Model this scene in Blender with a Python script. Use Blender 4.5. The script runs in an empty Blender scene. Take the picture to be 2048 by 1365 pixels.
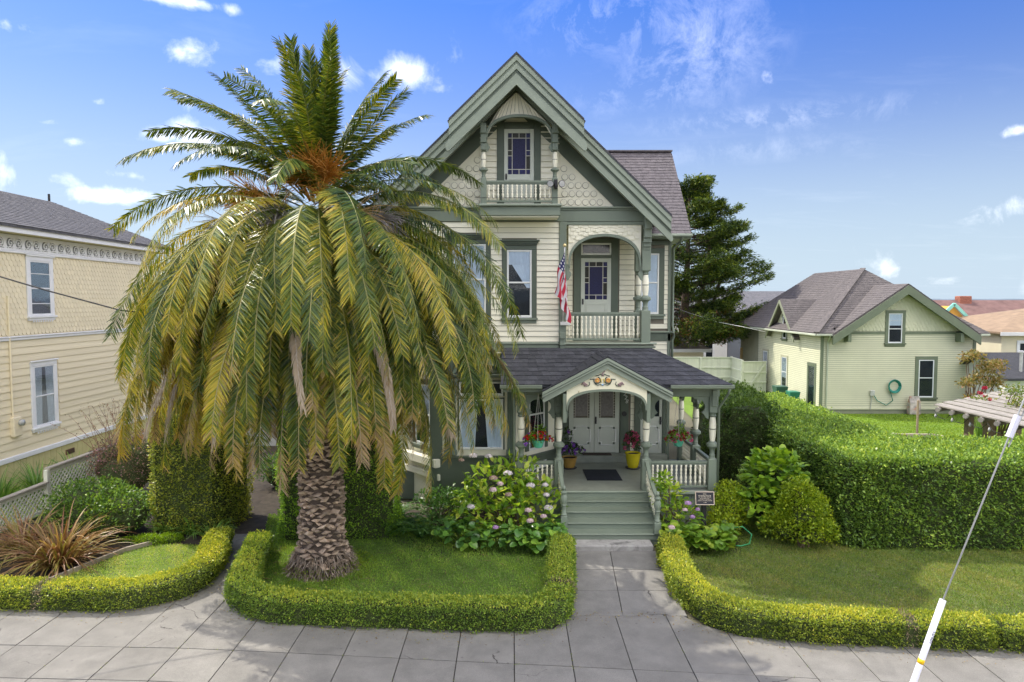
import bpy, math, random
import numpy as np
from mathutils import Vector, Matrix

# ------------------------------------------------------------------ camera, sky, sun, exposure
scene = bpy.context.scene
COL = scene.collection
R = math.radians
FPX = 1365.0                 # focal length in photo pixels
CAM_H = 6.24
PITCH = math.atan(80.5 / FPX)
cam_d = bpy.data.cameras.new('camera'); cam = bpy.data.objects.new('camera', cam_d); COL.objects.link(cam)
cam_d.sensor_width = 36.0; cam_d.lens = FPX / 2048 * 36.0
cam_d.clip_start = 0.1; cam_d.clip_end = 20000
cam.location = (0, 0, CAM_H); cam.rotation_euler = (math.pi / 2 - PITCH, 0, 0)
scene.camera = cam

SUN_EL, SUN_AZ = R(53), R(-56)          # azimuth measured from +Y (behind the house), negative = left
SUN_DIR = Vector((math.sin(SUN_AZ) * math.cos(SUN_EL), math.cos(SUN_AZ) * math.cos(SUN_EL), math.sin(SUN_EL)))
SUN_STRENGTH, SKY_STRENGTH, EXPOSURE = 2.3, 0.08, 1.12
sd = bpy.data.lights.new('sun', 'SUN'); sd.energy = SUN_STRENGTH; sd.angle = R(0.53); sd.color = (1.0, 0.93, 0.82)
so = bpy.data.objects.new('sun', sd); COL.objects.link(so)
so.rotation_euler = SUN_DIR.to_track_quat('Z', 'Y').to_euler(); so.location = (-20, 30, 40)

scene.view_settings.view_transform = 'Standard'; scene.view_settings.look = 'None'
scene.view_settings.gamma = 1.0; scene.view_settings.exposure = EXPOSURE
scene.view_settings.use_curve_mapping = False
scene.render.engine = 'CYCLES'
scene.cycles.use_denoising = True
scene.cycles.max_bounces = 8; scene.cycles.diffuse_bounces = 4; scene.cycles.glossy_bounces = 3
scene.cycles.transmission_bounces = 4; scene.cycles.transparent_max_bounces = 8
scene.cycles.use_adaptive_sampling = True; scene.cycles.adaptive_threshold = 0.02
scene.cycles.caustics_reflective = False; scene.cycles.caustics_refractive = False

def pix_dir(x, y):
    u = (x - 1024) / FPX; v = -(y - 682.5) / FPX
    d = Vector((u, math.cos(PITCH) + v * math.sin(PITCH), -math.sin(PITCH) + v * math.cos(PITCH)))
    return d.normalized()

def make_world():
    w = bpy.data.worlds.new('World'); scene.world = w; w.use_nodes = True
    nt = w.node_tree; nt.nodes.clear()
    N = lambda t, **k: _setn(nt.nodes.new(t), k)
    L = nt.links.new
    out = N('ShaderNodeOutputWorld'); bg = N('ShaderNodeBackground'); L(bg.outputs[0], out.inputs[0])
    bg.inputs['Strength'].default_value = SKY_STRENGTH
    sky = N('ShaderNodeTexSky', sky_type='NISHITA', sun_disc=False, sun_elevation=SUN_EL, sun_rotation=SUN_AZ,
            air_density=1.0, dust_density=0.25, ozone_density=3.0, altitude=30)
    hs = N('ShaderNodeHueSaturation'); hs.inputs['Hue'].default_value = .520
    L(sky.outputs[0], hs.inputs['Color'])
    tc = N('ShaderNodeTexCoord')
    def math_(op, a, b=None, clamp=False):
        m = N('ShaderNodeMath', operation=op, use_clamp=clamp)
        for i, q in enumerate((a, b)):
            if q is None: continue
            if isinstance(q, (int, float)): m.inputs[i].default_value = q
            else: L(q, m.inputs[i])
        return m.outputs[0]
    nrm = N('ShaderNodeVectorMath', operation='NORMALIZE'); L(tc.outputs['Generated'], nrm.inputs[0])
    n1 = N('ShaderNodeTexNoise'); n1.inputs['Scale'].default_value = 13; n1.inputs['Detail'].default_value = 9
    n1.inputs['Roughness'].default_value = 0.62; n1.inputs['Distortion'].default_value = 0.35
    L(nrm.outputs[0], n1.inputs['Vector'])
    sp0 = N('ShaderNodeSeparateXYZ'); L(nrm.outputs[0], sp0.inputs[0])        # air near the horizon is paler all round
    mr = N('ShaderNodeMapRange'); L(sp0.outputs['Z'], mr.inputs[0]); mr.inputs[1].default_value = .0; mr.inputs[2].default_value = .42; mr.inputs[3].default_value = .92; mr.inputs[4].default_value = 1.36; L(mr.outputs[0], hs.inputs['Saturation'])
    mv = N('ShaderNodeMapRange'); L(sp0.outputs['Z'], mv.inputs[0]); mv.inputs[1].default_value = .0; mv.inputs[2].default_value = .40; mv.inputs[3].default_value = .60; mv.inputs[4].default_value = 1.12; L(mv.outputs[0], hs.inputs['Value'])
    mh = N('ShaderNodeMapRange', interpolation_type='SMOOTHERSTEP'); L(sp0.outputs['Z'], mh.inputs[0]); mh.inputs[1].default_value = -.05; mh.inputs[2].default_value = .34; mh.inputs[3].default_value = .9; mh.inputs[4].default_value = 0.
    hz_ = N('ShaderNodeMix', data_type='RGBA'); L(mh.outputs[0], hz_.inputs['Factor']); L(hs.outputs[0], hz_.inputs['A']); hz_.inputs['B'].default_value = (3.6, 4.5, 5.5, 1)
    # heaps of cumulus: soft ellipses in direction space broken up by the noise
    total = None
    puffs = [(382, 108, 72, 42, 1.0), (815, 152, 88, 50, 1.0), (640, 150, 110, 60, .8), (398, 278, 66, 44, 1.0), (312, 272, 64, 26, .85),
             (205, 392, 90, 26, .75), (115, 358, 70, 32, .55), (10, 345, 60, 60, .65), (60, 60, 60, 20, .45), (385, 5, 110, 16, .8),
             (10, 50, 22, 26, .6), (200, 205, 30, 14, .55), (2040, 262, 26, 16, .8), (1540, 148, 24, 22, .5), (150, 285, 40, 16, .7), (95, 245, 34, 14, .6), (560, 130, 60, 40, .7), (500, 175, 40, 20, .6), (380, 205, 34, 20, .6), (260, 350, 60, 16, .5), (350, 395, 60, 16, .5), (60, 395, 50, 16, .5),
             (1900, 545, 330, 70, .34), (2040, 420, 130, 40, .4), (900, 120, 40, 60, .3), (-300, 200, 120, 60, .9), (2500, 300, 200, 60, .8)]
    for (x, y, rx, ry, a) in puffs:
        d = pix_dir(x, y)
        s = N('ShaderNodeVectorMath', operation='SUBTRACT'); L(nrm.outputs[0], s.inputs[0]); s.inputs[1].default_value = d
        m = N('ShaderNodeVectorMath', operation='MULTIPLY'); L(s.outputs[0], m.inputs[0])
        m.inputs[1].default_value = (FPX / rx, FPX / rx * .6, FPX / ry)
        ln = N('ShaderNodeVectorMath', operation='LENGTH'); L(m.outputs[0], ln.inputs[0])
        k = math_('MULTIPLY', math_('SUBTRACT', 1.15, ln.outputs['Value'], True), a)
        total = k if total is None else math_('MAXIMUM', total, k)
    puff = math_('MULTIPLY', math_('SUBTRACT', math_('ADD', math_('MULTIPLY', total, .75), math_('MULTIPLY', n1.outputs[0], 1.7)), 1.14), 2.2, True)
    puff = math_('MULTIPLY', puff, math_('MULTIPLY', total, 4.0, True))
    # wisps of cirrus on a plane high above
    sep = N('ShaderNodeSeparateXYZ'); L(nrm.outputs[0], sep.inputs[0])
    zz = math_('ADD', math_('MAXIMUM', sep.outputs['Z'], 0.0), 0.10)
    cmb = N('ShaderNodeCombineXYZ'); L(math_('DIVIDE', sep.outputs['X'], zz), cmb.inputs[0]); L(math_('DIVIDE', sep.outputs['Y'], zz), cmb.inputs[1])
    mp = N('ShaderNodeMapping'); L(cmb.outputs[0], mp.inputs[0]); mp.inputs['Rotation'].default_value = (0, 0, R(62)); mp.inputs['Scale'].default_value = (1.0, 2.3, 1)
    mp.inputs['Location'].default_value = (3.1, 1.7, 0)
    n2 = N('ShaderNodeTexNoise'); n2.inputs['Scale'].default_value = 1.15; n2.inputs['Detail'].default_value = 10; n2.inputs['Roughness'].default_value = .66
    n2.inputs['Distortion'].default_value = .5; L(mp.outputs[0], n2.inputs['Vector'])
    wisp = math_('MULTIPLY', math_('SUBTRACT', n2.outputs[0], .54), 2.2, True)
    # the large wisp at upper right
    wt = None
    for (x, y, rx, ry, a) in [(1390, 90, 150, 110, 1.0), (1230, 40, 190, 60, .9), (1560, 235, 260, 26, .8), (1330, 170, 110, 50, .8), (1210, 190, 70, 40, .6), (1500, 300, 240, 24, .45)]:
        d = pix_dir(x, y)
        s = N('ShaderNodeVectorMath', operation='SUBTRACT'); L(nrm.outputs[0], s.inputs[0]); s.inputs[1].default_value = d
        m = N('ShaderNodeVectorMath', operation='MULTIPLY'); L(s.outputs[0], m.inputs[0]); m.inputs[1].default_value = (FPX / rx, FPX / rx * .6, FPX / ry)
        ln = N('ShaderNodeVectorMath', operation='LENGTH'); L(m.outputs[0], ln.inputs[0])
        k = math_('MULTIPLY', math_('SUBTRACT', 1.2, ln.outputs['Value'], True), a)
        wt = k if wt is None else math_('MAXIMUM', wt, k)
    n3 = N('ShaderNodeTexNoise'); n3.inputs['Scale'].default_value = 16; n3.inputs['Detail'].default_value = 10; n3.inputs['Roughness'].default_value = .72
    n3.inputs['Distortion'].default_value = .35
    L(nrm.outputs[0], n3.inputs['Vector'])
    wl = math_('MULTIPLY', math_('MULTIPLY', math_('SUBTRACT', n3.outputs[0], .46), 3.6, True), math_('MULTIPLY', wt, 1.1, True))
    # bright dense clouds added outside the view to fill the shaded fronts
    n4 = N('ShaderNodeTexNoise'); n4.inputs['Scale'].default_value = .8; n4.inputs['Detail'].default_value = 9; n4.inputs['Roughness'].default_value = .6
    L(cmb.outputs[0], n4.inputs['Vector'])
    fill_clouds = math_('MULTIPLY', math_('SUBTRACT', n4.outputs[0], .47), 6.0, True)
    fwd = N('ShaderNodeVectorMath', operation='DOT_PRODUCT'); L(nrm.outputs[0], fwd.inputs[0]); fwd.inputs[1].default_value = pix_dir(1024, 430)
    fill_clouds = math_('MULTIPLY', fill_clouds, math_('MULTIPLY', math_('SUBTRACT', .80, fwd.outputs['Value']), 8.0, True))  # keeps the added fill clouds out of the camera's view
    cl = math_('MAXIMUM', math_('MAXIMUM', math_('MULTIPLY', math_('POWER', puff, 1.5), .24), math_('MULTIPLY', wl, .085)), math_('MULTIPLY', wisp, .022))
    cl = math_('MAXIMUM', cl, math_('MULTIPLY', fill_clouds, .95))
    mix = N('ShaderNodeMix', data_type='RGBA'); L(cl, mix.inputs['Factor']); L(hz_.outputs['Result'], mix.inputs['A'])
    mix.inputs['B'].default_value = (36, 34.3, 31.8, 1)
    L(mix.outputs['Result'], bg.inputs['Color'])

def _setn(n, k):
    for a, b in k.items(): setattr(n, a, b)
    return n
make_world()

# ------------------------------------------------------------------ materials
MATS = {}
def _base(name):
    m = bpy.data.materials.new(name); m.use_nodes = True
    nt = m.node_tree; b = nt.nodes['Principled BSDF']
    return m, nt, b
def _mixc(nt, fac, a, b):
    n = nt.nodes.new('ShaderNodeMix'); n.data_type = 'RGBA'
    if isinstance(fac, float): n.inputs['Factor'].default_value = fac
    else: nt.links.new(fac, n.inputs['Factor'])
    for s, q in (('A', a), ('B', b)):
        if isinstance(q, tuple): n.inputs[s].default_value = (*q[:3], 1)
        else: nt.links.new(q, n.inputs[s])
    return n.outputs['Result']
def _ramp(nt, fac, lo, hi):
    n = nt.nodes.new('ShaderNodeMapRange'); nt.links.new(fac, n.inputs[0])
    n.inputs[1].default_value = lo; n.inputs[2].default_value = hi; n.clamp = True
    return n.outputs[0]
def _noise(nt, vec, scale, detail=4, rough=.55, dist=0):
    n = nt.nodes.new('ShaderNodeTexNoise'); nt.links.new(vec, n.inputs['Vector'])
    n.inputs['Scale'].default_value = scale; n.inputs['Detail'].default_value = detail; n.inputs['Roughness'].default_value = rough
    n.inputs['Distortion'].default_value = dist
    return n.outputs[0]
def mat(name, col, rough=.55, var=.12, scale=2.5, bump=.15, bscale=60, rand=.06, metal=0., stain=None, stain_amt=.5, stain_scale=1.2, aniso=(1, 1, 1), spec=.4, bdist=.004, speck=0., speck_scale=90):
    """painted or natural surface: tone noise, per-piece random, fine relief, optional stains with a shape of their own"""
    if name in MATS: return MATS[name]
    m, nt, b = _base(name); L = nt.links.new
    tc = nt.nodes.new('ShaderNodeTexCoord'); oi = nt.nodes.new('ShaderNodeObjectInfo')
    off = nt.nodes.new('ShaderNodeVectorMath'); off.operation = 'MULTIPLY_ADD'
    L(oi.outputs['Random'], off.inputs[0]); off.inputs[1].default_value = (37.0, 21.0, 53.0); L(tc.outputs['Object'], off.inputs[2])
    mp = nt.nodes.new('ShaderNodeMapping'); mp.inputs['Scale'].default_value = aniso; L(off.outputs[0], mp.inputs[0])
    v = mp.outputs[0]
    c = tuple(col)
    n = _noise(nt, v, scale, 6, .6)
    colr = _mixc(nt, _ramp(nt, n, .3, .7), tuple(x * (1 - var) for x in c), tuple(min(1, x * (1 + var)) for x in c))
    if stain:
        s = _noise(nt, v, stain_scale, 8, .68, .6)
        f = nt.nodes.new('ShaderNodeMath'); f.operation = 'MULTIPLY'; L(_ramp(nt, s, .5, .68), f.inputs[0]); f.inputs[1].default_value = stain_amt
        colr = _mixc(nt, f.outputs[0], colr, tuple(stain))
    if speck:
        sp_ = _noise(nt, v, speck_scale, 3, .7); g_ = nt.nodes.new('ShaderNodeMapRange'); L(sp_, g_.inputs[0]); g_.inputs[1].default_value = .3; g_.inputs[2].default_value = .7; g_.inputs[3].default_value = 1 - speck; g_.inputs[4].default_value = 1 + speck
        h_ = nt.nodes.new('ShaderNodeHueSaturation'); L(colr, h_.inputs['Color']); L(g_.outputs[0], h_.inputs['Value']); colr = h_.outputs[0]
    if rand:
        r = nt.nodes.new('ShaderNodeMapRange'); L(oi.outputs['Random'], r.inputs[0]); r.inputs[3].default_value = 1 - rand; r.inputs[4].default_value = 1 + rand
        h = nt.nodes.new('ShaderNodeHueSaturation'); L(colr, h.inputs['Color']); L(r.outputs[0], h.inputs['Value']); colr = h.outputs[0]
    L(colr, b.inputs['Base Color'])
    b.inputs['Roughness'].default_value = rough; b.inputs['Metallic'].default_value = metal
    b.inputs['Specular IOR Level'].default_value = spec
    if bump:
        bn = _noise(nt, v, bscale, 5, .6)
        bp = nt.nodes.new('ShaderNodeBump'); bp.inputs['Strength'].default_value = bump; bp.inputs['Distance'].default_value = bdist
        L(bn, bp.inputs['Height']); L(bp.outputs[0], b.inputs['Normal'])
    MATS[name] = m
    return m
def leafmat(name, cols, trans=.35, rough=.42, tcol=None, attr='var', spec=.35):
    """foliage: colour ramp over a per-leaf attribute, with light passing through the blade"""
    if name in MATS: return MATS[name]
    m, nt, b = _base(name); L = nt.links.new
    at = nt.nodes.new('ShaderNodeAttribute'); at.attribute_name = attr
    cr = nt.nodes.new('ShaderNodeValToRGB'); e = cr.color_ramp.elements
    for i, c in enumerate(cols):
        p = i / max(1, len(cols) - 1)
        if i < 2: q = e[i]; q.position = p
        else: q = e.new(p)
        q.color = (*c, 1)
    e[0].position = 0.0
    L(at.outputs['Fac'], cr.inputs[0])
    L(cr.outputs[0], b.inputs['Base Color']); b.inputs['Roughness'].default_value = rough; b.inputs['Specular IOR Level'].default_value = spec
    tr = nt.nodes.new('ShaderNodeBsdfTranslucent')
    mx = nt.nodes.new('ShaderNodeMix'); mx.data_type = 'RGBA'; mx.blend_type = 'MULTIPLY'; mx.inputs['Factor'].default_value = 1.0
    L(cr.outputs[0], mx.inputs['A']); t = tcol or (1.9, 1.7, .75); mx.inputs['B'].default_value = (*t, 1)
    L(mx.outputs['Result'], tr.inputs['Color'])
    ms = nt.nodes.new('ShaderNodeMixShader'); ms.inputs[0].default_value = trans
    L(b.outputs[0], ms.inputs[1]); L(tr.outputs[0], ms.inputs[2])
    L(ms.outputs[0], nt.nodes['Material Output'].inputs['Surface'])
    MATS[name] = m
    return m
def glassmat(name='glass', tint=(.9, .95, 1.0), refl=.0):
    if name in MATS: return MATS[name]
    m, nt, b = _base(name); L = nt.links.new
    tr = nt.nodes.new('ShaderNodeBsdfTransparent'); tr.inputs['Color'].default_value = (*tint, 1)
    gl = nt.nodes.new('ShaderNodeBsdfGlossy'); gl.inputs['Roughness'].default_value = .03
    tc = nt.nodes.new('ShaderNodeTexCoord'); bp = nt.nodes.new('ShaderNodeBump'); bp.inputs['Strength'].default_value = .06; bp.inputs['Distance'].default_value = .02
    L(_noise(nt, tc.outputs['Object'], 2.5, 2), bp.inputs['Height']); L(bp.outputs[0], gl.inputs['Normal'])
    fr = nt.nodes.new('ShaderNodeFresnel'); fr.inputs['IOR'].default_value = 1.32
    ad = nt.nodes.new('ShaderNodeMath'); ad.operation = 'MULTIPLY_ADD'; ad.use_clamp = True; L(fr.outputs[0], ad.inputs[0]); ad.inputs[1].default_value = .6; ad.inputs[2].default_value = refl
    ms = nt.nodes.new('ShaderNodeMixShader'); L(ad.outputs[0], ms.inputs[0]); L(tr.outputs[0], ms.inputs[1]); L(gl.outputs[0], ms.inputs[2])
    L(ms.outputs[0], nt.nodes['Material Output'].inputs['Surface'])
    MATS[name] = m
    return m

SAGE = mat('sage_paint', (.188, .226, .174), .5, .08, 2.0, .12, 80, .05, stain=(.17, .2, .16), stain_amt=.25, stain_scale=2.5)
SAGEL = mat('light_sage_paint', (.26, .302, .238), .5, .08, 2.0, .12, 80, .05, stain=(.22, .26, .2), stain_amt=.25, stain_scale=2.2)
DARK = mat('dark_green_paint', (.095, .12, .088), .5, .1, 2.0, .12, 80, .05)
CREAM = mat('cream_paint', (.84, .81, .65), .55, .05, 1.6, .12, 70, .05, stain=(.6, .53, .38), stain_amt=.22, stain_scale=1.6)
WHITE = mat('white_paint', (.78, .79, .76), .5, .05, 2, .1, 80, .03, stain=(.55, .54, .5), stain_amt=.2)
DOORP = mat('pale_door_paint', (.54, .57, .49), .45, .05, 2, .08, 80, .02)
SHEATH_GAP = mat('sheathing_and_shadow_gap', (.20, .18, .14), .8, .1, 2, 0)
SHADOWGAP = mat('recess_dark', (.05, .055, .05), .8, .1, 2, 0)
DECK = mat('deck_paint', (.27, .29, .235), .5, .12, 3, .15, 50, .04, stain=(.16, .18, .16), stain_amt=.4)
ASPH = mat('asphalt_shingle', (.06, .062, .070), .85, .25, 9, .9, 220, .22, spec=.25, stain=(.12, .12, .13), stain_amt=.3, stain_scale=5)
ASPH2 = mat('weathered_shingle', (.135, .122, .128), .85, .25, 7, .9, 200, .18, spec=.25, stain=(.22, .19, .2), stain_amt=.4, stain_scale=3)
GLASS = glassmat()
INTERIOR = mat('dark_interior', (.03, .03, .03), .9, .3, 1.5, 0)
CURTAIN = mat('curtain', (.85, .86, .86), .8, .08, 3, .1, 30)
LEAD = mat('came', (.62, .6, .5), .4, .05, 5, 0)
BRASS = mat('brass', (.5, .36, .12), .3, .1, 5, 0, metal=1.0)
BLACK = mat('black_iron', (.02, .02, .022), .45, .2, 5, .1)

# ------------------------------------------------------------------ geometry helpers
def W(x, y, D):
    """world point that lies D metres out (along +Y) on the sight line of photo pixel x, y"""
    d = pix_dir(x, y); return Vector((d.x / d.y * D, D, CAM_H + d.z / d.y * D))
def Gd(x, y, z=0.0):
    d = pix_dir(x, y); k = (z - CAM_H) / d.z
    return Vector((d.x * k, d.y * k, z))

class MB:
    def __init__(s): s.v = []; s.f = []
    def add(s, vs, fs):
        o = len(s.v); s.v += [tuple(q) for q in vs]; s.f += [tuple(i + o for i in q) for q in fs]; return s
    def box(s, x0, x1, y0, y1, z0, z1):
        return s.add([(x0, y0, z0), (x1, y0, z0), (x1, y1, z0), (x0, y1, z0), (x0, y0, z1), (x1, y0, z1), (x1, y1, z1), (x0, y1, z1)],
                     [(0, 3, 2, 1), (4, 5, 6, 7), (0, 1, 5, 4), (1, 2, 6, 5), (2, 3, 7, 6), (3, 0, 4, 7)])
    def cbox(s, x0, x1, y0, y1, z0, z1, c=.008):
        """box with every edge chamfered"""
        c = min(c, (x1 - x0) * .3, (y1 - y0) * .3, (z1 - z0) * .3)
        lv = []
        for z, k in ((z0, c), (z0 + c, 0), (z1 - c, 0), (z1, c)):
            X0, X1, Y0, Y1 = x0 + k, x1 - k, y0 + k, y1 - k
            lv.append([(X0 + c, Y0, z), (X1 - c, Y0, z), (X1, Y0 + c, z), (X1, Y1 - c, z), (X1 - c, Y1, z), (X0 + c, Y1, z), (X0, Y1 - c, z), (X0, Y0 + c, z)])
        vs = [q for r in lv for q in r]; fs = [tuple(range(7, -1, -1)), tuple(range(24, 32))]
        for r in range(3):
            for i in range(8):
                j = (i + 1) % 8; fs.append((r * 8 + i, r * 8 + j, r * 8 + 8 + j, r * 8 + 8 + i))
        return s.add(vs, fs)
    def prism(s, poly, y0, y1):
        """(x, z) outline, counter-clockwise seen from -Y, extruded from y0 (front) to y1"""
        n = len(poly)
        vs = [(x, y0, z) for x, z in poly] + [(x, y1, z) for x, z in poly]
        fs = [tuple(range(n)), tuple(range(2 * n - 1, n - 1, -1))] + [(i, i + n, (i + 1) % n + n, (i + 1) % n) for i in range(n)]
        return s.add(vs, fs)
    def hprism(s, poly, z0, z1):
        """(x, y) outline, counter-clockwise from above, extruded z0 to z1"""
        n = len(poly)
        vs = [(x, y, z0) for x, y in poly] + [(x, y, z1) for x, y in poly]
        fs = [tuple(range(n - 1, -1, -1)), tuple(range(n, 2 * n))] + [(i, (i + 1) % n, (i + 1) % n + n, i + n) for i in range(n)]
        return s.add(vs, fs)
    def xprism(s, poly, x0, x1):
        """(y, z) outline extruded along x"""
        n = len(poly)
        vs = [(x0, y, z) for y, z in poly] + [(x1, y, z) for y, z in poly]
        fs = [tuple(range(n - 1, -1, -1)), tuple(range(n, 2 * n))] + [(i, (i + 1) % n, (i + 1) % n + n, i + n) for i in range(n)]
        return s.add(vs, fs)
    def strip(s, top, bot, y0, y1):
        """ribbon between two polylines of (x, z), given thickness y0..y1"""
        n = len(top); vs = []
        for y in (y0, y1):
            vs += [(x, y, z) for x, z in top] + [(x, y, z) for x, z in bot]
        fs = []
        for i in range(n - 1):
            a, b, c, d = i, i + 1, n + i + 1, n + i; o = 2 * n
            fs += [(d, c, b, a), (a + o, b + o, c + o, d + o), (a, b, b + o, a + o), (c, d, d + o, c + o)]
        fs += [(0, n, 3 * n, 2 * n)[::-1], (n - 1, 2 * n - 1, 4 * n - 1, 3 * n - 1)]
        return s.add(vs, fs)
    def lathe(s, prof, cx, cy, n=12, square=False):
        """prof: list of (radius, z)"""
        vs = []; fs = []
        for r, z in prof:
            for i in range(n):
                a = 2 * math.pi * i / n; vs.append((cx + r * math.cos(a), cy + r * math.sin(a), z))
        for k in range(len(prof) - 1):
            for i in range(n):
                j = (i + 1) % n; fs.append((k * n + i, k * n + j, k * n + n + j, k * n + n + i))
        fs += [tuple(range(n - 1, -1, -1)), tuple(range((len(prof) - 1) * n, len(prof) * n))]
        return s.add(vs, fs)
    def tube(s, pts, r, n=6, r1=None):
        pts = [Vector(p) for p in pts]; m = len(pts); vs = []; fs = []
        up = Vector((0.13, .22, 1))
        for k, p in enumerate(pts):
            t = (pts[min(k + 1, m - 1)] - pts[max(k - 1, 0)]).normalized()
            a = t.cross(up)
            if a.length < 1e-3: a = t.cross(Vector((1, 0, 0)))
            a.normalize(); b = t.cross(a)
            rr = r if r1 is None else r + (r1 - r) * k / (m - 1)
            for i in range(n):
                th = 2 * math.pi * i / n; q = p + (a * math.cos(th) + b * math.sin(th)) * rr; vs.append(q)
        for k in range(m - 1):
            for i in range(n):
                j = (i + 1) % n; fs.append((k * n + i, k * n + n + i, k * n + n + j, k * n + j))
        fs += [tuple(range(n)), tuple(range(m * n - 1, (m - 1) * n - 1, -1))]
        return s.add(vs, fs)
    def beam(s, p, q, w, h, up=(0, 0, 1)):
        """rectangular bar from p to q, w across, h along up"""
        p, q = Vector(p), Vector(q); t = (q - p).normalized(); a = t.cross(Vector(up)).normalized() * (w / 2); b = a.cross(t).normalized() * (h / 2)
        vs = [p - a - b, p + a - b, p + a + b, p - a + b, q - a - b, q + a - b, q + a + b, q - a + b]
        return s.add(vs, [(0, 1, 2, 3), (7, 6, 5, 4), (0, 4, 5, 1), (1, 5, 6, 2), (2, 6, 7, 3), (3, 7, 4, 0)])
    def mesh(s, name, mat_, smooth=False, off=(0, 0, 0)):
        me = bpy.data.meshes.new(name)
        o = Vector(off)
        me.from_pydata([(x - o.x, y - o.y, z - o.z) for x, y, z in s.v], [], s.f); me.materials.append(mat_)
        if smooth: me.shade_smooth(); 
        me.update(); return me
    def build(s, name, mat_, parent=None, smooth=False, auto=None):
        xs = np.array(s.v); lo, hi = xs.min(0), xs.max(0)
        o = Vector(((lo[0] + hi[0]) / 2, (lo[1] + hi[1]) / 2, lo[2]))
        me = s.mesh(name, mat_, smooth, o)
        if auto: 
            me.shade_smooth(); me.set_sharp_from_angle(angle=R(auto))
        return link(name, me, parent, o)

WL = {}      # world location of every built object (translations only)
def link(name, data, parent=None, loc=(0, 0, 0), rot=None, scale=None):
    o = bpy.data.objects.new(name, data); COL.objects.link(o)
    o.location = loc
    if rot is not None: o.rotation_euler = rot
    if scale is not None: o.scale = scale
    WL[o.name] = Vector(loc)
    if parent is not None:
        o.parent = parent; o.matrix_parent_inverse = Matrix.Translation(-WL[parent.name])
    return o
def thing(name, loc, label, cat, group=None):
    o = link(name, None, None, loc); o.empty_display_size = .3
    return tag(o, label, cat, group)
def tag(o, label=None, cat=None, group=None, kind=None):
    if label: o['label'] = label
    if cat: o['category'] = cat
    if group: o['group'] = group
    if kind: o['kind'] = kind
    return o
def box(name, m, parent, x0, x1, y0, y1, z0, z1, c=0.006):
    return MB().cbox(x0, x1, y0, y1, z0, z1, c).build(name, m, parent) if c else MB().box(x0, x1, y0, y1, z0, z1).build(name, m, parent)
UNIT = {}
def unit_box(m):
    """one shared chamfer-free board mesh per material, scaled per piece"""
    if m.name not in UNIT: UNIT[m.name] = MB().box(-.5, .5, -.5, .5, -.5, .5).mesh('board', m)
    return UNIT[m.name]
def piece(name, me, parent, loc, rot=None, scale=None): return link(name, me, parent, loc, rot, scale)
def board(name, m, parent, x0, x1, y0, y1, z0, z1, rot=None):
    return link(name, unit_box(m), parent, ((x0 + x1) / 2, (y0 + y1) / 2, (z0 + z1) / 2), rot, (x1 - x0, y1 - y0, z1 - z0))
def npmesh(name, V, F, mat_, attrs=None, smooth=False):
    """V (n,3), F (m,k) numpy -> mesh; attrs: {name: (n,) float} on points"""
    me = bpy.data.meshes.new(name); n = len(V); m, k = F.shape
    me.vertices.add(n); me.vertices.foreach_set('co', np.ascontiguousarray(V, dtype=np.float32).ravel())
    me.loops.add(m * k); me.loops.foreach_set('vertex_index', np.ascontiguousarray(F, dtype=np.int32).ravel())
    me.polygons.add(m); me.polygons.foreach_set('loop_start', np.arange(0, m * k, k, dtype=np.int32))
    me.polygons.foreach_set('loop_total', np.full(m, k, dtype=np.int32))
    me.update(calc_edges=True); me.materials.append(mat_)
    for a, d in (attrs or {}).items():
        at = me.attributes.new(a, 'FLOAT', 'POINT'); at.data.foreach_set('value', np.ascontiguousarray(d, dtype=np.float32))
    if smooth: me.shade_smooth()
    return me
def unitv(a): return a / np.maximum(np.linalg.norm(a, axis=1, keepdims=True), 1e-6)
def leaves(name, P, D, L, Wd, mat_, parent, rng, var=None, fold=.18, origin=None, kind=None, roll=None):
    """one folded 4-point blade per row: P base, D direction, L length, Wd width (arrays or numbers)"""
    n = len(P); L = np.broadcast_to(L, (n,)).reshape(-1, 1); Wd = np.broadcast_to(Wd, (n,)).reshape(-1, 1)
    D = unitv(D); up = rng.normal(0, .5, (n, 3)) + np.array([0, 0, 1.0]) if roll is None else roll
    S = unitv(np.cross(D, up)); Nn = np.cross(S, D)
    mid = P + D * L * .48
    V = np.stack([P, mid + S * Wd * .5 + Nn * Wd * fold, P + D * L - Nn * L * .06, mid - S * Wd * .5 + Nn * Wd * fold], 1).reshape(-1, 3)
    F = np.arange(n * 4).reshape(n, 4)
    if var is None: var = rng.random(n)
    o = np.array(origin if origin is not None else (0, 0, 0), float)
    me = npmesh(name, V - o, F, mat_, {'var': np.repeat(np.clip(var, 0, 1), 4)})
    ob = link(name, me, parent, tuple(o))
    if kind: ob['kind'] = kind
    return ob
# ------------------------------------------------------------------ frames: build against a wall at y = 0 that faces -Y, then turn it into place
class Frame:
    cur = None
    def __init__(s, ang=0., ox=0., oy=0.): s.ang, s.ox, s.oy = ang, ox, oy
    def __enter__(s): Frame.cur = s; return s
    def __exit__(s, *a): Frame.cur = None
    def pt(s, p):
        c, q = math.cos(s.ang), math.sin(s.ang)
        return (s.ox + p[0] * c - p[1] * q, s.oy + p[0] * q + p[1] * c, p[2])
def _fp(p): return Frame.cur.pt(p) if Frame.cur else tuple(p)
_build0 = MB.build
def _build(s, name, mat_, parent=None, smooth=False, auto=None):
    if Frame.cur: s.v = [Frame.cur.pt(p) for p in s.v]
    return _build0(s, name, mat_, parent, smooth, auto)
MB.build = _build
def fpiece(name, me, parent, loc, rot=(0, 0, 0), scale=None):
    r = tuple(rot)
    if Frame.cur: r = (r[0], r[1], r[2] + Frame.cur.ang)
    return link(name, me, parent, _fp(loc), r, scale)

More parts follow.
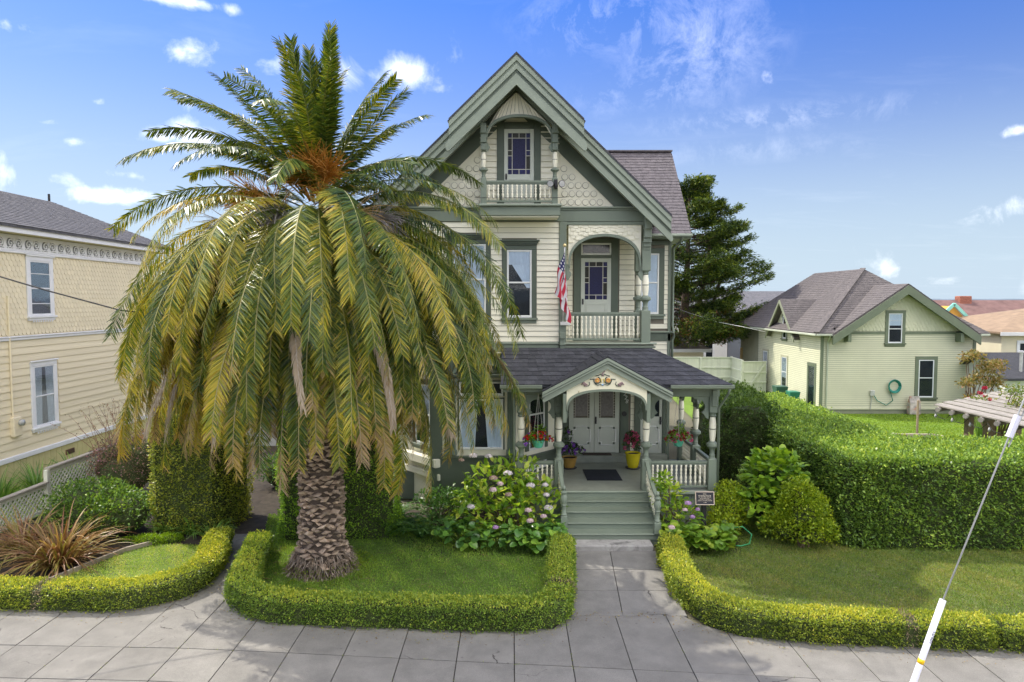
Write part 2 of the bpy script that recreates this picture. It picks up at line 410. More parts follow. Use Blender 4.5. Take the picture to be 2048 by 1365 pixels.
CLAP = {}
def clap_mesh(m, proud=.03):
    k = (m.name, proud)
    if k not in CLAP:
        CLAP[k] = MB().add([(-.5, -proud, 0), (.5, -proud, 0), (.5, 0.0, 0), (-.5, 0.0, 0), (-.5, -.005, 1), (.5, -.005, 1), (.5, 0.0, 1), (-.5, 0.0, 1)],
                           [(0, 3, 2, 1), (4, 5, 6, 7), (0, 1, 5, 4), (1, 2, 6, 5), (2, 3, 7, 6), (3, 0, 4, 7)]).mesh('clapboard', m)
    return CLAP[k]
def siding(parent, x0, x1, z0, z1, y=0., step=.156, holes=(), m=None, rng=random.Random(3), proud=.03):
    m = m or CREAM; me = clap_mesh(m, proud); n = max(1, round((z1 - z0) / step)); st = (z1 - z0) / n
    for i in range(n):
        a, b = z0 + i * st, z0 + (i + 1) * st
        segs = [(x0, x1)]
        for (hx0, hx1, hz0, hz1) in holes:
            if hz1 <= a + .02 or hz0 >= b - .02: continue
            ns = []
            for (p, q) in segs:
                if hx1 <= p or hx0 >= q: ns.append((p, q)); continue
                if hx0 - p > .02: ns.append((p, hx0))
                if q - hx1 > .02: ns.append((hx1, q))
            segs = ns
        for (p, q) in segs:
            fpiece('clapboard', me, parent, ((p + q) / 2, y, a), (0, 0, 0), (q - p, 1 + rng.uniform(-.12, .12), st * .93))

def sash(parent, x0, x1, z0, z1, cas=.13, cm=None, fm=None, hood=0, sill=True, split=.5, curtain='none', cs=None, top=None, name='window', extra=()):
    """double-hung window standing proud of a wall at y=0: casing, sash frame, panes, curtain, sill, hood with dentils"""
    cm = cm or DARK; fm = fm or WHITE; tp = top if top is not None else cas
    w = MB()
    w.cbox(x0 - cas, x0, -.055, -.001, z0, z1); w.cbox(x1, x1 + cas, -.055, -.001, z0, z1); w.cbox(x0 - cas, x1 + cas, -.058, -.001, z1, z1 + tp)
    win = w.build(name, cm, parent)
    MB().box(x0, x1, -.010, -.002, z0, z1).build('interior', INTERIOR, win)
    t = min(.055, (x1 - x0) * .14); f = MB(); zm = z0 + (z1 - z0) * split
    f.cbox(x0, x0 + t, -.05, -.012, z0, z1); f.cbox(x1 - t, x1, -.05, -.012, z0, z1); f.cbox(x0 + t, x1 - t, -.048, -.012, z1 - t, z1); f.cbox(x0 + t, x1 - t, -.048, -.012, z0, z0 + t * 1.3)
    if split: f.cbox(x0 + t, x1 - t, -.047, -.012, zm - t * .45, zm + t * .45)
    for zz in extra: f.cbox(x0 + t, x1 - t, -.044, -.012, zz - .014, zz + .014)
    f.build('sash_frame', fm, win)
    spans = [(z0 + t, zm - t * .45), (zm + t * .45, z1 - t)] if split else [(z0 + t, z1 - t)]
    for a, b in spans: MB().box(x0 + t, x1 - t, -.036, -.033, a, b).build('pane', GLASS, win)
    cz0, cz1, cx0, cx1 = z0 + t, z1 - t, x0 + t, x1 - t
    def folds(pts_top, pts_bot, n=14):
        m = MB(); vs = []
        for i in range(n + 1):
            u = i / n; y = -.022 + .007 * math.sin(i * 2.3)
            a = pts_top[0] + (pts_top[1] - pts_top[0]) * u; b = pts_bot[0] + (pts_bot[1] - pts_bot[0]) * u
            vs += [(a, y, pts_top[2]), ((a + b) / 2, y + .003 * math.sin(i), (pts_top[2] + pts_bot[2]) / 2), (b, y, pts_bot[2])]
        fs = [(i * 3 + j, i * 3 + 3 + j, i * 3 + 4 + j, i * 3 + 1 + j) for i in range(n) for j in (0, 1)]
        m.add(vs, fs).build('curtain', CURTAIN, win, True)
    if curtain == 'full': folds((cx0, cx1, cz1), (cx0, cx1, cz0 + (cz1 - cz0) * (cs or 0)))
    if curtain == 'top': folds((cx0, cx1, cz1), (cx0, cx1, cz1 - (cz1 - cz0) * (cs or .22)))
    if curtain == 'swag':
        folds((cx0, cx1, cz1), (cx0, cx1, cz1 - (cz1 - cz0) * .20)); folds((cx0 + (cx1 - cx0) * .15, cx1, cz1 - .2 * (cz1 - cz0)), (cx1 - .09, cx1, zm - .16))
    if curtain == 'sides':
        folds((cx0, cx0 + (cx1 - cx0) * .42, cz1), (cx0, cx0 + (cx1 - cx0) * .34, cz0)); folds((cx1 - (cx1 - cx0) * .42, cx1, cz1), (cx1 - (cx1 - cx0) * .34, cx1, cz0))
    if sill:
        MB().cbox(x0 - cas - .04, x1 + cas + .04, -.12, -.002, z0 - .07, z0 - .002).cbox(x0 - cas, x1 + cas, -.07, -.002, z0 - .16, z0 - .072).build('sill', SAGE if cm is DARK else cm, win)
    if hood:
        zt = z1 + tp; h = MB()
        h.cbox(x0 - cas - .02, x1 + cas + .02, -.10, -.002, zt + .001, zt + .05)
        n = int((x1 - x0 + 2 * cas) / .06)
        for i in range(n):
            xx = x0 - cas + (i + .5) * (x1 - x0 + 2 * cas) / n; h.box(xx - .016, xx + .016, -.115, -.100, zt + .01, zt + .045)
        h.cbox(x0 - cas - .05, x1 + cas + .05, -.14, -.002, zt + .051, zt + .10).cbox(x0 - cas - .09, x1 + cas + .09, -.19, -.002, zt + .101, zt + .15)
        h.build('hood', DARK if cm is DARK else cm, win)
    return win

def stained_door(parent, x0, x1, z0, z1, gz0, rows=(.0, .12, .52, .66, .88, 1.), lock=True):
    """pale door with a leaded light: border of small coloured panes round one large pane, panel below"""
    d = MB(); g0, g1 = x0 + .13 * (x1 - x0), x1 - .13 * (x1 - x0); gz1 = z1 - .12
    d.cbox(x0, g0, -.06, -.004, z0, z1); d.cbox(g1, x1, -.06, -.004, z0, z1); d.cbox(g0, g1, -.06, -.004, gz1, z1); d.cbox(g0, g1, -.06, -.004, z0, gz0)
    door = d.build('door', DOORP, parent)
    q = MB(); b = .06
    pz0, pz1 = z0 + .16, gz0 - .14
    if pz1 - pz0 > .15:
        for (a, c, e, f) in ((g0 + .05, g1 - .05, pz1 - .025, pz1), (g0 + .05, g1 - .05, pz0, pz0 + .025), (g0 + .05, g0 + .075, pz0, pz1), (g1 - .075, g1 - .05, pz0, pz1)): q.cbox(a, c, -.072, -.061, e, f, .004)
        q.build('panel_moulding', DOORP, door)
    blue = mat('blue_glass', (.016, .018, .075), .3, .5, 25, .3, 40, .4, spec=.2); viol = mat('violet_glass', (.025, .026, .09), .35, .4, 30, .5, 60, .2, spec=.2)
    amber = mat('dark_glass', (.03, .03, .022), .3, .4, 20, .2, 40, .4, spec=.2); red = mat('red_brown_glass', (.10, .035, .025), .12, .4, 20, .2, 40, .4, spec=.6)
    c = [g0, g0 + .19 * (g1 - g0), g0 + .5 * (g1 - g0), g1 - .19 * (g1 - g0), g1]
    zr = [gz0 + (gz1 - gz0) * t for t in (0, .12, .45, .58, .88, 1)]
    rr = random.Random(7)
    def pane(a, b_, e, f, m): MB().box(a + .006, b_ - .006, -.042, -.034, e + .006, f - .006).build('pane', m, door)
    for i in range(4):
        pane(c[i], c[i + 1], zr[4], zr[5], amber if i in (1, 2) else blue); pane(c[i], c[i + 1], zr[0], zr[1], blue)
    for k in range(1, 4):
        pane(c[0], c[1], zr[k], zr[k + 1], (blue, amber, blue)[k - 1] if k != 3 else amber); pane(c[3], c[4], zr[k], zr[k + 1], (amber, blue, blue)[k - 1])
    pane(c[1], c[3], zr[1], zr[4], viol)
    cm = MB(); l = .009
    for xx in (c[1], c[3]): cm.box(xx - l, xx + l, -.05, -.04, gz0, gz1)
    cm.box(c[2] - l, c[2] + l, -.05, -.04, zr[4], zr[5]).box(c[2] - l, c[2] + l, -.05, -.04, zr[0], zr[1])
    for k in (1, 4): cm.box(g0, g1, -.049, -.04, zr[k] - l, zr[k] + l)
    for k in (2, 3): cm.box(g0, c[1], -.049, -.04, zr[k] - l, zr[k] + l).box(c[3], g1, -.049, -.04, zr[k] - l, zr[k] + l)
    cm.build('came', LEAD, door)
    MB().box(g0, g1, -.033, -.006, gz0, gz1).build('backing', INTERIOR, door)
    if lock:
        h = MB().cbox(x0 + .035, x0 + .085, -.072, -.06, gz0 - .16, gz0 + .02, .004); h.lathe([(.0, -.0), (.028, .0), (.028, .03), (0, .03)], 0, 0, 8) if False else None
        h.tube([(x0 + .06, -.07, gz0 - .05), (x0 + .06, -.13, gz0 - .05)], .02, 8).build('handle', BLACK, door)
    return door

def turned(parts, cx, cy, z0, z1, parent, name='post', s=.10, ped=.84, block=.66, sq=None):
    """porch post: square pedestal, turned neck with ring, cream barrel, square block with stacked corbel"""
    h = z1 - z0
    sq = sq or s
    post = MB().cbox(cx - sq, cx + sq, cy - sq, cy + sq, z0, z0 + ped, .012).build(name, SAGE, parent)
    zt = z1 - block; hh = zt - (z0 + ped); a = z0 + ped
    P = lambda t: a + hh * t
    MB().lathe([(s * .98, P(0)), (s * .8, P(.02)), (s * .72, P(.06)), (s * .78, P(.08)), (s * .62, P(.10)), (s * .66, P(.2)), (s * .95, P(.24)), (s * 1.45, P(.27)), (s * 1.5, P(.30)), (s * 1.45, P(.33)), (s * .9, P(.36)), (s * .8, P(.38))], cx, cy, 14).build('turned_base', SAGE, post, auto=40)
    MB().lathe([(s * .62, P(.38)), (s * .72, P(.44)), (s * .86, P(.55)), (s * .9, P(.62)), (s * .905, P(.635))], cx, cy, 14).lathe([(s * .905, P(.655)), (s * .9, P(.67)), (s * .84, P(.78)), (s * .66, P(.90))], cx, cy, 14).build('barrel', CREAM, post, auto=40)
    MB().lathe([(s * .86, P(.635)), (s * .86, P(.655))], cx, cy, 14).build('bead', DARK, post, True)
    MB().lathe([(s * .66, P(.90)), (s * .95, P(.925)), (s * .72, P(.95)), (s * .8, P(.97)), (s * 1.0, P(1.0))], cx, cy, 14).build('neck', SAGE, post, auto=40)
    MB().cbox(cx - sq * .95, cx + sq * .95, cy - sq * .95, cy + sq * .95, zt, z1, .012).build('block', SAGE, post)
    return post
BAL = {}
def baluster_mesh(h, r=.035):
    k = (round(h, 3), r)
    if k not in BAL:
        pr = [(r * .85, 0), (r * .85, .12), (r * 1.0, .13), (r * 1.0, .2), (r * .5, .24), (r * .9, .3), (r * .95, .4), (r * .45, .5), (r * .8, .56), (r * .8, .60), (r * .45, .64), (r * .9, .72), (r * .85, .78), (r * .5, .84), (r * .85, .88), (r * .85, 1.0)]
        BAL[k] = MB().lathe([(a, b * h) for a, b in pr], 0, 0, 8).mesh('baluster', CREAM, True)
    return BAL[k]
def railing(parent, p0, p1, zb, zt, n, rm=None, r=.035, name='railing', tilt=None):
    """rail between two plan points, n balusters"""
    rm = rm or SAGE; p0, p1 = Vector((*p0, 0)), Vector((*p1, 0)); t = (p1 - p0)
    up = Vector((0, 0, 1))
    m = MB().beam(p0 + up * (zt - .03), p1 + up * (zt - .03), .10, .06).beam(p0 + up * (zt - .085), p1 + up * (zt - .085), .055, .045)
    rail = m.build(name, rm, parent)
    MB().beam(p0 + up * (zb + .025), p1 + up * (zb + .025), .075, .05).build('bottom_rail', rm, rail)
    me = baluster_mesh(zt - .11 - zb - .05, r)
    for i in range(n):
        q = p0 + t * ((i + .5) / n); fpiece('baluster', me, rail, (q.x, q.y, zb + .05))
    return rail
def arch_pts(xa, xb, zs, zt, n=24, p=1.0):
    """points of a flattened arch from (xa, zs) up to zt and down to (xb, zs)"""
    c, r = (xa + xb) / 2, (xb - xa) / 2
    return [(c - r * math.cos(math.pi * i / n), zs + (zt - zs) * (math.sin(math.pi * i / n) ** p)) for i in range(n + 1)]
def bracket(parent, x0, x1, yf, yb, z0, z1, m=None, name='bracket'):
    """stacked console: three stepped blocks, the lower ones shallower"""
    m = m or SAGE; h = z1 - z0; d = yb - yf; b = MB()
    for k, (a, e, t) in enumerate(((.66, 1., 0.), (.30, .66, .35), (0, .30, .62))):
        b.cbox(x0 + k * .004, x1 - k * .004, yf + d * t, yb, z0 + h * a + .001, z0 + h * e, .012)
        b.cbox(x0 - .012, x1 + .012, yf + d * t - .012, yb, z0 + h * a - .001, z0 + h * a + .022, .004) if k < 2 else None
    return b.build(name, m, parent)

# ------------------------------------------------------------------ the main house
house = thing('victorian_house', (1.0, 22, 0), 'tall sage green and cream ornate gabled house with porch and balconies', 'house')
AX = .12; PK = 12.88; SL = .962                       # ridge X, ridge height, slope
def zr(x): return PK - SL * abs(x - AX)
YF, YR, YD = 20.2, 21.7, 22.4                         # facade, balcony recess wall, door wall
# wall cores
MB().box(-3.75, 1.4, YF + .002, 36, 4.86, 8.9).build('wall', SHEATH_GAP, house)
MB().box(1.4, 3.9, YR + .002, YD - .01, 4.86, 8.9).build('wall', SHEATH_GAP, house)
MB().box(1.4, 5.12, YD + .002, 36, .0, 8.36).build('wall', SHEATH_GAP, house)
MB().box(-3.75, 1.38, 21.61, 36, 0, 4.85).build('wall', CREAM, house)
MB().prism([(-3.95, 8.9), (4.15, 8.9), (AX, zr(AX) - .2)], YF + .012, 36).build('gable_wall', CREAM, house)
MB().box(1.41, 4.15, YF + .03, YR, 8.5, 8.88).build('balcony_ceiling', CREAM, house)
box('sidewall_trim', DARK, house, 1.28, 1.401, 21.45, 22.38, .98, 4.0)

# roofs: two slabs of the main gable with its forward hood, the wing's slope and ridge
def slab(pts, t=.07):
    m = MB(); lo = [(x, y, z - t) for x, y, z in pts]; n = len(pts)
    return m.add(list(pts) + lo, [tuple(range(n)), tuple(range(2 * n - 1, n - 1, -1))] + [(i, i + n, (i + 1) % n + n, (i + 1) % n) for i in range(n)])
YB, YHB = 19.65, 18.9
m = MB()
for s in (-1, 1):
    E1, E2 = AX + s * 1.84, AX + s * 4.42
    for (a, b, y0, y1) in ((AX, E1, YHB, YB), (AX, E2, YB, 36.3)):
        q = [(a, y0, zr(a) + .03), (b, y0, zr(b) + .03), (b, y1, zr(b) + .03), (a, y1, zr(a) + .03)]
        if s < 0: q = q[::-1]
        k = slab(q, .06); m.add(k.v, k.f)
roof = m.build('roof', ASPH2, house)
# wing roof: eave Y 21.9 z 8.34, ridge Y 24.8 z 11.56
WE, WR, WZ0, WZ1, WX = 21.86, 24.8, 8.36, 11.56, 5.7
wq = [(.4, WE, WZ0), (WX, WE, WZ0), (WX, WR, WZ1), (.4, WR, WZ1)]
k = slab(wq, .06); k2 = slab([(.4, WR, WZ1), (WX, WR, WZ1), (WX, 28, WZ0), (.4, 28, WZ0)], .06); k.add(k2.v, k2.f)
wroof = k.build('wing_roof', ASPH2, house)
def shingle_rows(name, parent, p00, p10, p01, p11, rows, tabw, m, rng, kind='stuff', individual=False, thick=.012, over=1.25, skip=None, cap=None):
    """courses of tabs on the quad p00 (eave left) p10 (eave right) p01 p11 (top); joined unless individual"""
    A, B, C, Dd = map(Vector, (p00, p10, p01, p11)); mb = MB(); made = 0
    nrm = (B - A).cross(C - A).normalized(); 
    if nrm.z < 0: nrm = -nrm
    for r in range(rows):
        t0, t1 = r / rows, min(1.0, (r + over) / rows)
        L0, R0 = A.lerp(C, t0), B.lerp(Dd, t0); L1, R1 = A.lerp(C, t1), B.lerp(Dd, t1)
        ln = (R0 - L0).length
        if ln < .05: continue
        x = -rng.random() * tabw
        while x < ln:
            w = tabw * rng.uniform(.75, 1.3); a, b = max(0, x), min(ln, x + w - .006)
            x += w
            if b - a < .02: continue
            ua, ub = a / ln, b / ln; dz = rng.uniform(0, .004); dl = rng.uniform(-.012, .012) / max(.1, (C - A).length)
            def at(u, t, off):
                l, r_ = A.lerp(C, t), B.lerp(Dd, t); return l.lerp(r_, u) + nrm * off
            q = [at(ua, t0 + dl, thick + dz + .008), at(ub, t0 + dl, thick + dz + .008), at(ub, t1, .006), at(ua, t1, .006), at(ua, t0 + dl, .001), at(ub, t0 + dl, .001)]
            c = (q[0] + q[2]) / 2
            if skip and skip(c): continue
            fs = [(0, 1, 2, 3), (4, 5, 1, 0), (4, 0, 3), (5, 2, 1)]
            if individual and (cap is None or made < cap): MB().add(q, fs).build(name, m, parent); made += 1
            else: mb.add(q, fs)
    if mb.v:
        o = mb.build(name + '_courses', m, parent); o['kind'] = 'stuff'
    return made
rg = random.Random(11)
shingle_rows('roof_shingle', wroof, (.9, WE - .02, WZ0), (WX + .01, WE - .02, WZ0), (.9, WR, WZ1), (WX + .01, WR, WZ1), 28, .22, ASPH2, rg)
MB().beam((.9, WR, WZ1 + .02), (WX + .02, WR, WZ1 + .02), .26, .05).build('ridge_cap', ASPH2, wroof)
for s in (-1, 1):
    E2 = AX + s * 4.45
    shingle_rows('roof_shingle', roof, (E2, YB - .01, zr(E2) + .03), (E2, 28, zr(E2) + .03), (AX, YB - .01, PK + .03), (AX, 28, PK + .03), 30, .25, ASPH2, rg, skip=lambda c: c.y > 24.5)
    E1 = AX + s * 1.87
    shingle_rows('roof_shingle', roof, (E1, YHB - .01, zr(E1) + .03), (E1, YB, zr(E1) + .03), (AX, YHB - .01, PK + .03), (AX, YB, PK + .03), 11, .25, ASPH2, rg)
# gutter of the wing
MB().cbox(4.0, WX + .03, WE - .11, WE, WZ0 - .10, WZ0 + .005, .03).build('gutter', SAGEL, house)
MB().box(4.0, WX - .02, WE, YD + .02, WZ0 - .14, WZ0 - .07).build('soffit', SAGE, house)
MB().box(5.12, WX - .05, YD, 36, WZ0 - .14, WZ0 - .07).build('soffit', SAGE, house)

# barge boards: crown, cove, board, with the dark frieze against the wall behind
def barge(parent, xe, yf, perp, nm, ye=None):
    c = 1 / math.cos(math.atan(SL)); out = None
    layers = ((-.05, .0, yf - .085, ASPH), (0., .11, yf - .07, SAGEL), (.11, .17, yf - .035, SAGE), (.17, .27, yf - .05, SAGEL), (.27, .33, yf - .012, DARK), (.33, perp, yf + .0, SAGEL))
    for s in (-1, 1):
        for i, (a, b, y, mm) in enumerate(layers):
            E = AX + s * xe
            top = [(AX, PK - a * c), (E, zr(E) - a * c)]; bot = [(AX, PK - b * c), (E, zr(E) - b * c)]
            if i >= 5:      # rounded foot
                w = (b - a) * c; ex = .30 * w
                n = 6; top = [top[0], top[1]]; bot = [bot[0], bot[1]]
                for j in range(1, n + 1):
                    th = math.pi / 2 * j / n
                    top.append((E + s * ex * math.sin(th) , zr(E) - a * c - SL * ex * math.sin(th) - w * .5 * (1 - math.cos(th))))
                    bot.append((E + s * ex * math.sin(th), zr(E) - b * c - SL * ex * math.sin(th) * .35 + w * .5 * (1 - math.cos(th)) * .8))
            mb = MB().strip(top, bot, y, yf + .09) if s > 0 else MB().strip(bot, top, y, yf + .09)
            o = mb.build('barge_board' if i == 5 else ('rake_edge' if i == 0 else 'barge_moulding'), mm, parent)
barge(house, 1.84, YHB, .56, 'hood')
barge(house, 4.42, YB, .50, 'main')
for s in (-1, 1):   # frieze on the gable wall, soffits of the overhang
    c = 1.39; E = AX + s * 4.0
    t, b = [(AX, PK - .42 * c), (AX + s * 3.43, 8.99)], [(AX, PK - .80 * c), (AX + s * 2.88, 8.99)]
    (MB().strip(t, b, YF - .03, YF + .02) if s > 0 else MB().strip(b, t, YF - .03, YF + .02)).build('frieze', DARK, house)
    E2, E1 = AX + s * 4.4, AX + s * 1.82
    q = [(AX, YB, PK - .07), (E2, YB, zr(E2) - .07), (E2, YF + .1, zr(E2) - .07), (AX, YF + .1, PK - .07)]
    slab(q if s > 0 else q[::-1], .03).build('soffit', SAGE, house)
    q = [(AX, YHB, PK - .07), (E1, YHB, zr(E1) - .07), (E1, YB, zr(E1) - .07), (AX, YB, PK - .07)]
    slab(q if s > 0 else q[::-1], .03).build('soffit', SAGE, house)
# scalloped shingles of the gable: overlapping round tabs
disc = MB(); n = 14
vs = [(.085 * math.cos(2 * math.pi * i / n), -.012, .085 * math.sin(2 * math.pi * i / n)) for i in range(n)] + [(.095 * math.cos(2 * math.pi * i / n), 0, .095 * math.sin(2 * math.pi * i / n)) for i in range(n)]
disc.add(vs, [tuple(range(n))] + [(i, i + n, (i + 1) % n + n, (i + 1) % n) for i in range(n)])
disc_me = disc.mesh('shingle', CREAM); disc_me.materials.append(SHEATH_GAP)  # dark bevel colours in the shadow gap round each tab
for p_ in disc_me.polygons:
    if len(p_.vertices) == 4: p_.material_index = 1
tabm = MB().box(-.055, .055, -.012, 0, .02, .25).mesh('shingle', CREAM)
row = 0; z = 9.12
while z < 11.6:
    x = -3.6 + (.03 if row % 2 else 0)
    while x < 4.0:
        if zr(x + (.1 if x > AX else -.1)) - .80 * 1.39 > z + .07 and not (-.98 < x < 1.42):
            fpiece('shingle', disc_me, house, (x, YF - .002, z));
        x += .213
    z += .243; row += 1
# frieze band and ledge under the gable
box('frieze_board', SAGE, house, -3.8, 4.1, YF - .05, YF + .02, 8.56, 8.88)
box('ledge', SAGEL, house, -3.85, 4.02, YF - .12, YF + .02, 8.93, 8.985, .015)
box('ledge_moulding', SAGE, house, -3.83, 4.0, YF - .08, YF + .02, 8.882, 8.928, .01)

# ---- attic balcony in the hood
YH = 19.42; bx0, bx1 = -.95, 1.40
box('balcony_base', SAGE, house, bx0 + .04, bx1 - .04, YH, YF - .06, 8.64, 8.90, .01)
box('balcony_soffit', CREAM, house, bx0 + .08, bx1 - .08, YH + .05, YF - .06, 8.60, 8.638, .004)
box('balcony_cap', SAGEL, house, bx0, bx1, YH - .08, YF - .13, 8.90, 8.965, .015)
px = (-.80, 1.21)
for i, cx in enumerate(px):
    turned(None, cx, YH + .10, 8.965, 11.22, house, s=.082, ped=.72, block=.72)
    bracket(house, cx - .085, cx + .085, YH - .10, YH + .012, 10.45, 11.15, SAGE)
railing(house, (px[0] + .08, YH + .06), (px[1] - .08, YH + .06), 9.02, 9.62, 14, r=.034)
# side rails of the attic balcony
for cx in px: railing(house, (cx, YH + .2), (cx, YF - .03), 9.02, 9.62, 4, r=.034)
# arch with fan of boards
ax0, ax1 = px[0] + .075, px[1] - .075
ar = arch_pts(ax0, ax1, 10.85, 11.46, 30, .8)
fan = []
nb = 22
for i in range(nb):
    t0, t1 = i / nb, (i + 1) / nb
    def arc(t):
        k = t * 30; a = int(min(29, k)); f = k - a; return (ar[a][0] + (ar[a + 1][0] - ar[a][0]) * f, ar[a][1] + (ar[a + 1][1] - ar[a][1]) * f)
    apex = (AX, 12.45)
    def topp(p):
        # where the line from the arch point to the apex meets the underside of the barge
        for s in range(0, 101):
            q = (p[0] + (apex[0] - p[0]) * s / 100, p[1] + (apex[1] - p[1]) * s / 100)
            if q[1] > zr(q[0]) - .58 * 1.39: return q
        return apex
    a, b = arc(t0), arc(t1); g = .006
    a2, b2 = (a[0] + g, a[1]), (b[0] - g, b[1]); c, d = topp(a2), topp(b2)
    if c[1] - a[1] < .03 and d[1] - b[1] < .03: continue
    MB().prism([a2, b2, d, c], YH + .075 + (i % 2) * .003, YH + .11).build('fan_board', CREAM, house)
MB().strip(ar, [(x * .965 + .035 * (ax0 + ax1) / 2, z - .075) for x, z in ar], YH + .03, YH + .16).build('arch_trim', SAGE, house)
for s, xx in ((1, ax0), (-1, ax1)):   # cusps at the arch springing
    q = [(xx, 10.86), (xx, 10.42), (xx + s * .05, 10.46), (xx + s * .10, 10.56), (xx + s * .07, 10.62), (xx + s * .02, 10.70), (xx + s * .035, 10.82)]
    MB().prism(q if s < 0 else q[::-1], YH + .05, YH + .14).build('arch_cusp', SAGE, house)
with Frame(0, 0, YF - .004):
    stained_door(house, -.23, .64, 8.97, 11.22, 9.92)
    MB().cbox(-.44, -.232, -.05, .0, 8.97, 11.42).cbox(.642, .84, -.05, .0, 8.97, 11.42).cbox(-.23, .64, -.05, .0, 11.222, 11.42).build('door_casing', DARK, house)
    siding(house, -.93, -.44, 8.98, 11.45, 0, .17); siding(house, .84, 1.38, 8.98, 11.45, 0, .17)

# ---- second floor: left wall with windows
with Frame(0, 0, YF):
    H1 = (-.30, .73, 5.72, 7.98); H2 = (-1.9, -.62, 5.72, 8.15); H3 = (-3.25, -2.2, 5.72, 7.98)
    siding(house, -3.62, 1.385, 5.03, 8.555, 0, .157, [H1, H2, H3])
    sash(house, -.15, .58, 5.74, 7.73, .14, hood=1, curtain='swag', split=.52)
    sash(house, -1.75, -.77, 5.74, 7.90, .14, hood=1, curtain='full', split=.52)
    sash(house, -3.1, -2.35, 5.74, 7.73, .14, hood=1, curtain='top', split=.52)
    box('corner_board', SAGE, house, 1.386, 1.60, -.06, .02, 4.99, 8.555, .01)
    box('corner_board', SAGE, house, -3.8, -3.62, -.06, .02, 4.99, 8.555, .01)
    box('belt_course', SAGEL, house, -3.84, 1.385, -.10, -.001, 4.955, 5.015, .02)
    box('belt_course', SAGE, house, -3.82, 1.385, -.06, -.001, 4.70, 4.952, .008)
    bracket(house, 1.40, 1.56, -.20, -.062, 4.78, 5.32, SAGE)
# ---- balcony recess
with Frame(0, 0, YR):
    siding(house, 1.6, 3.88, 4.98, 8.5, 0, .157, [(1.92, 3.40, 4.9, 8.45)])
    stained_door(house, 2.18, 3.13, 4.99, 7.58, 6.28)
    MB().cbox(1.95, 2.178, -.06, -.001, 4.98, 8.2).cbox(3.132, 3.36, -.06, -.001, 4.98, 8.2).cbox(2.18, 3.13, -.06, -.001, 8.062, 8.2).cbox(2.18, 3.13, -.055, -.001, 7.583, 7.68).build('door_casing', DARK, house)
    tr = MB().cbox(2.18, 2.23, -.05, -.006, 7.682, 8.06).cbox(3.08, 3.13, -.05, -.006, 7.682, 8.06).cbox(2.23, 3.08, -.05, -.006, 8.0, 8.06).cbox(2.23, 3.08, -.05, -.006, 7.682, 7.74).build('transom', WHITE, house)
    MB().box(2.23, 3.08, -.03, -.01, 7.74, 8.0).build('pane', mat('dark_pane', (.03, .02, .018), .15, .5, 3, .1, 20, spec=.6), tr)
box('balcony_sidewall', CREAM, house, 1.4, 1.60, YF + .02, YR, 4.98, 8.52, .004)
box('balcony_deck', DECK, house, 1.41, 4.2, YF - .03, YR + .3, 4.90, 4.98, .01)
box('deck_moulding', SAGE, house, 1.41, 4.24, YF - .12, YF + .1, 4.845, 4.898, .02)
box('deck_fascia', DARK, house, 1.42, 4.16, YF - .05, YF + .2, 4.62, 4.842, .01)
box('deck_cap', SAGEL, house, 1.41, 4.27, YF - .15, YF + .05, 4.955, 5.0, .015)
turned(None, 3.95, YF + .06, 4.98, 8.0, house, s=.115, ped=.97, block=.88, sq=.135)
turned(None, 3.93, 21.32, 4.98, 8.2, house, s=.105, ped=.97, block=1.05, sq=.12)
box('beam', SAGE, house, 3.86, 4.10, YF - .04, 21.5, 7.95, 8.56, .01)
bracket(house, 3.862, 4.08, YF - .32, YF - .043, 8.08, 8.92, SAGEL)
bracket(house, 3.84, 4.07, YF - .16, YF - .042, 7.72, 8.05, SAGE)
railing(house, (1.62, YF + .06), (3.80, YF + .06), 5.08, 5.90, 17, r=.036)
railing(house, (3.95, YF + .25), (3.95, 21.2), 5.08, 5.90, 8, r=.036)
# arch with stepped shingles
ra0, ra1 = 1.66, 3.80
ra = arch_pts(ra0, ra1, 7.28, 8.20, 36, .72)
top = [(x, 8.555) for x, z in ra]
MB().strip(top, ra, YF + .02, YF + .07).build('spandrel', CREAM, house)
MB().strip([(x, z + .005) for x, z in ra], [(x * .955 + .045 * (ra0 + ra1) / 2, z - .075) for x, z in ra], YF - .03, YF + .12).build('arch_trim', SAGE, house)
sqm = MB().add([(-.066, -.03, 0), (.066, -.03, 0), (.066, 0, 0), (-.066, 0, 0), (-.066, -.004, .16), (.066, -.004, .16)], [(0, 1, 5, 4), (0, 3, 2, 1), (0, 4, 3), (1, 2, 5)]).mesh('shingle', CREAM)
def ra_z(x):
    for i in range(36):
        if ra[i][0] <= x <= ra[i + 1][0]: return max(ra[i][1], ra[i + 1][1])
    return 7.28
z = 7.28; row = 0
while z < 8.45:
    x = ra0 + .07 + (.072 if row % 2 else 0)
    while x < ra1 - .06:
        zz = z - (.035 if int(x * 7.1) % 2 else 0)
        if zz > max(ra_z(x - .06), ra_z(x + .06)) - .03: fpiece('shingle', sqm, house, (x, YF + .02, zz), (0, 0, 0), (1, 1, min(1, (8.55 - zz) / .16)))
        x += .144
    z += .112; row += 1
box('arch_header', SAGE, house, 1.6, 3.86, YF - .03, YF + .1, 8.46, 8.555, .006)
for s, xx in ((1, ra0 - .05), (-1, ra1 + .06)):
    q = [(xx, 7.32), (xx, 6.82), (xx + s * .06, 6.86), (xx + s * .13, 6.98), (xx + s * .14, 7.05), (xx + s * .08, 7.12), (xx + s * .10, 7.30)]
    MB().prism(q if s < 0 else q[::-1], YF + .0, YF + .09).build('arch_cusp', SAGE, house)
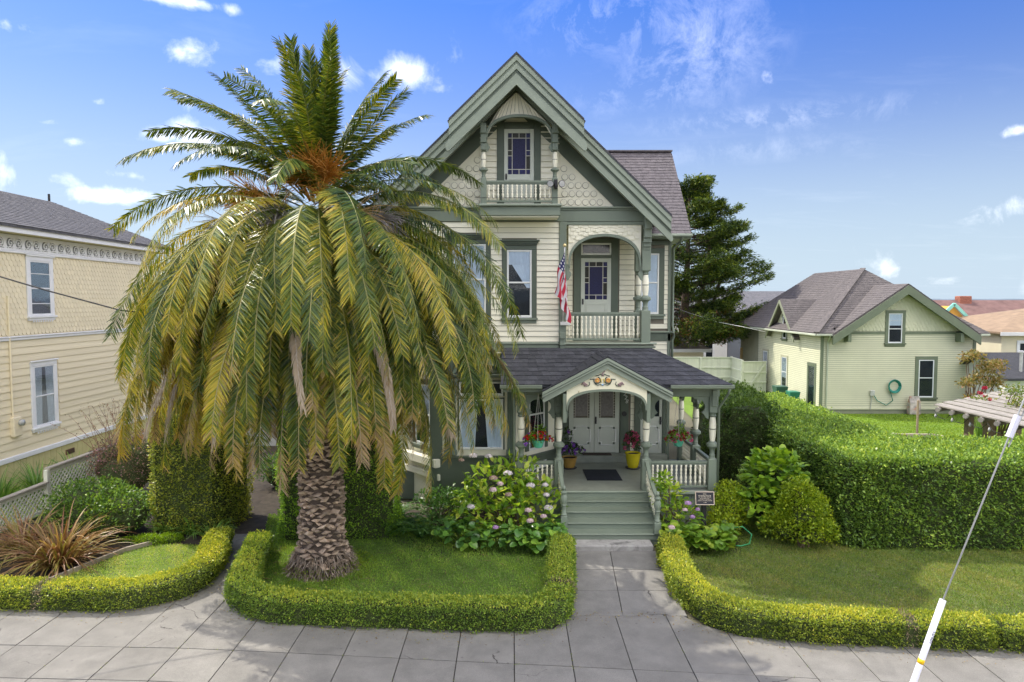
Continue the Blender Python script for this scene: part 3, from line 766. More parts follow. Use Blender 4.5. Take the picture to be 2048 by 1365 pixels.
# ---- wing wall (upper right)
with Frame(0, 0, YD):
    siding(house, 3.92, 5.10, 4.3, 5.14, 0, .157); siding(house, 3.92, 5.10, 5.33, 8.2, 0, .157, [(4.05, 4.98, 5.5, 8.1)])
    sash(house, 4.2, 4.80, 5.80, 7.78, .17, hood=0, curtain='full', split=.52)
    box('belt_course', SAGE, house, 3.92, 5.28, -.09, -.001, 5.18, 5.25, .02); box('belt_course', DARK, house, 3.92, 5.2, -.05, -.001, 4.92, 5.178, .008)
    box('frieze_board', DARK, house, 3.92, 5.14, -.05, -.001, 8.05, 8.2, .008)
    box('corner_board', SAGE, house, 5.10, 5.20, -.05, .1, .98, 8.21, .008)
MB().tube([(5.42, WE - .05, 8.27), (5.40, 22.05, 8.12), (5.24, 22.30, 7.95), (5.24, 22.30, 5.42), (5.27, 22.20, 5.26), (5.27, 22.2, 5.1), (5.24, 22.30, 4.95), (5.24, 22.30, 4.2)], .045, 8).build('downspout', SAGE, house, True)
# wing side wall (faces right)
with Frame(math.pi / 2, 5.12, YD):
    sw = MB()
    for i in range(36):
        z = .9 + i * .2; sw.add([(.1, -.03, z), (13.5, -.03, z), (13.5, 0, z), (.1, 0, z), (.1, -.005, z + .186), (13.5, -.005, z + .186)], [(0, 1, 5, 4), (0, 3, 2, 1), (0, 4, 3), (1, 2, 5)])
    sw.build('side_clapboards', CREAM, house)['kind'] = 'stuff'

# ---- first floor: bay on the left
bay = [(-2.05, 20.02), (.12, 20.02), (1.34, 21.40), (1.34, 21.62), (-3.3, 21.62), (-3.3, 21.45)]
MB().hprism(bay, .0, 4.72).build('bay_wall', CREAM, house)
FA = mat('bay_trim_paint', (.165, .215, .175), .5, .08, 2, .1, 80, .03)
def pilaster(x0, x1, z0, z1):
    p = MB().cbox(x0, x1, -.06, -.001, z0 + .16, z1 - .2)
    n = 5; w = (x1 - x0)
    for i in range(n): p.cbox(x0 + w * (i + .18) / n, x0 + w * (i + .82) / n, -.085, -.060, z0 + .17, z1 - .22, .006)
    p.cbox(x0 - .03, x1 + .03, -.10, -.002, z0, z0 + .158).cbox(x0 - .03, x1 + .03, -.12, -.002, z1 - .198, z1 - .1).cbox(x0 - .05, x1 + .05, -.16, -.002, z1 - .099, z1)
    p.build('pilaster', FA, house)
with Frame(0, 0, 20.02):
    sash(house, -1.56, -.26, 1.84, 3.35, .04, cm=DARK, split=0, curtain='sides', sill=False)
    sash(house, -1.56, -.26, 3.44, 3.86, .04, cm=DARK, split=0, sill=False, name='window')
    pilaster(-1.98, -1.66, 1.68, 3.95); pilaster(-.14, .10, 1.68, 3.95)
    box('bay_sill', DARK, house, -2.12, .14, -.10, -.002, 1.58, 1.66, .01); box('bay_apron', DARK, house, -2.08, .10, -.04, -.002, .2, 1.575, .01)
    box('bay_cornice', DARK, house, -2.2, .10, -.18, -.002, 4.0, 4.1, .02); box('bay_frieze', DARK, house, -2.1, .10, -.05, -.002, 4.102, 4.7, .02)
    ac = arch_pts(-1.75, -.08, 3.98, 4.5, 20, .8)
    MB().strip([(x, z + .06) for x, z in ac], [(x, z - .12) for x, z in ac], -.10, -.052).build('arched_hood', FA, house)
L2 = math.hypot(1.22, 1.38); A2 = math.atan2(1.38, 1.22)
with Frame(A2, .12, 20.02):
    sash(house, .55, 1.30, 1.70, 3.68, .16, cm=DARK, split=.55, curtain='top', cs=.2, sill=False)
    box('bay_sill', DARK, house, .02, L2 - .02, -.10, -.002, 1.48, 1.56, .01); box('bay_apron', DARK, house, .02, L2 - .02, -.03, -.002, 1.0, 1.475, .01)
    box('panel', WHITE, house, .4, 1.4, -.045, -.031, 1.08, 1.3, .01); box('bay_header', DARK, house, .02, L2 - .02, -.05, -.002, 3.86, 4.2, .01)
A3 = math.atan2(20.02 - 21.45, -2.05 + 3.3); L3 = math.hypot(1.25, 1.43)
with Frame(A3, -3.3, 21.45):
    sash(house, .5, 1.3, 1.84, 3.7, .16, cm=DARK, split=.5, curtain='full', cs=.5)
    siding(house, .02, .3, 1.0, 4.6, 0, .157); siding(house, 1.5, L3 - .05, 1.0, 4.6, 0, .157)
    box('bay_sill', CREAM, house, .02, L3 - .02, -.26, -.002, 1.30, 1.56, .02); box('bay_foot', CREAM, house, .02, L3 - .02, -.16, -.002, .9, 1.1, .02)
with Frame(0, 0, 21.6):
    siding(house, -3.72, -3.32, .4, 4.7, 0, .157)
box('corner_board', DARK, house, -2.42, -2.06, 19.98, 20.2, .4, 4.6, .01)
box('foundation', mat('foundation_paint', (.16, .19, .17), .7, .15, 2, .2, 40), house, -3.7, 1.3, 21.2, 21.6, 0, .9)

# ---- porch
PF = .98
YPF = 18.72
porch_x0, porch_x1 = .06, 5.74
box('porch_floor', DECK, house, porch_x0, porch_x1, 18.62, 22.39, PF - .10, PF, .012)
box('porch_nosing', SAGEL, house, 3.86, porch_x1 + .03, 18.57, 18.618, PF - .085, PF - .002, .015); box('porch_nosing', SAGEL, house, porch_x0 - .02, 1.46, 18.57, 18.618, PF - .085, PF - .002, .015)
MB().box(porch_x0 + .06, porch_x1 - .06, 18.68, 22.3, .0, PF - .102).build('porch_skirt', SAGE, house)
for i in range(17):
    xx = 3.92 + i * .106; board('skirt_board', SAGE, house, xx, xx + .098, 18.655, 18.678, .0, PF - .104)
for i in range(12):
    xx = .12 + i * .106; board('skirt_board', SAGE, house, xx, xx + .098, 18.655, 18.678, .0, PF - .104)
posts = [(.255, 18.75), (1.30, 18.75), (3.72, 18.75), (5.56, 18.75), (5.58, 20.55)]
PT = 3.86
for (cx, cy) in posts:
    turned(None, cx, cy, PF, PT, house, s=.108, ped=.88, block=.70, sq=.125)
    bracket(house, cx - .075, cx + .075, cy - .22, cy - .127, 3.34, 3.80, SAGE)
turned(None, 5.56, 22.25, PF, PT, house, s=.10, ped=.88, block=.70)
# beam and keyhole arches between the posts
box('porch_beam', SAGE, house, .06, 1.12, 18.66, 18.84, 3.66, 3.92, .01); box('porch_beam', SAGE, house, 3.84, 5.72, 18.66, 18.84, 3.60, 3.92, .01)
box('porch_beam', SAGE, house, 5.49, 5.69, 18.85, 22.38, 3.62, 3.92, .01); box('porch_beam', SAGE, house, .1, .32, 18.85, 20.0, 3.62, 3.92, .01)
def keyhole(x0, x1, y0, y1, z0, z1, parent, r):
    """spandrel brackets with a round keyhole cut at each end"""
    for s, xx in ((1, x0), (-1, x1)):
        pts = [(xx, z1), (xx, z0)]
        pts += [(xx + s * .06, z0 + .02), (xx + s * .12, z0 + .12)]
        cx, cz = xx + s * (.10 + r), z0 + .16 + r * .9
        for i in range(13):
            a = R(235) - R(160) * i / 12
            pts.append((cx + s * r * math.cos(a), cz + r * math.sin(a)))
        pts += [(cx + s * r * .9, z1)]
        MB().prism(pts[::1] if s < 0 else pts[::-1], y0, y1).build('keyhole_bracket', SAGE, parent) if False else MB().prism(pts if s > 0 else pts[::-1], y0, y1).build('keyhole_bracket', SAGE, parent)
keyhole(.375, 1.18, 18.71, 18.79, 2.98, 3.665, house, .20); keyhole(3.845, 5.435, 18.71, 18.79, 2.98, 3.605, house, .20)
# sides of the porch: keyholes seen edge on
with Frame(math.pi / 2, 5.58, 18.75):
    keyhole(.12, 1.68, -.03, .03, 2.98, 3.62, house, .2); keyhole(1.92, 3.4, -.03, .03, 2.98, 3.62, house, .2)
railing(house, (.385, 18.75), (1.17, 18.75), 1.06, 1.80, 6, r=.036); railing(house, (3.85, 18.75), (5.43, 18.75), 1.06, 1.80, 12, r=.036)
railing(house, (5.58, 18.9), (5.58, 20.42), 1.06, 1.80, 12, r=.036); railing(house, (5.58, 20.68), (5.58, 22.1), 1.06, 1.80, 11, r=.036)
box('porch_ceiling', mat('porch_ceiling_paint', (.5, .52, .45), .6, .06, 2, .1), house, .02, 5.68, 18.85, 22.38, 3.925, 3.96, .004)
# entry gable
GX, GY, GP, GS = 2.52, 17.92, 4.74, .53
def zg(x): return GP - GS * abs(x - GX)
# porch roof planes
EZ, EY, TZ, TY = 4.0, 18.08, 4.85, YF - .05
px0, px1, ptx = -.30, 5.86, 4.05
pm_ = slab([(px0, EY, EZ), (px1, EY, EZ), (ptx, TY, TZ), (px0, TY, TZ)], .06)
k = slab([(px1, EY, EZ), (px1, 22.38, EZ), (ptx, 22.38, TZ), (ptx, TY, TZ)], .06); pm_.add(k.v, k.f)
proof = pm_.build('porch_roof', ASPH, house)
yend = 19.95
gm = MB()
for s in (-1, 1):
    E = GX + s * 1.70
    q = [(GX, GY, GP + .02), (E, GY, zg(E) + .02), (E, EY + .2, zg(E) + .02), (GX, yend, GP + .02)]
    k = slab(q if s > 0 else q[::-1], .05); gm.add(k.v, k.f)
groof = gm.build('entry_gable_roof', ASPH, house)
rg = random.Random(5)
def porch_skip(c):   # hidden below the entry gable's slopes
    return abs(c.x - GX) < 1.75 and zg(c.x) > c.z + .02
shingle_rows('roof_shingle', proof, (px0, EY - .03, EZ), (px1, EY - .03, EZ), (px0, TY, TZ), (ptx, TY, TZ), 9, .24, ASPH, rg, individual=True, thick=.018, skip=porch_skip, cap=290)
shingle_rows('roof_shingle', proof, (px1, 22.38, EZ), (px1, EY, EZ), (ptx, 22.38, TZ), (ptx, TY, TZ), 9, .24, ASPH, rg, thick=.018)
for s in (-1, 1):
    E = GX + s * 1.72
    A_, B_ = (E, GY - .01, zg(E) + .02), (E, 18.4, zg(E) + .02)
    shingle_rows('roof_shingle', groof, A_, B_, (GX, GY - .01, GP + .02), (GX, yend, GP + .02), 7, .26, ASPH, rg, thick=.016)
# hip and ridge caps
def caps(parent, p, q, n, w=.20):
    p, q = Vector(p), Vector(q)
    for i in range(n):
        a, b = p.lerp(q, i / n), p.lerp(q, (i + 1.25) / n if i < n - 1 else 1.0)
        a = a + Vector((0, 0, .035)); b = b + Vector((0, 0, .018)); t = (b - a).normalized(); sd_ = t.cross(Vector((0, 0, 1))).normalized() * w / 2
        dn = Vector((0, 0, -.055)); th = Vector((0, 0, -.02))
        vs = [a - sd_ + dn, a, a + sd_ + dn, b - sd_ + dn, b, b + sd_ + dn, a - sd_ + dn + th, a + th, a + sd_ + dn + th]
        MB().add(vs, [(0, 1, 4, 3), (1, 2, 5, 4), (0, 6, 7, 1), (1, 7, 8, 2)]).build('hip_cap', ASPH, parent)
caps(proof, (px1, EY - .02, EZ), (ptx, TY, TZ), 13)
caps(groof, (GX, GY - .01, GP + .02), (GX, yend, GP + .02), 7)
# gutters, frieze
for a, b in ((px0 - .02, GX - 1.72), (GX + 1.70, px1 + .05)):
    MB().xprism([(EY + .04, EZ - .115), (EY - .02, EZ - .11), (EY - .075, EZ - .08), (EY - .085, EZ - .045), (EY - .07, EZ - .03), (EY - .10, EZ - .012), (EY - .10, EZ + .003), (EY + .04, EZ + .003)], a, b).build('gutter', SAGEL, house)
    box('porch_soffit', SAGE, house, a + .03, b - .04, EY + .042, 18.9, 3.925, 3.955, .004)
MB().xprism([(EY + .10, 3.80), (EY + .10, 3.90), (18.66, 3.90), (18.66, 3.80)], px0 + .05, GX - 1.70).build('porch_frieze', SAGE, house)
MB().tube([(5.80, EY - .02, 3.90), (5.80, EY + .1, 3.74), (5.69, 18.62, 3.30), (5.69, 18.62, .3)], .035, 8).build('downspout', SAGE, house, True)
MB().tube([(.0, EY - .0, 3.9), (.02, 18.4, 3.7), (.05, 18.62, 3.3), (.05, 18.62, .3)], .035, 8).build('downspout', SAGE, house, True)
# barge of the entry gable
for s in (-1, 1):
    c = math.sqrt(1 + GS * GS); E = GX + s * 1.72
    for (a, b, y, mm) in ((0, .06, GY - .07, SAGEL), (.06, .085, GY - .03, SAGE), (.085, .125, GY - .05, SAGEL), (.125, .142, GY - .015, DARK)):
        t = [(GX, GP - a * c), (E, zg(E) - a * c)]; bt = [(GX, GP - b * c), (E, zg(E) - b * c)]
        (MB().strip(t, bt, y, GY + .05) if s > 0 else MB().strip(bt, t, y, GY + .05)).build('barge_moulding', mm, groof)
    a, b = .142, .265; Ei = GX + s * 1.62
    t = [(GX, GP - a * c), (Ei, zg(Ei) - a * c)]; bt = [(GX, GP - b * c), (Ei, zg(Ei) - b * c)]; w = (b - a) * c
    for j in range(1, 7):
        th = math.pi / 2 * j / 6; ex = .09
        t.append((Ei + s * ex * math.sin(th), zg(Ei) - a * c - GS * ex * math.sin(th) - w * .45 * (1 - math.cos(th)))); bt.append((Ei + s * ex * math.sin(th), zg(Ei) - b * c - GS * ex * math.sin(th) + w * .45 * (1 - math.cos(th))))
    (MB().strip(t, bt, GY, GY + .06) if s > 0 else MB().strip(bt, t, GY, GY + .06)).build('barge_board', SAGEL, groof)
# arched cream panel under the gable
pa0, pa1 = 1.45, 3.58; YA = 17.985
pa = arch_pts(pa0, pa1, 3.36, 3.90, 30, .62)
tp = [(x, max(z + .02, min(zg(x) - .22, 4.6))) for x, z in pa]
TYM = mat('tympanum_cream', (.78, .74, .55), .55, .05, 2, .1, 70)
MB().strip(tp, pa, YA, YA + .04).build('tympanum', TYM, groof)
MB().strip([(x, z + .004) for x, z in pa], [(x * .965 + .035 * (pa0 + pa1) / 2, z - .055) for x, z in pa], YA - .03, YA + .5).build('arch_trim', SAGE, groof)
for s, xx in ((1, pa0), (-1, pa1)):
    box('arch_return', SAGE, groof, xx - (.10 if s > 0 else 0), xx + (.10 if s < 0 else 0), YA - .005, 18.62, 3.0, 3.78, .008)
    q = [(xx, 3.40), (xx, 2.95), (xx + s * .07, 3.0), (xx + s * .12, 3.12), (xx + s * .06, 3.18), (xx + s * .03, 3.28), (xx + s * .07, 3.38)]
    MB().prism(q if s < 0 else q[::-1], 18.64, 18.72).build('arch_cusp', SAGE, groof)
# painted carving on the tympanum
SCR = mat('carving_green', (.05, .08, .07), .5, .2, 8, .2); ORA = mat('carving_orange', (.75, .36, .10), .5, .15, 8, .1); YEL = mat('carving_yellow', (.85, .66, .18), .5, .1, 8, .1)
MAU = mat('carving_mauve', (.34, .24, .24), .5, .2, 8, .2); LBL = mat('carving_blue', (.35, .55, .8), .5, .1, 8, .1)
def tubexz(pts, r, m, nm='scroll', y=YA - .012): MB().tube([(x, y, z) for x, z in pts], r, 6).build(nm, m, groof, True)
CX = 2.40
for s in (-1, 1):
    fx, fz = CX + s * .145, 4.135
    ring = [(fx + .088 * math.cos(a), fz + .088 * math.sin(a)) for a in [R(90 - s * 60) + s * R(-15 * i) for i in range(20)]]
    tubexz(ring, .013, SCR)
    for kk in range(8):
        a = 2 * math.pi * kk / 8
        MB().lathe([(.0, -.008), (.023, -.006), (.026, 0), (.0, .001)], 0, 0, 8).build('petal', ORA, None) if False else MB().tube([(fx + .022 * math.cos(a), YA - .018, fz + .022 * math.sin(a)), (fx + .043 * math.cos(a), YA - .02, fz + .043 * math.sin(a)), (fx + .062 * math.cos(a), YA - .012, fz + .062 * math.sin(a))], .017, 6).build('petal', ORA, groof, True)
    MB().tube([(fx, YA - .03, fz), (fx, YA - .002, fz)], .02, 8).build('flower_centre', YEL, groof, True)
    tubexz([(CX + s * .22, 4.10), (CX + s * .20, 4.04), (CX + s * .13, 4.005), (CX + s * .06, 4.03), (CX, 4.0)], .010, SCR)
    tubexz([(CX, 4.26), (CX + s * .05, 4.30), (CX + s * .11, 4.27), (CX + s * .19, 4.25)], .013, SCR)
    tubexz([(CX + s * .24, 4.17), (CX + s * .34, 4.165)], .011, SCR)
    tubexz([(CX + s * .04, 4.08), (CX + s * .045, 4.15), (CX + s * .02, 4.18)], .016, YEL)
    # side sprays
    for (dx, dz, ln) in ((0, 0, .10), (.05, .03, .09), (.02, -.04, .07), (.08, .0, .08)):
        x0_, z0_ = CX + s * (.40 + dx), 4.02 + dz
        tubexz([(x0_, z0_), (x0_ + s * ln * .6, z0_ + .03), (x0_ + s * ln, z0_ + .0)], .02, MAU, 'carved_leaf')
    tubexz([(CX + s * .36, 4.10), (CX + s * .34, 4.04), (CX + s * .37, 3.99), (CX + s * .44, 3.985)], .011, SCR)
    tubexz([(CX + s * .62, 3.86), (CX + s * .635, 3.83), (CX + s * .62, 3.80), (CX + s * .63, 3.77)], .009, BRASS, 'chain')
MB().tube([(CX, YA - .02, 4.015), (CX, YA - .002, 4.015)], .028, 10).build('roundel', LBL, groof, True)
tubexz([(CX - .02, 4.25), (CX + .01, 4.33), (CX + .06, 4.40)], .016, MAU, 'carved_leaf'); tubexz([(CX + .02, 4.25), (CX - .01, 4.33)], .016, MAU, 'carved_leaf')
# ---- door wall of the porch
with Frame(0, 0, YD):
    siding(house, 1.41, 5.10, PF + .1, 3.9, 0, .2, [(1.55, 3.92, 0, 5), (4.05, 5.06, 0, 5)])
    # double door
    MB().cbox(1.58, 1.868, -.08, -.001, PF, 3.9).cbox(3.562, 3.84, -.08, -.001, PF, 3.9).cbox(1.87, 3.56, -.08, -.001, 3.70, 3.9).build('door_casing', DARK, house)
    GL = mat('etched_glass', (.16, .145, .14), .35, .35, 14, .4, 60, .1, spec=.5)
    BORD = mat('jewel_border', (.09, .08, .06), .2, .6, 60, .3, 60, .1, spec=.6)
    for (x0, x1, sgn) in ((1.88, 2.71, 1), (2.72, 3.55, -1)):
        g0, g1, gz0, gz1 = x0 + .15, x1 - .15, 2.38, 3.52
        d = MB().cbox(x0, g0, -.05, -.004, 1.22, 3.69).cbox(g1, x1, -.05, -.004, 1.22, 3.69).cbox(g0, g1, -.05, -.004, gz1, 3.69).cbox(g0, g1, -.05, -.004, 1.22, gz0).build('front_door', DOORP, house)
        MB().box(g0, g1, -.03, -.006, gz0, gz1).build('border_pane', BORD, d); MB().box(g0 + .06, g1 - .06, -.036, -.031, gz0 + .06, gz1).build('pane', GL, d)
        cmm = MB()
        for xx in (g0 + .055, g1 - .055): cmm.box(xx - .005, xx + .005, -.042, -.03, gz0, gz1)
        for zz in [gz0 + .055] + [gz0 + .055 + i * .09 for i in range(1, 12)]: cmm.box(g0, g0 + .055, -.04, -.03, zz - .004, zz + .004).box(g1 - .055, g1, -.04, -.03, zz - .004, zz + .004)
        cmm.build('came', LEAD, d)
        # raised panel with clipped corners
        p0, p1, q0, q1 = x0 + .13, x1 - .13, 1.48, 2.10; kc = .10
        out = [(p0 + kc, q0), (p1 - kc, q0), (p1 - kc, q0 + kc), (p1, q0 + kc), (p1, q1 - kc), (p1 - kc, q1 - kc), (p1 - kc, q1), (p0 + kc, q1), (p0 + kc, q1 - kc), (p0, q1 - kc), (p0, q0 + kc), (p0 + kc, q0 + kc)]
        MB().tube([(x, -.055, z) for x, z in out + out[:1]], .018, 5).build('panel_moulding', WHITE, d)
        for (cx_, cz_, a0) in ((p0 + .02, q0 + .02, 0), (p1 - .02, q0 + .02, 90), (p1 - .02, q1 - .02, 180), (p0 + .02, q1 - .02, 270)):
            pts = [(cx_, cz_)] + [(cx_ + .085 * math.cos(R(a0 + 15 * i)), cz_ + .085 * math.sin(R(a0 + 15 * i))) for i in range(7)]
            MB().prism(pts, -.058, -.05).build('corner_rosette', DARK, d)
        if sgn < 0: MB().cbox(x0 + .015, x0 + .075, -.068, -.05, 2.18, 2.42, .004).tube([(x0 + .045, -.06, 2.3), (x0 + .045, -.12, 2.3)], .028, 8).build('handle', BLACK, d)
    box('door_threshold', DECK, house, 1.56, 3.88, -.50, -.002, PF + .002, 1.215, .012); box('door_threshold', DECK, house, 4.02, 5.08, -.35, -.002, PF + .002, 1.2, .012)
    # single door on the right
    x0, x1 = 4.24, 4.96
    MB().cbox(4.04, x0 - .002, -.07, -.001, PF, 3.8).cbox(x1 + .002, 5.08, -.07, -.001, PF, 3.8).cbox(x0, x1, -.07, -.001, 3.62, 3.8).build('door_casing', DARK, house)
    g0, g1, gz0, gz1 = x0 + .1, x1 - .1, 2.42, 3.45
    d = MB().cbox(x0, g0, -.05, -.004, 1.2, 3.61).cbox(g1, x1, -.05, -.004, 1.2, 3.61).cbox(g0, g1, -.05, -.004, gz1, 3.61).cbox(g0, g1, -.05, -.004, 1.2, gz0).build('side_door', DOORP, house)
    MB().box(g0, g1, -.012, -.006, gz0, gz1).build('interior', INTERIOR, d); MB().box(g0, g1, -.034, -.03, gz0, gz1).build('pane', GLASS, d)
    p0, p1, q0, q1, kc = x0 + .11, x1 - .11, 1.48, 2.10, .09
    out = [(p0 + kc, q0), (p1 - kc, q0), (p1 - kc, q0 + kc), (p1, q0 + kc), (p1, q1 - kc), (p1 - kc, q1 - kc), (p1 - kc, q1), (p0 + kc, q1), (p0 + kc, q1 - kc), (p0, q1 - kc), (p0, q0 + kc), (p0 + kc, q0 + kc)]
    MB().tube([(x, -.055, z) for x, z in out + out[:1]], .018, 5).build('panel_moulding', WHITE, d)
    for (cx_, cz_, a0) in ((p0 + .02, q0 + .02, 0), (p1 - .02, q0 + .02, 90), (p1 - .02, q1 - .02, 180), (p0 + .02, q1 - .02, 270)):
        pts = [(cx_, cz_)] + [(cx_ + .08 * math.cos(R(a0 + 15 * i)), cz_ + .08 * math.sin(R(a0 + 15 * i))) for i in range(7)]
        MB().prism(pts, -.058, -.05).build('corner_rosette', DARK, d)
    MB().cbox(x1 - .085, x1 - .025, -.066, -.05, 2.16, 2.42, .004).tube([(x1 - .055, -.06, 2.28), (x1 - .055, -.12, 2.28)], .026, 8).build('handle', BLACK, d)
    MB().lathe([(.085, 0), (.085, .02), (.06, .03), (.03, .03)], 0, 0, 12).v and None
    MB().tube([(3.70, -.1, 2.52), (3.70, -.081, 2.52)], .085, 14).build('door_knocker_plate', BLACK, house)
# house number, brush-style digits set down the casing
def text(name, s, m, parent, loc, size, rot=(math.pi / 2, 0, 0), extrude=.004, align='CENTER', shear=0., sx=1.):
    cu = bpy.data.curves.new(name, 'FONT'); cu.body = s; cu.size = size; cu.extrude = extrude; cu.align_x = align; cu.align_y = 'CENTER'; cu.shear = shear
    cu.materials.append(m); cu.resolution_u = 3
    t_ = bpy.data.objects.new('t', cu); COL.objects.link(t_); bpy.context.view_layer.update()
    me = bpy.data.meshes.new_from_object(t_.evaluated_get(bpy.context.evaluated_depsgraph_get())); bpy.data.objects.remove(t_); bpy.data.curves.remove(cu)
    return link(name, me, parent, loc, rot, (sx, 1, 1))
for i, ch in enumerate('1228'):
    text('house_number', ch, WHITE, house, (3.67 + i * .033, YD - .09, 3.31 - i * .128), .18, shear=.3, extrude=.006)

# ---- steps
TR = [(18.23, .815), (17.81, .65), (17.40, .485), (17.03, .32)]
sx0, sx1 = 1.42, 3.74
for i, (yn, z) in enumerate(TR):
    yb = (18.66 if i == 0 else TR[i - 1][0] + .05)
    yb2 = 18.62 if i == 0 else TR[i - 1][0] + .07
    board('riser', SAGE, house, sx0, sx1, yn + .04, yn + .065, z - .165 if i < 3 else .155, z - .042)
    box('tread', SAGE, house, sx0 - .03, sx1 + .03, yn, yb2, z - .04, z, .014)
board('riser', SAGE, house, sx0, sx1, 18.60, 18.62, .80, PF - .04)
box('tread', SAGEL, house, sx0 - .03, sx1 + .10, 18.57, 18.66, PF - .038, PF + .003, .014)
for xx in (sx0 - .06, sx1 + .0):
    MB().xprism([(17.06, .15), (18.6, .15), (18.6, .92), (18.25, .78), (17.83, .61), (17.42, .44), (17.06, .28)], xx, xx + .05).build('stringer', SAGE, house)
def stair_rail(px_, nx, ny, nz0):
    n = MB().cbox(nx - .085, nx + .085, ny - .085, ny + .085, nz0, nz0 + .30, .01).build('newel_post', SAGE, house)
    MB().lathe([(.07, nz0 + .30), (.085, nz0 + .33), (.06, nz0 + .36), (.062, nz0 + .55), (.08, nz0 + .58), (.06, nz0 + .60), (.085, nz0 + .68), (.092, nz0 + .78), (.06, nz0 + .86), (.085, nz0 + .89), (.085, nz0 + .92), (.05, nz0 + .94), (.05, nz0 + .95), (.05, nz0 + .97)], nx, ny, 12).build('turning', SAGE, n, auto=45)
    MB().lathe([(.03, nz0 + .97), (.05, nz0 + 1.0), (.05, nz0 + 1.03), (.02, nz0 + 1.08), (.0, nz0 + 1.1)], nx, ny, 10).build('finial', SAGE, n, True)
    p, q = Vector((px_, 18.62, 1.80)), Vector((nx, ny + .04, nz0 + .92))
    mid = [p.lerp(q, t) - Vector((0, 0, .10 * math.sin(math.pi * t))) for t in [i / 8 for i in range(9)]]
    rl = MB()
    for a, b in zip(mid[:-1], mid[1:]): rl.beam(a, b, .09, .06)
    r = rl.build('stair_rail', SAGE, house)
    lo = [v - Vector((0, 0, .62)) for v in mid]; rl2 = MB()
    for a, b in zip(lo[:-1], lo[1:]): rl2.beam(a, b, .06, .05)
    rl2.build('bottom_rail', SAGE, r)
    for i in range(8):
        t = (i + .6) / 8.2; v = p.lerp(q, t) - Vector((0, 0, .10 * math.sin(math.pi * t)))
        fpiece('baluster', baluster_mesh(.54), r, (v.x, v.y, v.z - .59))
stair_rail(1.30, 1.34, 17.35, .40); stair_rail(3.72, 3.70, 17.08, .32)
box('step_base', SAGE, house, 1.44, 3.72, 17.10, 18.55, .0, .27, .01)
box('concrete_step', mat('concrete_step', (.36, .35, .33), .85, .2, 3, .5, 60, .05, stain=(.08, .08, .075), stain_amt=.75, stain_scale=2.2), house, 1.42, 3.52, 16.62, 17.12, 0.002, .165, .02)
# ------------------------------------------------------------------ the setting: ground, lawn, paving
GROUND = mat('earth', (.10, .095, .06), .95, .3, .15, .3, 3, 0, stain=(.16, .15, .10), stain_amt=.5, stain_scale=.05)
g = MB(); S_ = 9000
g.add([(-S_, -S_, -.03), (S_, -S_, -.03), (S_, S_, -.03), (-S_, S_, -.03)], [(0, 1, 2, 3)])
tag(g.build('ground', GROUND), kind='structure')
LAWN = mat('lawn_soil', (.13, .17, .045), .95, .35, 1.2, .5, 20, 0, stain=(.20, .18, .085), stain_amt=.5, stain_scale=.7)
def sheet(name, poly, z, m): return tag(MB().add([(x, y, z) for x, y in poly], [tuple(range(len(poly)))]).build(name, m), kind='structure')
LAWN_MID = [(-5.7, 13.6), (-4, 13.1), (.3, 12.9), (1.0, 13.5), (1.2, 17.0), (1.2, 18.9), (-7.1, 19.6), (-6.3, 16.8)]
LAWN_R = [(3.75, 17.0), (3.62, 14.6), (3.9, 13.3), (4.6, 12.6), (16, 11.6), (16, 18.2), (6, 20.2), (3.8, 18.5)]
LAWN_L = [(-10.4, 14.2), (-8.3, 13.8), (-7.0, 14.6), (-7.3, 16.9), (-8.2, 17.1), (-9.4, 17.2), (-10.0, 16.2)]
sheet('lawn', LAWN_MID, .012, LAWN); sheet('lawn', LAWN_R, .012, mat('dry_lawn_soil', (.10, .12, .04), .95, .35, 1.2, .5, 20, 0, stain=(.19, .16, .08), stain_amt=.5, stain_scale=.7)); sheet('lawn', LAWN_L, .014, LAWN)
LAWN2 = mat('back_lawn_soil', (.12, .20, .02), .95, .2, .8, .4, 20, 0)
sheet('back_lawn', [(8, 19.5), (40, 19.5), (40, 38), (17, 38), (17, 46), (10.5, 46)], .012, LAWN2)
sheet('side_lawn', [(-17, 15), (-13.7, 15), (-13.7, 34), (-17, 34)], .012, LAWN)
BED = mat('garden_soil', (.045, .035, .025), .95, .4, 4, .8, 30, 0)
sheet('garden_bed', [(-13.5, 13.8), (-10.6, 14.2), (-10.05, 16.2), (-9.4, 17.25), (-8.2, 17.15), (-7.3, 17.1), (-7.3, 20.5), (-13.5, 22)], .016, BED)
sheet('side_yard_shade', [(-10.5, 18.5), (-3.9, 18.5), (-3.9, 29), (-10.5, 29)], .018, BED)  # dark sheet laid here to stand in for the passage's shade
sheet('garden_bed', [(-1.9, 16.3), (1.35, 16.5), (1.35, 18.6), (.1, 20.0), (-3.4, 20.0), (-3.4, 17.6)], .016, BED)
sheet('garden_bed', [(3.6, 16.5), (5.6, 16.6), (6.2, 18), (6.2, 20), (3.8, 18.6)], .016, BED)
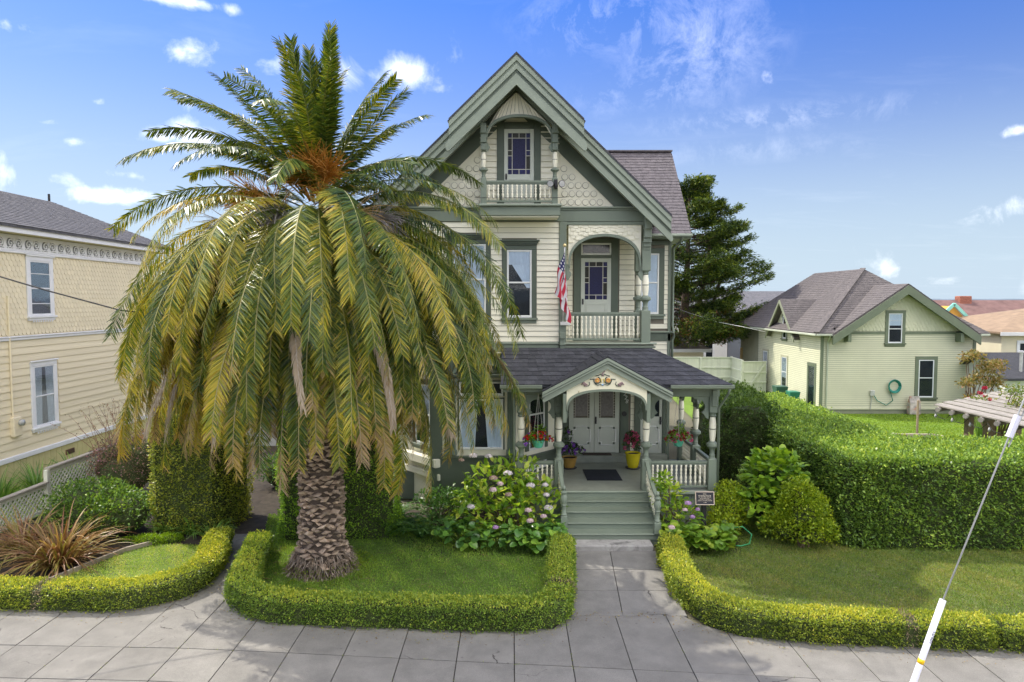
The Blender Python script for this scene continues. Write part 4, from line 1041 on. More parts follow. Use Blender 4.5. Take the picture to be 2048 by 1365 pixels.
# concrete paving, slab by slab, skewed to the street line
CONC = mat('concrete', (.20, .192, .173), .9, .14, 2.2, .55, 90, .07, stain=(.13, .125, .115), stain_amt=.45, stain_scale=1.6, bdist=.006, speck=.22)
CONCP = mat('path_concrete', (.205, .198, .182), .9, .16, 2.6, .6, 90, .06, stain=(.15, .145, .135), stain_amt=.45, stain_scale=1.8, bdist=.006, speck=.22)
def add_wear(m):
    """hairline cracks, old gum and rust spots with shapes of their own"""
    nt = m.node_tree; L = nt.links.new; b = nt.nodes['Principled BSDF']; src = b.inputs['Base Color'].links[0].from_socket
    v = [n for n in nt.nodes if n.bl_idname == 'ShaderNodeMapping'][0].outputs[0]
    wob = nt.nodes.new('ShaderNodeTexNoise'); wob.inputs['Scale'].default_value = 2.2; wob.inputs['Detail'].default_value = 8; L(v, wob.inputs['Vector'])
    ad = nt.nodes.new('ShaderNodeVectorMath'); ad.operation = 'MULTIPLY_ADD'; L(wob.outputs['Color'], ad.inputs[0]); ad.inputs[1].default_value = (.5, .5, .5); L(v, ad.inputs[2])
    vo = nt.nodes.new('ShaderNodeTexVoronoi'); vo.feature = 'DISTANCE_TO_EDGE'; vo.inputs['Scale'].default_value = .55; L(ad.outputs[0], vo.inputs['Vector'])
    c1 = _ramp(nt, vo.outputs['Distance'], .007, .002); mk = _ramp(nt, _noise(nt, v, .7, 3), .56, .60)
    f = nt.nodes.new('ShaderNodeMath'); f.operation = 'MULTIPLY'; L(c1, f.inputs[0]); L(mk, f.inputs[1])
    g = nt.nodes.new('ShaderNodeTexVoronoi'); g.inputs['Scale'].default_value = 2.6; L(v, g.inputs['Vector']); c2 = _ramp(nt, g.outputs['Distance'], .075, .045)
    f2 = nt.nodes.new('ShaderNodeMath'); f2.operation = 'MULTIPLY'; L(c2, f2.inputs[0]); f2.inputs[1].default_value = .5
    col = _mixc(nt, f.outputs[0], src, (.06, .055, .05)); col = _mixc(nt, f2.outputs[0], col, (.09, .085, .08)); L(col, b.inputs['Base Color'])
add_wear(CONC); add_wear(CONCP)
JOINT = mat('joint_dirt', (.045, .042, .036), .95, .4, 6, .5, 40, 0)
walk = sheet('sidewalk', [(-30, 8), (30, 8), (30, 11.0), (9, 11.55), (4.4, 12.3), (1.4, 13.2), (-5.6, 13.5), (-7.6, 13.4), (-30, 13.6)], .004, JOINT)
def jy(x): return 11.32 - .0905 * (x - .4) if x > -5.6 else 11.865 - .036 * (x + 5.6)     # long joint of the sidewalk
def back(x):                                                                          # far edge, under the hedges
    pts = [(-30, 13.6), (-7.6, 13.45), (-6.9, 13.9), (-6.4, 14.8), (-5.9, 14.0), (-5.4, 13.35), (-4, 12.85), (-2, 12.65), (.8, 12.6), (1.25, 13.3), (1.3, 13.3), (3.3, 13.3), (3.5, 12.9), (4.3, 12.3), (9, 11.85), (30, 11.0)]
    for (a, b), (c, d) in zip(pts[:-1], pts[1:]):
        if a <= x <= c: return b + (d - b) * (x - a) / (c - a)
    return 12
xs = [-20.9 + i * 1.0 for i in range(45)]
rgp = random.Random(2)
for i in range(len(xs) - 1):
    a, b = xs[i] - .06, xs[i + 1] - .06; g_ = .009
    for r in range(4):
        y0a, y0b = jy(a) - 1.05 * (r), jy(b) - 1.05 * r
        dz = rgp.uniform(-.004, .005); z = .028 + dz
        if r == 0: lo, hi = (jy(a), jy(b)), (back(a), back(b))
        else: lo, hi = (y0a, y0b), (jy(a) - 1.05 * (r - 1), jy(b) - 1.05 * (r - 1))

        nsub = 4 if r == 0 else 1
        lowp = [(a + g_, lo[0] + g_), (b - g_, lo[1] + g_)]
        top = [(a + g_ + (b - a - 2 * g_) * t, (back(a + (b - a) * t) if r == 0 else hi[0] + (hi[1] - hi[0]) * t) - g_) for t in [k_ / nsub for k_ in range(nsub, -1, -1)]]
        MB().hprism(lowp + top, -.02, z).build('slab', CONC, walk)
# front path: two columns of slabs between the hedges
path = sheet('front_path', [(1.25, 12.4), (3.40, 12.4), (3.50, 16.6), (1.46, 16.6)], .006, JOINT)
def pcx(y): return 2.12 + (y - 12.15) * .07
ys = [13.12, 14.32, 15.45, 16.62]
for k_ in range(3):
    y0, y1 = ys[k_], ys[k_ + 1]; g_ = .009
    for s in (-1, 1):
        dz = rgp.uniform(-.003, .004)
        xi = lambda y: pcx(y)
        if s < 0: q = [(1.15 + (y0 - 13) * .07, y0 + g_), (xi(y0) - g_, y0 + g_), (xi(y1) - g_, y1 - g_), (1.15 + (y1 - 13) * .07, y1 - g_)]
        else: q = [(xi(y0) + g_, y0 + g_), (3.45 + (y0 - 13) * .03, y0 + g_), (3.45 + (y1 - 13) * .03, y1 - g_), (xi(y1) + g_, y1 - g_)]
        MB().hprism(q, -.02, .034 + dz).build('slab', CONCP, path)
# the narrow path left of the palm leading to the back
sp = sheet('side_path', [(-6.75, 14.2), (-5.9, 14.2), (-6.6, 17.5), (-7.0, 28), (-8.2, 28), (-7.6, 17.5)], .02, mat('shade_dark_path', (.05, .04, .028), .95, .4, 5, .6, 30, 0))  # path ground coloured dark in place of deep shade
for k_ in range(3):
    y0 = 14.3 + k_ * 1.2; sh = -.19 * (y0 - 14.2) if y0 < 17.5 else -.63 - .06 * (y0 - 17.5); y1 = y0 + 1.18; sh1 = -.19 * (y1 - 14.2) if y1 < 17.5 else -.63 - .06 * (y1 - 17.5)
    MB().hprism([(-6.72 + sh, y0), (-5.95 + sh, y0), (-5.95 + sh1, y1), (-6.72 + sh1, y1)], -.02, .03).build('slab', CONCP, sp)
# far land along the horizon
FARM = mat('far_fields', (.34, .36, .34), .95, .2, .002, 0, 3, 0); RIDGE = mat('far_wood', (.13, .17, .21), .95, .2, .01, 0, 3, 0)
rr = random.Random(8); m = MB()
def ridge(name, y, z0, amp, mm, step, seed):
    r_ = random.Random(seed); top = []; xs_ = [(-1.4 + 2.8 * i / step) * y for i in range(step + 1)]; h = amp
    for x in xs_:
        h += r_.uniform(-.18, .18) * amp; h = max(.4 * amp, min(1.5 * amp, h)); top.append(h)
    v = [(x, y, -.5) for x in xs_] + [(x, y + 60, z0 + t) for x, t in zip(xs_, top)] + [(x, y + 500, -.5) for x in xs_]
    n_ = step + 1
    f = [(i, i + 1, n_ + i + 1, n_ + i) for i in range(step)] + [(n_ + i, n_ + i + 1, 2 * n_ + i + 1, 2 * n_ + i) for i in range(step)]
    return tag(MB().add(v, f).build(name, mm), kind='structure')
ridge('hills', 3000, 6, 6, RIDGE, 220, 4); ridge('hills', 1400, 0.5, 1.6, FARM, 160, 9)
for i in range(14):    # a scatter of far tree lines and sheds between
    pass

# ------------------------------------------------------------------ left neighbour: pale yellow house
NYEL = mat('yellow_paint', (.82, .73, .52), .55, .06, 1.2, .12, 70, .04, stain=(.6, .5, .32), stain_amt=.2)
NYEL2 = mat('deep_yellow_paint', (.60, .54, .27), .55, .06, 1.2, .12, 70, .04)
NWHT = mat('bright_white_paint', (.80, .81, .83), .5, .05, 2, .1, 80, .03)
ROOFG = mat('grey_roof_shingle', (.105, .105, .115), .85, .3, 6, .9, 180, .18, spec=.25, stain=(.16, .15, .15), stain_amt=.4, stain_scale=3)
nh = thing('yellow_house', (-20, 26, 0), 'pale yellow two storey house with scalloped upper wall and white cornice at left', 'house')
NX, N0, N1 = -16.5, 16.0, 31.6
MB().box(-24, NX - .005, N0, N1, 0, 8.45).build('wall', NYEL, nh)
def Z(x, y, X=NX):
    """(depth, height) where the sight line of a pixel meets the side wall plane X"""
    d = pix_dir(x, y); k = X / d.x; return d.y * k, CAM_H + d.z * k
with Frame(math.pi / 2, NX, 0):      # local x = world Y; local -y = world +X
    # board wall below, belt course, scallops above
    zb, zm_, zc = 1.02, 4.92, 7.88
    holes = []
    w1 = (23.38, 24.48); lo = (1.86, 3.98); up = (5.72, 7.62)
    siding(nh, N0, N1, zb + .1, zm_, 0, .235, [(w1[0] - .16, w1[1] + .2, lo[0] - .12, lo[1] + .2)], NYEL)
    box('water_table', NWHT, nh, N0, N1, -.08, -.001, zb - .08, zb + .1, .02)
    box('belt_course', NWHT, nh, N0, N1, -.07, -.001, zm_, zm_ + .09, .02); box('belt_course', NWHT, nh, N0, N1, -.10, -.001, zm_ + .092, zm_ + .15, .02)
    for (zz0, zz1) in (lo, up):
        w = sash(nh, w1[0], w1[1] - .05, zz0, zz1, .15, cm=NWHT, fm=NWHT, split=.5, sill=True, curtain='sides' if zz0 < 3 else 'none', extra=(zz0 + .42, zz1 - .45) if zz0 > 3 else ())
        box('window_cap', NWHT, w, w1[0] - .2, w1[1] + .15, -.11, -.06, zz1 + .14, zz1 + .2, .015)
        for i in range(9): MB().cbox(w1[0] + .03 + i * .12, w1[0] + .09 + i * .12, -.09, -.07, zz0 - .22, zz0 - .161, .006).build('dentil', NWHT, w)
    # scallops: the biggest 290 as single shingles, the far ones joined
    n = 7; pr = [(-.088, .26), (-.088, .07)] + [(-.088 * math.cos(math.pi * i / n), .07 - .075 * math.sin(math.pi * i / n)) for i in range(1, n)] + [(.088, .07), (.088, .26)]
    vs = [(x, -.034 + .026 * z / .26, z) for x, z in pr] + [(x, 0, z) for x, z in pr]; nn = len(pr)
    scm = MB().add(vs, [tuple(range(nn))] + [(i, i + nn, (i + 1) % nn + nn, (i + 1) % nn) for i in range(nn)])
    sc_me = scm.mesh('shingle', NYEL); joined = MB(); cnt = 0; row = 0; z = zm_ + .18
    cells = []
    while z < zc:
        x = N0 + (.095 if row % 2 else 0)
        while x < N1:
            if not (w1[0] - .22 < x < w1[1] + .16 and z < up[1] + .2 and z + .2 > up[0] - .2): cells.append((x, z))
            x += .19
        z += .175; row += 1
    vis = sorted([c for c in cells if c[0] > 22.0], key=lambda c: c[0]); first = set(vis[:295])
    for c in cells:
        if c in first: fpiece('shingle', sc_me, nh, (c[0], 0, c[1]))
        else: joined.add([(x + c[0], y, zz + c[1]) for x, y, zz in scm.v], scm.f)
    joined.build('shingle_courses', NYEL, nh)['kind'] = 'stuff'
    # skirting of upright boards and a vent
    for i in range(int((N1 - N0) / .3)):
        board('skirting_board', NYEL2, nh, 0, 1, 0, 1, 0, 1) if False else fpiece('skirting_board', unit_box(NYEL2), nh, (N0 + .15 + i * .3, -.012, (zb - .09) / 2), (0, 0, 0), (.285, .02, zb - .09))
    v = box('crawl_vent', mat('vent_brown', (.14, .07, .04), .7, .3, 9, .3), nh, 24.9, 25.4, -.05, -.02, .55, .74, .01)
    for i in range(4): MB().box(24.94, 25.36, -.056, -.05, .575 + i * .04, .59 + i * .04).build('slat', BLACK, v)
    # cornice frieze with scroll carvings
    box('cornice_frieze', NWHT, nh, N0, N1, -.05, -.001, zc, 8.42, .01); box('cornice_moulding', NWHT, nh, N0, N1, -.11, -.001, zc - .07, zc - .002, .02)
    SCW = NWHT; scr = mat('carving_recess', (.2, .21, .22), .7, .1, 4, 0)
    def scroll_mesh():
        mb = MB(); pts = [(.02 + .15 * (1 - t) * math.cos(t * 9), -.012, .15 * (1 - t) * math.sin(t * 9)) for t in [i / 18 for i in range(17)]]
        mb.tube(pts, .026, 5); mb.tube([(-.14, -.012, -.16), (-.02, -.014, -.12), (.12, -.012, -.15)], .022, 5); mb.tube([(.1, -.012, .15), (.17, -.012, .08), (.16, -.012, -.03)], .022, 5)
        return mb.mesh('carved_scroll', NWHT, True)
    sm = scroll_mesh()
    rec = MB(); nsc = 0
    x = N0 + .2
    while x < N1 - .2:
        if x > 19: fpiece('carved_scroll', sm, nh, (x, -.052, zc + .25), (0, 0, 0), (1 if nsc % 2 else -1, 1, 1))
        th = [2 * math.pi * i / 12 for i in range(12)]
        o = len(rec.v); rec.add([(x + .15 * math.cos(a), -.053, zc + .25 + .17 * math.sin(a)) for a in th], [tuple(range(12))])
        x += .42; nsc += 1
    rec.build('carving_ground', scr, nh)
    # electric meter on the wall
    mt = MB().cbox(22.2, 22.6, -.16, -.002, 1.75, 2.4, .03).build('electric_meter', NYEL, nh)
    MB().tube([(22.48, -.16, 2.2), (22.48, -.27, 2.2)], .10, 12).build('dial', mat('meter_glass', (.45, .46, .45), .2, .2, 8, 0), mt, True)
    MB().tube([(22.3, -.06, 2.4), (22.3, -.06, 6.4)], .03, 6).build('conduit', NYEL, mt)
# eaves and roof
box('soffit', NYEL2, nh, NX - .01, NX + .55, N0 - .5, N1 + .55, 8.43, 8.47, .004)
box('eave_fascia', NWHT, nh, NX + .552, NX + .60, N0 - .5, N1 + .6, 8.42, 8.66, .01); box('eave_fascia', NWHT, nh, -24, NX + .6, N1 + .552, N1 + .6, 8.42, 8.66, .01)
NE = NX + .66; RX, RZ, RY = -19.4, 10.4, 30.2
rp = [((NE, N0 - .5, 8.66), (NE, N1 + .66, 8.66), (RX, RY - 1.2, RZ), (RX, N0 - .5, RZ))]
k = slab(list(rp[0]), .08); k2 = slab([(NE, N1 + .66, 8.66), (-24, N1 + .66, 8.66), (RX - 1, RY - 1.2, RZ), (RX, RY - 1.2, RZ)], .08); k.add(k2.v, k2.f)
k3 = slab([(RX, N0 - .5, RZ), (RX, RY - 1.2, RZ), (-24, N1 + .66, 8.66), (-24, N0 - .5, 8.66)], .08); k.add(k3.v, k3.f)
nroof = k.build('roof', ROOFG, nh)
shingle_rows('roof_shingle', nroof, (NE + .01, N0 + 2, 8.66), (NE + .01, N1 + .66, 8.66), (RX, N0 + 2, RZ), (RX, RY - 1.2, RZ), 22, .28, ROOFG, random.Random(21))
MB().tube([(RX - .2, 29.2, RZ), (RX - .2, 29.2, RZ + .35)], .05, 8).build('vent_pipe', BLACK, nroof)

# ------------------------------------------------------------------ lattice fence on the left boundary
FEN = mat('weathered_fence_paint', (.64, .64, .52), .75, .12, 3, .3, 40, .06, stain=(.25, .27, .22), stain_amt=.4, stain_scale=4); CAPW = mat('weathered_cap_wood', (.36, .33, .27), .8, .2, 4, .4, 30, .06, aniso=(1, .2, 1))
lf = thing('lattice_fence', (-13.6, 20, 0), 'pale green lattice fence with wooden cap rail beside the yellow house', 'fence')
def lattice(y0, y1, z0, z1):
    mb = MB(); st = .17; w = .042
    for s in (1, -1):
        c = y0 - (z1 - z0)
        while c < y1 + (z1 - z0):
            a, b = (c, z0), (c + (z1 - z0), z1)
            if s < 0: a, b = (c, z1), (c + (z1 - z0), z0)
            t0 = max(0, (y0 - a[0]) / (b[0] - a[0])); t1 = min(1, (y1 - a[0]) / (b[0] - a[0]))
            if t1 - t0 > .02:
                p = (-13.6 + .008 * s, a[0] + (b[0] - a[0]) * t0, a[1] + (b[1] - a[1]) * t0); q = (-13.6 + .008 * s, a[0] + (b[0] - a[0]) * t1, a[1] + (b[1] - a[1]) * t1)
                mb.beam(p, q, w, .012, up=(1, 0, 0)) if False else mb.beam(p, q, .012, w, up=(0, -(b[1] - a[1]), b[0] - a[0]))
            c += st
    mb.build('lattice', FEN, lf)['kind'] = 'stuff'
for (y0, y1, zt) in ((14.5, 17.0, .95), (17.12, 19.6, .95), (19.75, 22.3, 1.34), (22.42, 25, 1.34)):
    lattice(y0, y1, .18, zt - .08)
    MB().beam((-13.6, y0, zt - .10), (-13.6, y1, zt - .10), .05, .07).beam((-13.6, y0, .15), (-13.6, y1, .15), .05, .09).build('rail', FEN, lf)
    MB().beam((-13.6, y0 - .05, zt), (-13.6, y1 + .06, zt), .17, .045).build('cap_rail', CAPW, lf)
for y, zt in ((14.45, .92), (17.06, .92), (19.68, 1.31), (22.36, 1.31), (25.1, 1.31)):
    box('post', FEN, lf, -13.66, -13.54, y - .06, y + .06, 0, zt, .01)

# ------------------------------------------------------------------ green carriage house on the right
CG = mat('pale_green_siding', (.60, .60, .43), .6, .05, 1, .1, 60, .03); CGT = mat('olive_green_trim', (.15, .18, .12), .55, .1, 2, .1, 60, .03)
CWH = mat('vinyl_white', (.75, .77, .78), .4, .04, 2, 0)
ch = thing('carriage_house', (21, 42, 0), 'pale green gabled cottage with dark green trim behind the tall hedge', 'house')
CX0, CX1, CY0, CY1, CE = 16.95, 25.45, 37.4, 46.8, 4.45
MB().box(CX0, CX1, CY0, 50.5, 0, CE).build('wall', mat('green_sheathing', (.26, .27, .19), .8, .1, 2, 0), ch)
GXc, GZ = 21.35, 7.02
MB().prism([(17.9, CE), (24.8, CE), (GXc, GZ - .25)], CY0 + .002, 41).build('gable_wall', CG, ch)
with Frame(0, 0, CY0):
    me = clap_mesh(CG, .014); st = .11; i = 0; jb = MB()
    base = clap_mesh(CG, .014)
    def jclap(x0, x1, z0, z1):
        n_ = round((z1 - z0) / .112)
        for r in range(n_):
            a = z0 + (z1 - z0) * r / n_; b = z0 + (z1 - z0) * (r + 1) / n_
            jb.add([(x0, -.032, a), (x1, -.032, a), (x1, -.001, a), (x0, -.001, a), (x0, -.004, b - .016), (x1, -.004, b - .016)], [(0, 1, 5, 4), (0, 3, 2, 1), (0, 4, 3), (1, 2, 5)])
    lw = (22.36, 23.2, .92, 3.0); uw = (20.62, 21.38, 3.92, 5.55)
    for (a, b, c, d) in ((CX0, CX1, .35, lw[2] - .2), (CX0, lw[0] - .2, lw[2] - .2, lw[3] + .2), (lw[1] + .2, CX1, lw[2] - .2, lw[3] + .2), (CX0, CX1, lw[3] + .2, uw[2] - .2), (CX0, uw[0] - .18, uw[2] - .2, CE), (uw[1] + .18, CX1, uw[2] - .2, CE)): jclap(a, b, c, d)
    o = jb.build('clapboards', CG, ch); o['kind'] = 'stuff'
    sash(ch, *lw, .19, cm=CGT, fm=CWH, split=.52); sash(ch, *uw, .17, cm=CGT, fm=CWH, split=.48, curtain='top', cs=.4, extra=(5.15,))
    box('belt_course', CGT, ch, 17.8, uw[0] - .18, -.05, -.001, 4.40, 4.56, .01); box('belt_course', CGT, ch, uw[1] + .18, 24.9, -.05, -.001, 4.40, 4.56, .01)
    box('corner_board', CGT, ch, CX0 - .02, CX0 + .16, -.05, .0, .1, CE, .01); box('corner_board', CGT, ch, CX1 - .16, CX1 + .02, -.05, .0, .1, CE, .01); box('water_table', CGT, ch, CX0, CX1, -.06, -.001, .25, .34, .01) if False else box('water_table', CG, ch, CX0, CX1, -.06, -.001, .25, .34, .01)
    # fish-scale shingles in the gable, joined: too small to pick apart
    fsj = MB(); row = 0; z = 4.58
    while z < 6.5:
        x = 17.9 + (.1 if row % 2 else 0)
        while x < 24.8:
            if GZ - .3 - (GZ - CE) / 3.45 * .92 * abs(x - GXc) > z + .25 and not (uw[0] - .2 < x < uw[1] + .2 and z < uw[3] + .15):
                pr = [(-.095, .26), (-.095, .08)] + [(-.095 * math.cos(math.pi * i_ / 5), .08 - .08 * math.sin(math.pi * i_ / 5)) for i_ in range(1, 5)] + [(.095, .08), (.095, .26)]
                vs = [(x + a, -.035 + .03 * b / .26, z + b) for a, b in pr] + [(x + a, 0, z + b) for a, b in pr]; nn = len(pr)
                fsj.add(vs, [tuple(range(nn))] + [(i_, i_ + nn, (i_ + 1) % nn + nn, (i_ + 1) % nn) for i_ in range(nn)])
            x += .2
        z += .17; row += 1
    fsj.build('fish_scale_shingles', CG, ch)['kind'] = 'stuff'
with Frame(-math.pi / 2, CX0, CY1):   # left side wall: local x runs from the far end (0) to the near corner (9.4)
    L_ = CY1 - CY0; jb = MB()
    def jclap2(x0, x1, z0, z1):
        n_ = max(1, round((z1 - z0) / .112))
        for r in range(n_):
            a = z0 + (z1 - z0) * r / n_; b = z0 + (z1 - z0) * (r + 1) / n_
            segs = [(x0, x1)]
            for (h0, h1, k0, k1) in ((.9, 1.85, .9, 3.0), (4.05, 5.05, .8, 2.85), (7.9, 8.95, .0, 2.7), (4.1, 4.85, 3.8, 5.4)):
                if k1 > a + .02 and k0 < b - .02: segs = [t for (p_, q_) in segs for t in ((p_, min(q_, h0)), (max(p_, h1), q_)) if t[1] - t[0] > .02]
            for (p_, q_) in segs: jb.add([(p_, -.032, a), (q_, -.032, a), (q_, -.001, a), (p_, -.001, a), (p_, -.004, b - .016), (q_, -.004, b - .016)], [(0, 1, 5, 4), (0, 3, 2, 1), (0, 4, 3), (1, 2, 5)])
    jclap2(0, L_, .3, CE)
    jb.build('clapboards', CG, ch)['kind'] = 'stuff'
    for (a, b, c, d) in ((1.0, 1.75, 1.0, 2.9), (4.15, 4.95, .9, 2.75)): sash(ch, a, b, c, d, .14, cm=mat('tan_trim', (.42, .41, .29), .55, .1, 2, .1), fm=CWH, split=.5, curtain='top', cs=.7)
    sash(ch, 8.0, 8.85, .1, 2.6, .14, cm=CGT, fm=CGT, split=0, sill=False, name='doorway')
    sash(ch, 4.2, 4.75, 3.9, 5.3, .14, cm=CGT, fm=CWH, split=0, curtain='none')
    # small gable dormer wall flush with this side
    MB().prism([(2.6, CE - .2), (6.3, CE - .2), (4.45, 6.05)], -.0015, 1.6).build('dormer_wall', CG, ch)
# roof: hipped main block, front gable, side dormer gable
CR = mat('brown_grey_shingle', (.13, .117, .114), .85, .2, 5, .8, 150, .1, spec=.25, stain=(.22, .195, .185), stain_amt=.35, stain_scale=2); CRD = CR
ov = .45; ex0, ex1, ey0, ey1 = CX0 - ov, CX1 + ov, CY0 - ov, CY1 + ov
ez = CE + .02; rz = 8.45; ra_, rb_ = (19.55, 43.6), (19.55 - 0.0, 43.6)
rpA, rpB = (20.2, 42.0, rz), (20.2, 46.2, rz)
def quad(name, pts, m, parent, t=.1): return slab(pts, t).build(name, m, parent)
RXc, RY0, RY1, rz, ey1 = 21.3, 41.6, 48.2, 8.15, 51.0
crf = slab([(ex0, ey0, ez), (RXc, RY0, rz), (RXc, RY1, rz), (ex0, ey1, ez)][::-1], .1)
kf = (CY0 + .02 - ey0) / (RY0 - ey0); zc_ = ez + (rz - ez) * kf; xl_, xr_ = ex0 + (RXc - ex0) * kf, ex1 - (ex1 - RXc) * kf; yc_ = CY0 + .02
for q in ([(ex0, ey0, ez), (17.55, ey0, ez), (17.55, yc_, zc_), (xl_, yc_, zc_)], [(xl_, yc_, zc_), (xr_, yc_, zc_), (RXc, RY0, rz)], [(25.0, ey0, ez), (ex1, ey0, ez), (xr_, yc_, zc_), (25.0, yc_, zc_)],
          [(ex1, ey0, ez), (ex1, ey1, ez), (RXc, RY1, rz), (RXc, RY0, rz)], [(ex1, ey1, ez), (ex0, ey1, ez), (RXc, RY1, rz)]):
    kk = slab(q, .1); crf.add(kk.v, kk.f)
croof = crf.build('roof', CR, ch)
shingle_rows('roof_shingle', croof, (ex0, ey1, ez + .02), (ex0, ey0, ez + .02), (RXc, RY1, rz + .02), (RXc, RY0, rz + .02), 30, .35, CR, random.Random(31))
shingle_rows('roof_shingle', croof, (ex0, ey0, ez + .02), (ex1, ey0, ez + .02), (RXc, RY0, rz + .02), (RXc + .02, RY0, rz + .02), 34, .35, CR, random.Random(32), skip=lambda c: 17.5 < c.x < 25.05 and c.y < CY0 + .15)
MB().beam((ex0, ey0, ez + .06), (RXc, RY0, rz + .06), .3, .05).build('hip_cap', CR, croof)
# front gable roof
gs = (GZ - CE) / 3.75
gm = MB()
gyb = 41.2
for s in (-1, 1):
    E = GXc + s * 4.0; q = [(GXc, ey0 - .1, GZ + .12), (E, ey0 - .1, GZ + .12 - gs * 4.0), (E, 37.2, GZ + .12 - gs * 4.0), (GXc, gyb, GZ + .12)]
    kk = slab(q if s > 0 else q[::-1], .1); gm.add(kk.v, kk.f)
cgr = gm.build('gable_roof', CR, ch)
for s in (-1, 1):
    E = GXc + s * 4.03
    shingle_rows('roof_shingle', cgr, (E, ey0 - .1, GZ + .14 - gs * 4.03), (E, 37.25, GZ + .14 - gs * 4.03), (GXc, ey0 - .1, GZ + .14), (GXc, gyb, GZ + .14), 22, .35, CR, random.Random(33))
    E = GXc + s * 4.0; c = 1.25
    t, b = [(GXc, GZ + .05), (E, GZ + .05 - gs * 4.0)], [(GXc, GZ - .42), (E, GZ - .42 - gs * 4.0)]
    (MB().strip(t, b, ey0 - .16, ey0 - .05) if s > 0 else MB().strip(b, t, ey0 - .16, ey0 - .05)).build('barge_board', CGT, cgr)
    box('barge_bracket', CGT, cgr, GXc + s * 3.05 - .09, GXc + s * 3.05 + .09, ey0 - .05, CY0 - .002, 4.0, 4.5, .01)
    q = [(GXc, ey0 - .05, GZ - .02), (E, ey0 - .05, GZ - .02 - gs * 4.0), (E, CY0 + .02, GZ - .02 - gs * 4.0), (GXc, CY0 + .02, GZ - .02)]
    slab(q if s > 0 else q[::-1], .03).build('soffit', CGT, cgr)
# side dormer gable roof (ridge runs along X)
DYc, DZ = 42.35, 6.32; dm = MB(); ds = 1.0
for s in (-1, 1):
    E = DYc + s * 2.25; q = [(CX0 - .36, DYc, DZ), (CX0 - .36, E, DZ - 1.02 * 2.25), (CX0 + .2, E, DZ - 1.02 * 2.25), (CX0 + 2.3, DYc, DZ)]
    kk = slab(q[::-1] if s > 0 else q, .09); dm.add(kk.v, kk.f)
dr = dm.build('dormer_roof', CR, ch)
for s in (-1, 1):
    E = DYc + s * 2.27
    shingle_rows('roof_shingle', dr, (CX0 - .37, E, DZ - 1.02 * 2.27 + .02), (CX0 + .2, E, DZ - 1.02 * 2.27 + .02), (CX0 - .37, DYc, DZ + .02), (CX0 + 2.3, DYc, DZ + .02), 18, .33, CRD, random.Random(34))
    MB().add([(CX0 - .42, DYc, DZ - .02), (CX0 - .42, E, DZ - .02 - 1.02 * 2.27), (CX0 - .42, E, DZ - .22 - 1.02 * 2.27), (CX0 - .42, DYc, DZ - .22), (CX0 - .34, DYc, DZ - .02), (CX0 - .34, E, DZ - .02 - 1.02 * 2.27), (CX0 - .34, E, DZ - .22 - 1.02 * 2.27), (CX0 - .34, DYc, DZ - .22)],
             [(0, 1, 2, 3), (7, 6, 5, 4), (0, 4, 5, 1), (1, 5, 6, 2), (2, 6, 7, 3)]).build('barge_board', mat('pale_barge', (.25, .27, .19), .55, .1, 2, .1), dr)
box('gutter', mat('pale_gutter', (.45, .48, .38), .5, .1, 2, .1), ch, ex0 - .08, ex0, ey0, CY1 + .4, ez - .14, ez - .02, .02) ; box('gutter', MATS['pale_gutter'], ch, ex0, 18.0, ey0 - .08, ey0, ez - .14, ez - .02, .02); box('gutter', MATS['pale_gutter'], ch, 24.9, ex1, ey0 - .08, ey0, ez - .14, ez - .02, .02)
MB().tube([(CX0 + .3, ey0 - .02, ez - .14), (CX0 + .35, CY0 - .08, ez - .5), (CX0 + .35, CY0 - .08, .2)], .045, 6).build('downspout', MATS['pale_gutter'], ch)

# ------------------------------------------------------------------ things in the back garden
HOSE = mat('green_hose', (.02, .22, .17), .4, .1, 6, .1)
hz = thing('garden_hose', (20.3, CY0 - .1, 0), 'coiled green garden hose hanging on the pale green cottage wall', 'hose')
for k_ in range(5):
    r_ = .26 + .022 * k_; MB().tube([(21.0 + r_ * math.cos(a), CY0 - .10 - .02 * k_, 1.55 + r_ * 1.05 * math.sin(a)) for a in [2 * math.pi * i / 20 for i in range(21)]], .024, 5).build('coil', HOSE, hz, True)
MB().tube([(20.8, CY0 - .1, 1.3), (20.95, CY0 - .1, .75), (20.6, CY0 - .1, .5), (20.1, CY0 - .1, .75), (19.85, CY0 - .1, 1.15)], .024, 5).build('hose_end', HOSE, hz, True)
tap = thing('wall_tap', (19.75, CY0, .9), 'grey outdoor tap on the cottage wall left of the hose', 'tap')
MB().cbox(19.7, 19.95, CY0 - .13, CY0 - .025, 1.02, 1.32, .02).build('tap_body', mat('galvanised', (.5, .5, .5), .4, .2, 8, .1, metal=.4), tap); MB().tube([(19.8, CY0 - .08, 1.05), (19.75, CY0 - .08, .25)], .02, 6).build('pipe', MATS['galvanised'], tap)
bag = MB()
P0 = [(22.0, -.15), (22.55, -.15)]
for (z, w, d) in ((.25, .27, .13), (.5, .29, .15), (.9, .28, .13), (1.18, .26, .06)): pass
vs = []; fs = []
prof = [(.26, .25, .11), (.30, .29, .15), (.6, .29, .16), (.95, .28, .13), (1.15, .27, .04), (1.28, .27, .015)]
for (z, w, d) in prof: vs += [(22.0 - w, CY0 - .32 - d, z), (22.0 + w, CY0 - .32 - d, z), (22.0 + w, CY0 - .32 + d, z), (22.0 - w, CY0 - .32 + d, z)]
for r in range(len(prof) - 1):
    for i in range(4): fs.append((r * 4 + i, r * 4 + (i + 1) % 4, r * 4 + 4 + (i + 1) % 4, r * 4 + 4 + i))
fs += [(3, 2, 1, 0), tuple(range(len(prof) * 4 - 4, len(prof) * 4))]
bagm = mat('printed_sack', (.42, .38, .34), .5, .5, 4, .2, 20, 0, stain=(.55, .16, .05), stain_amt=.8, stain_scale=3)
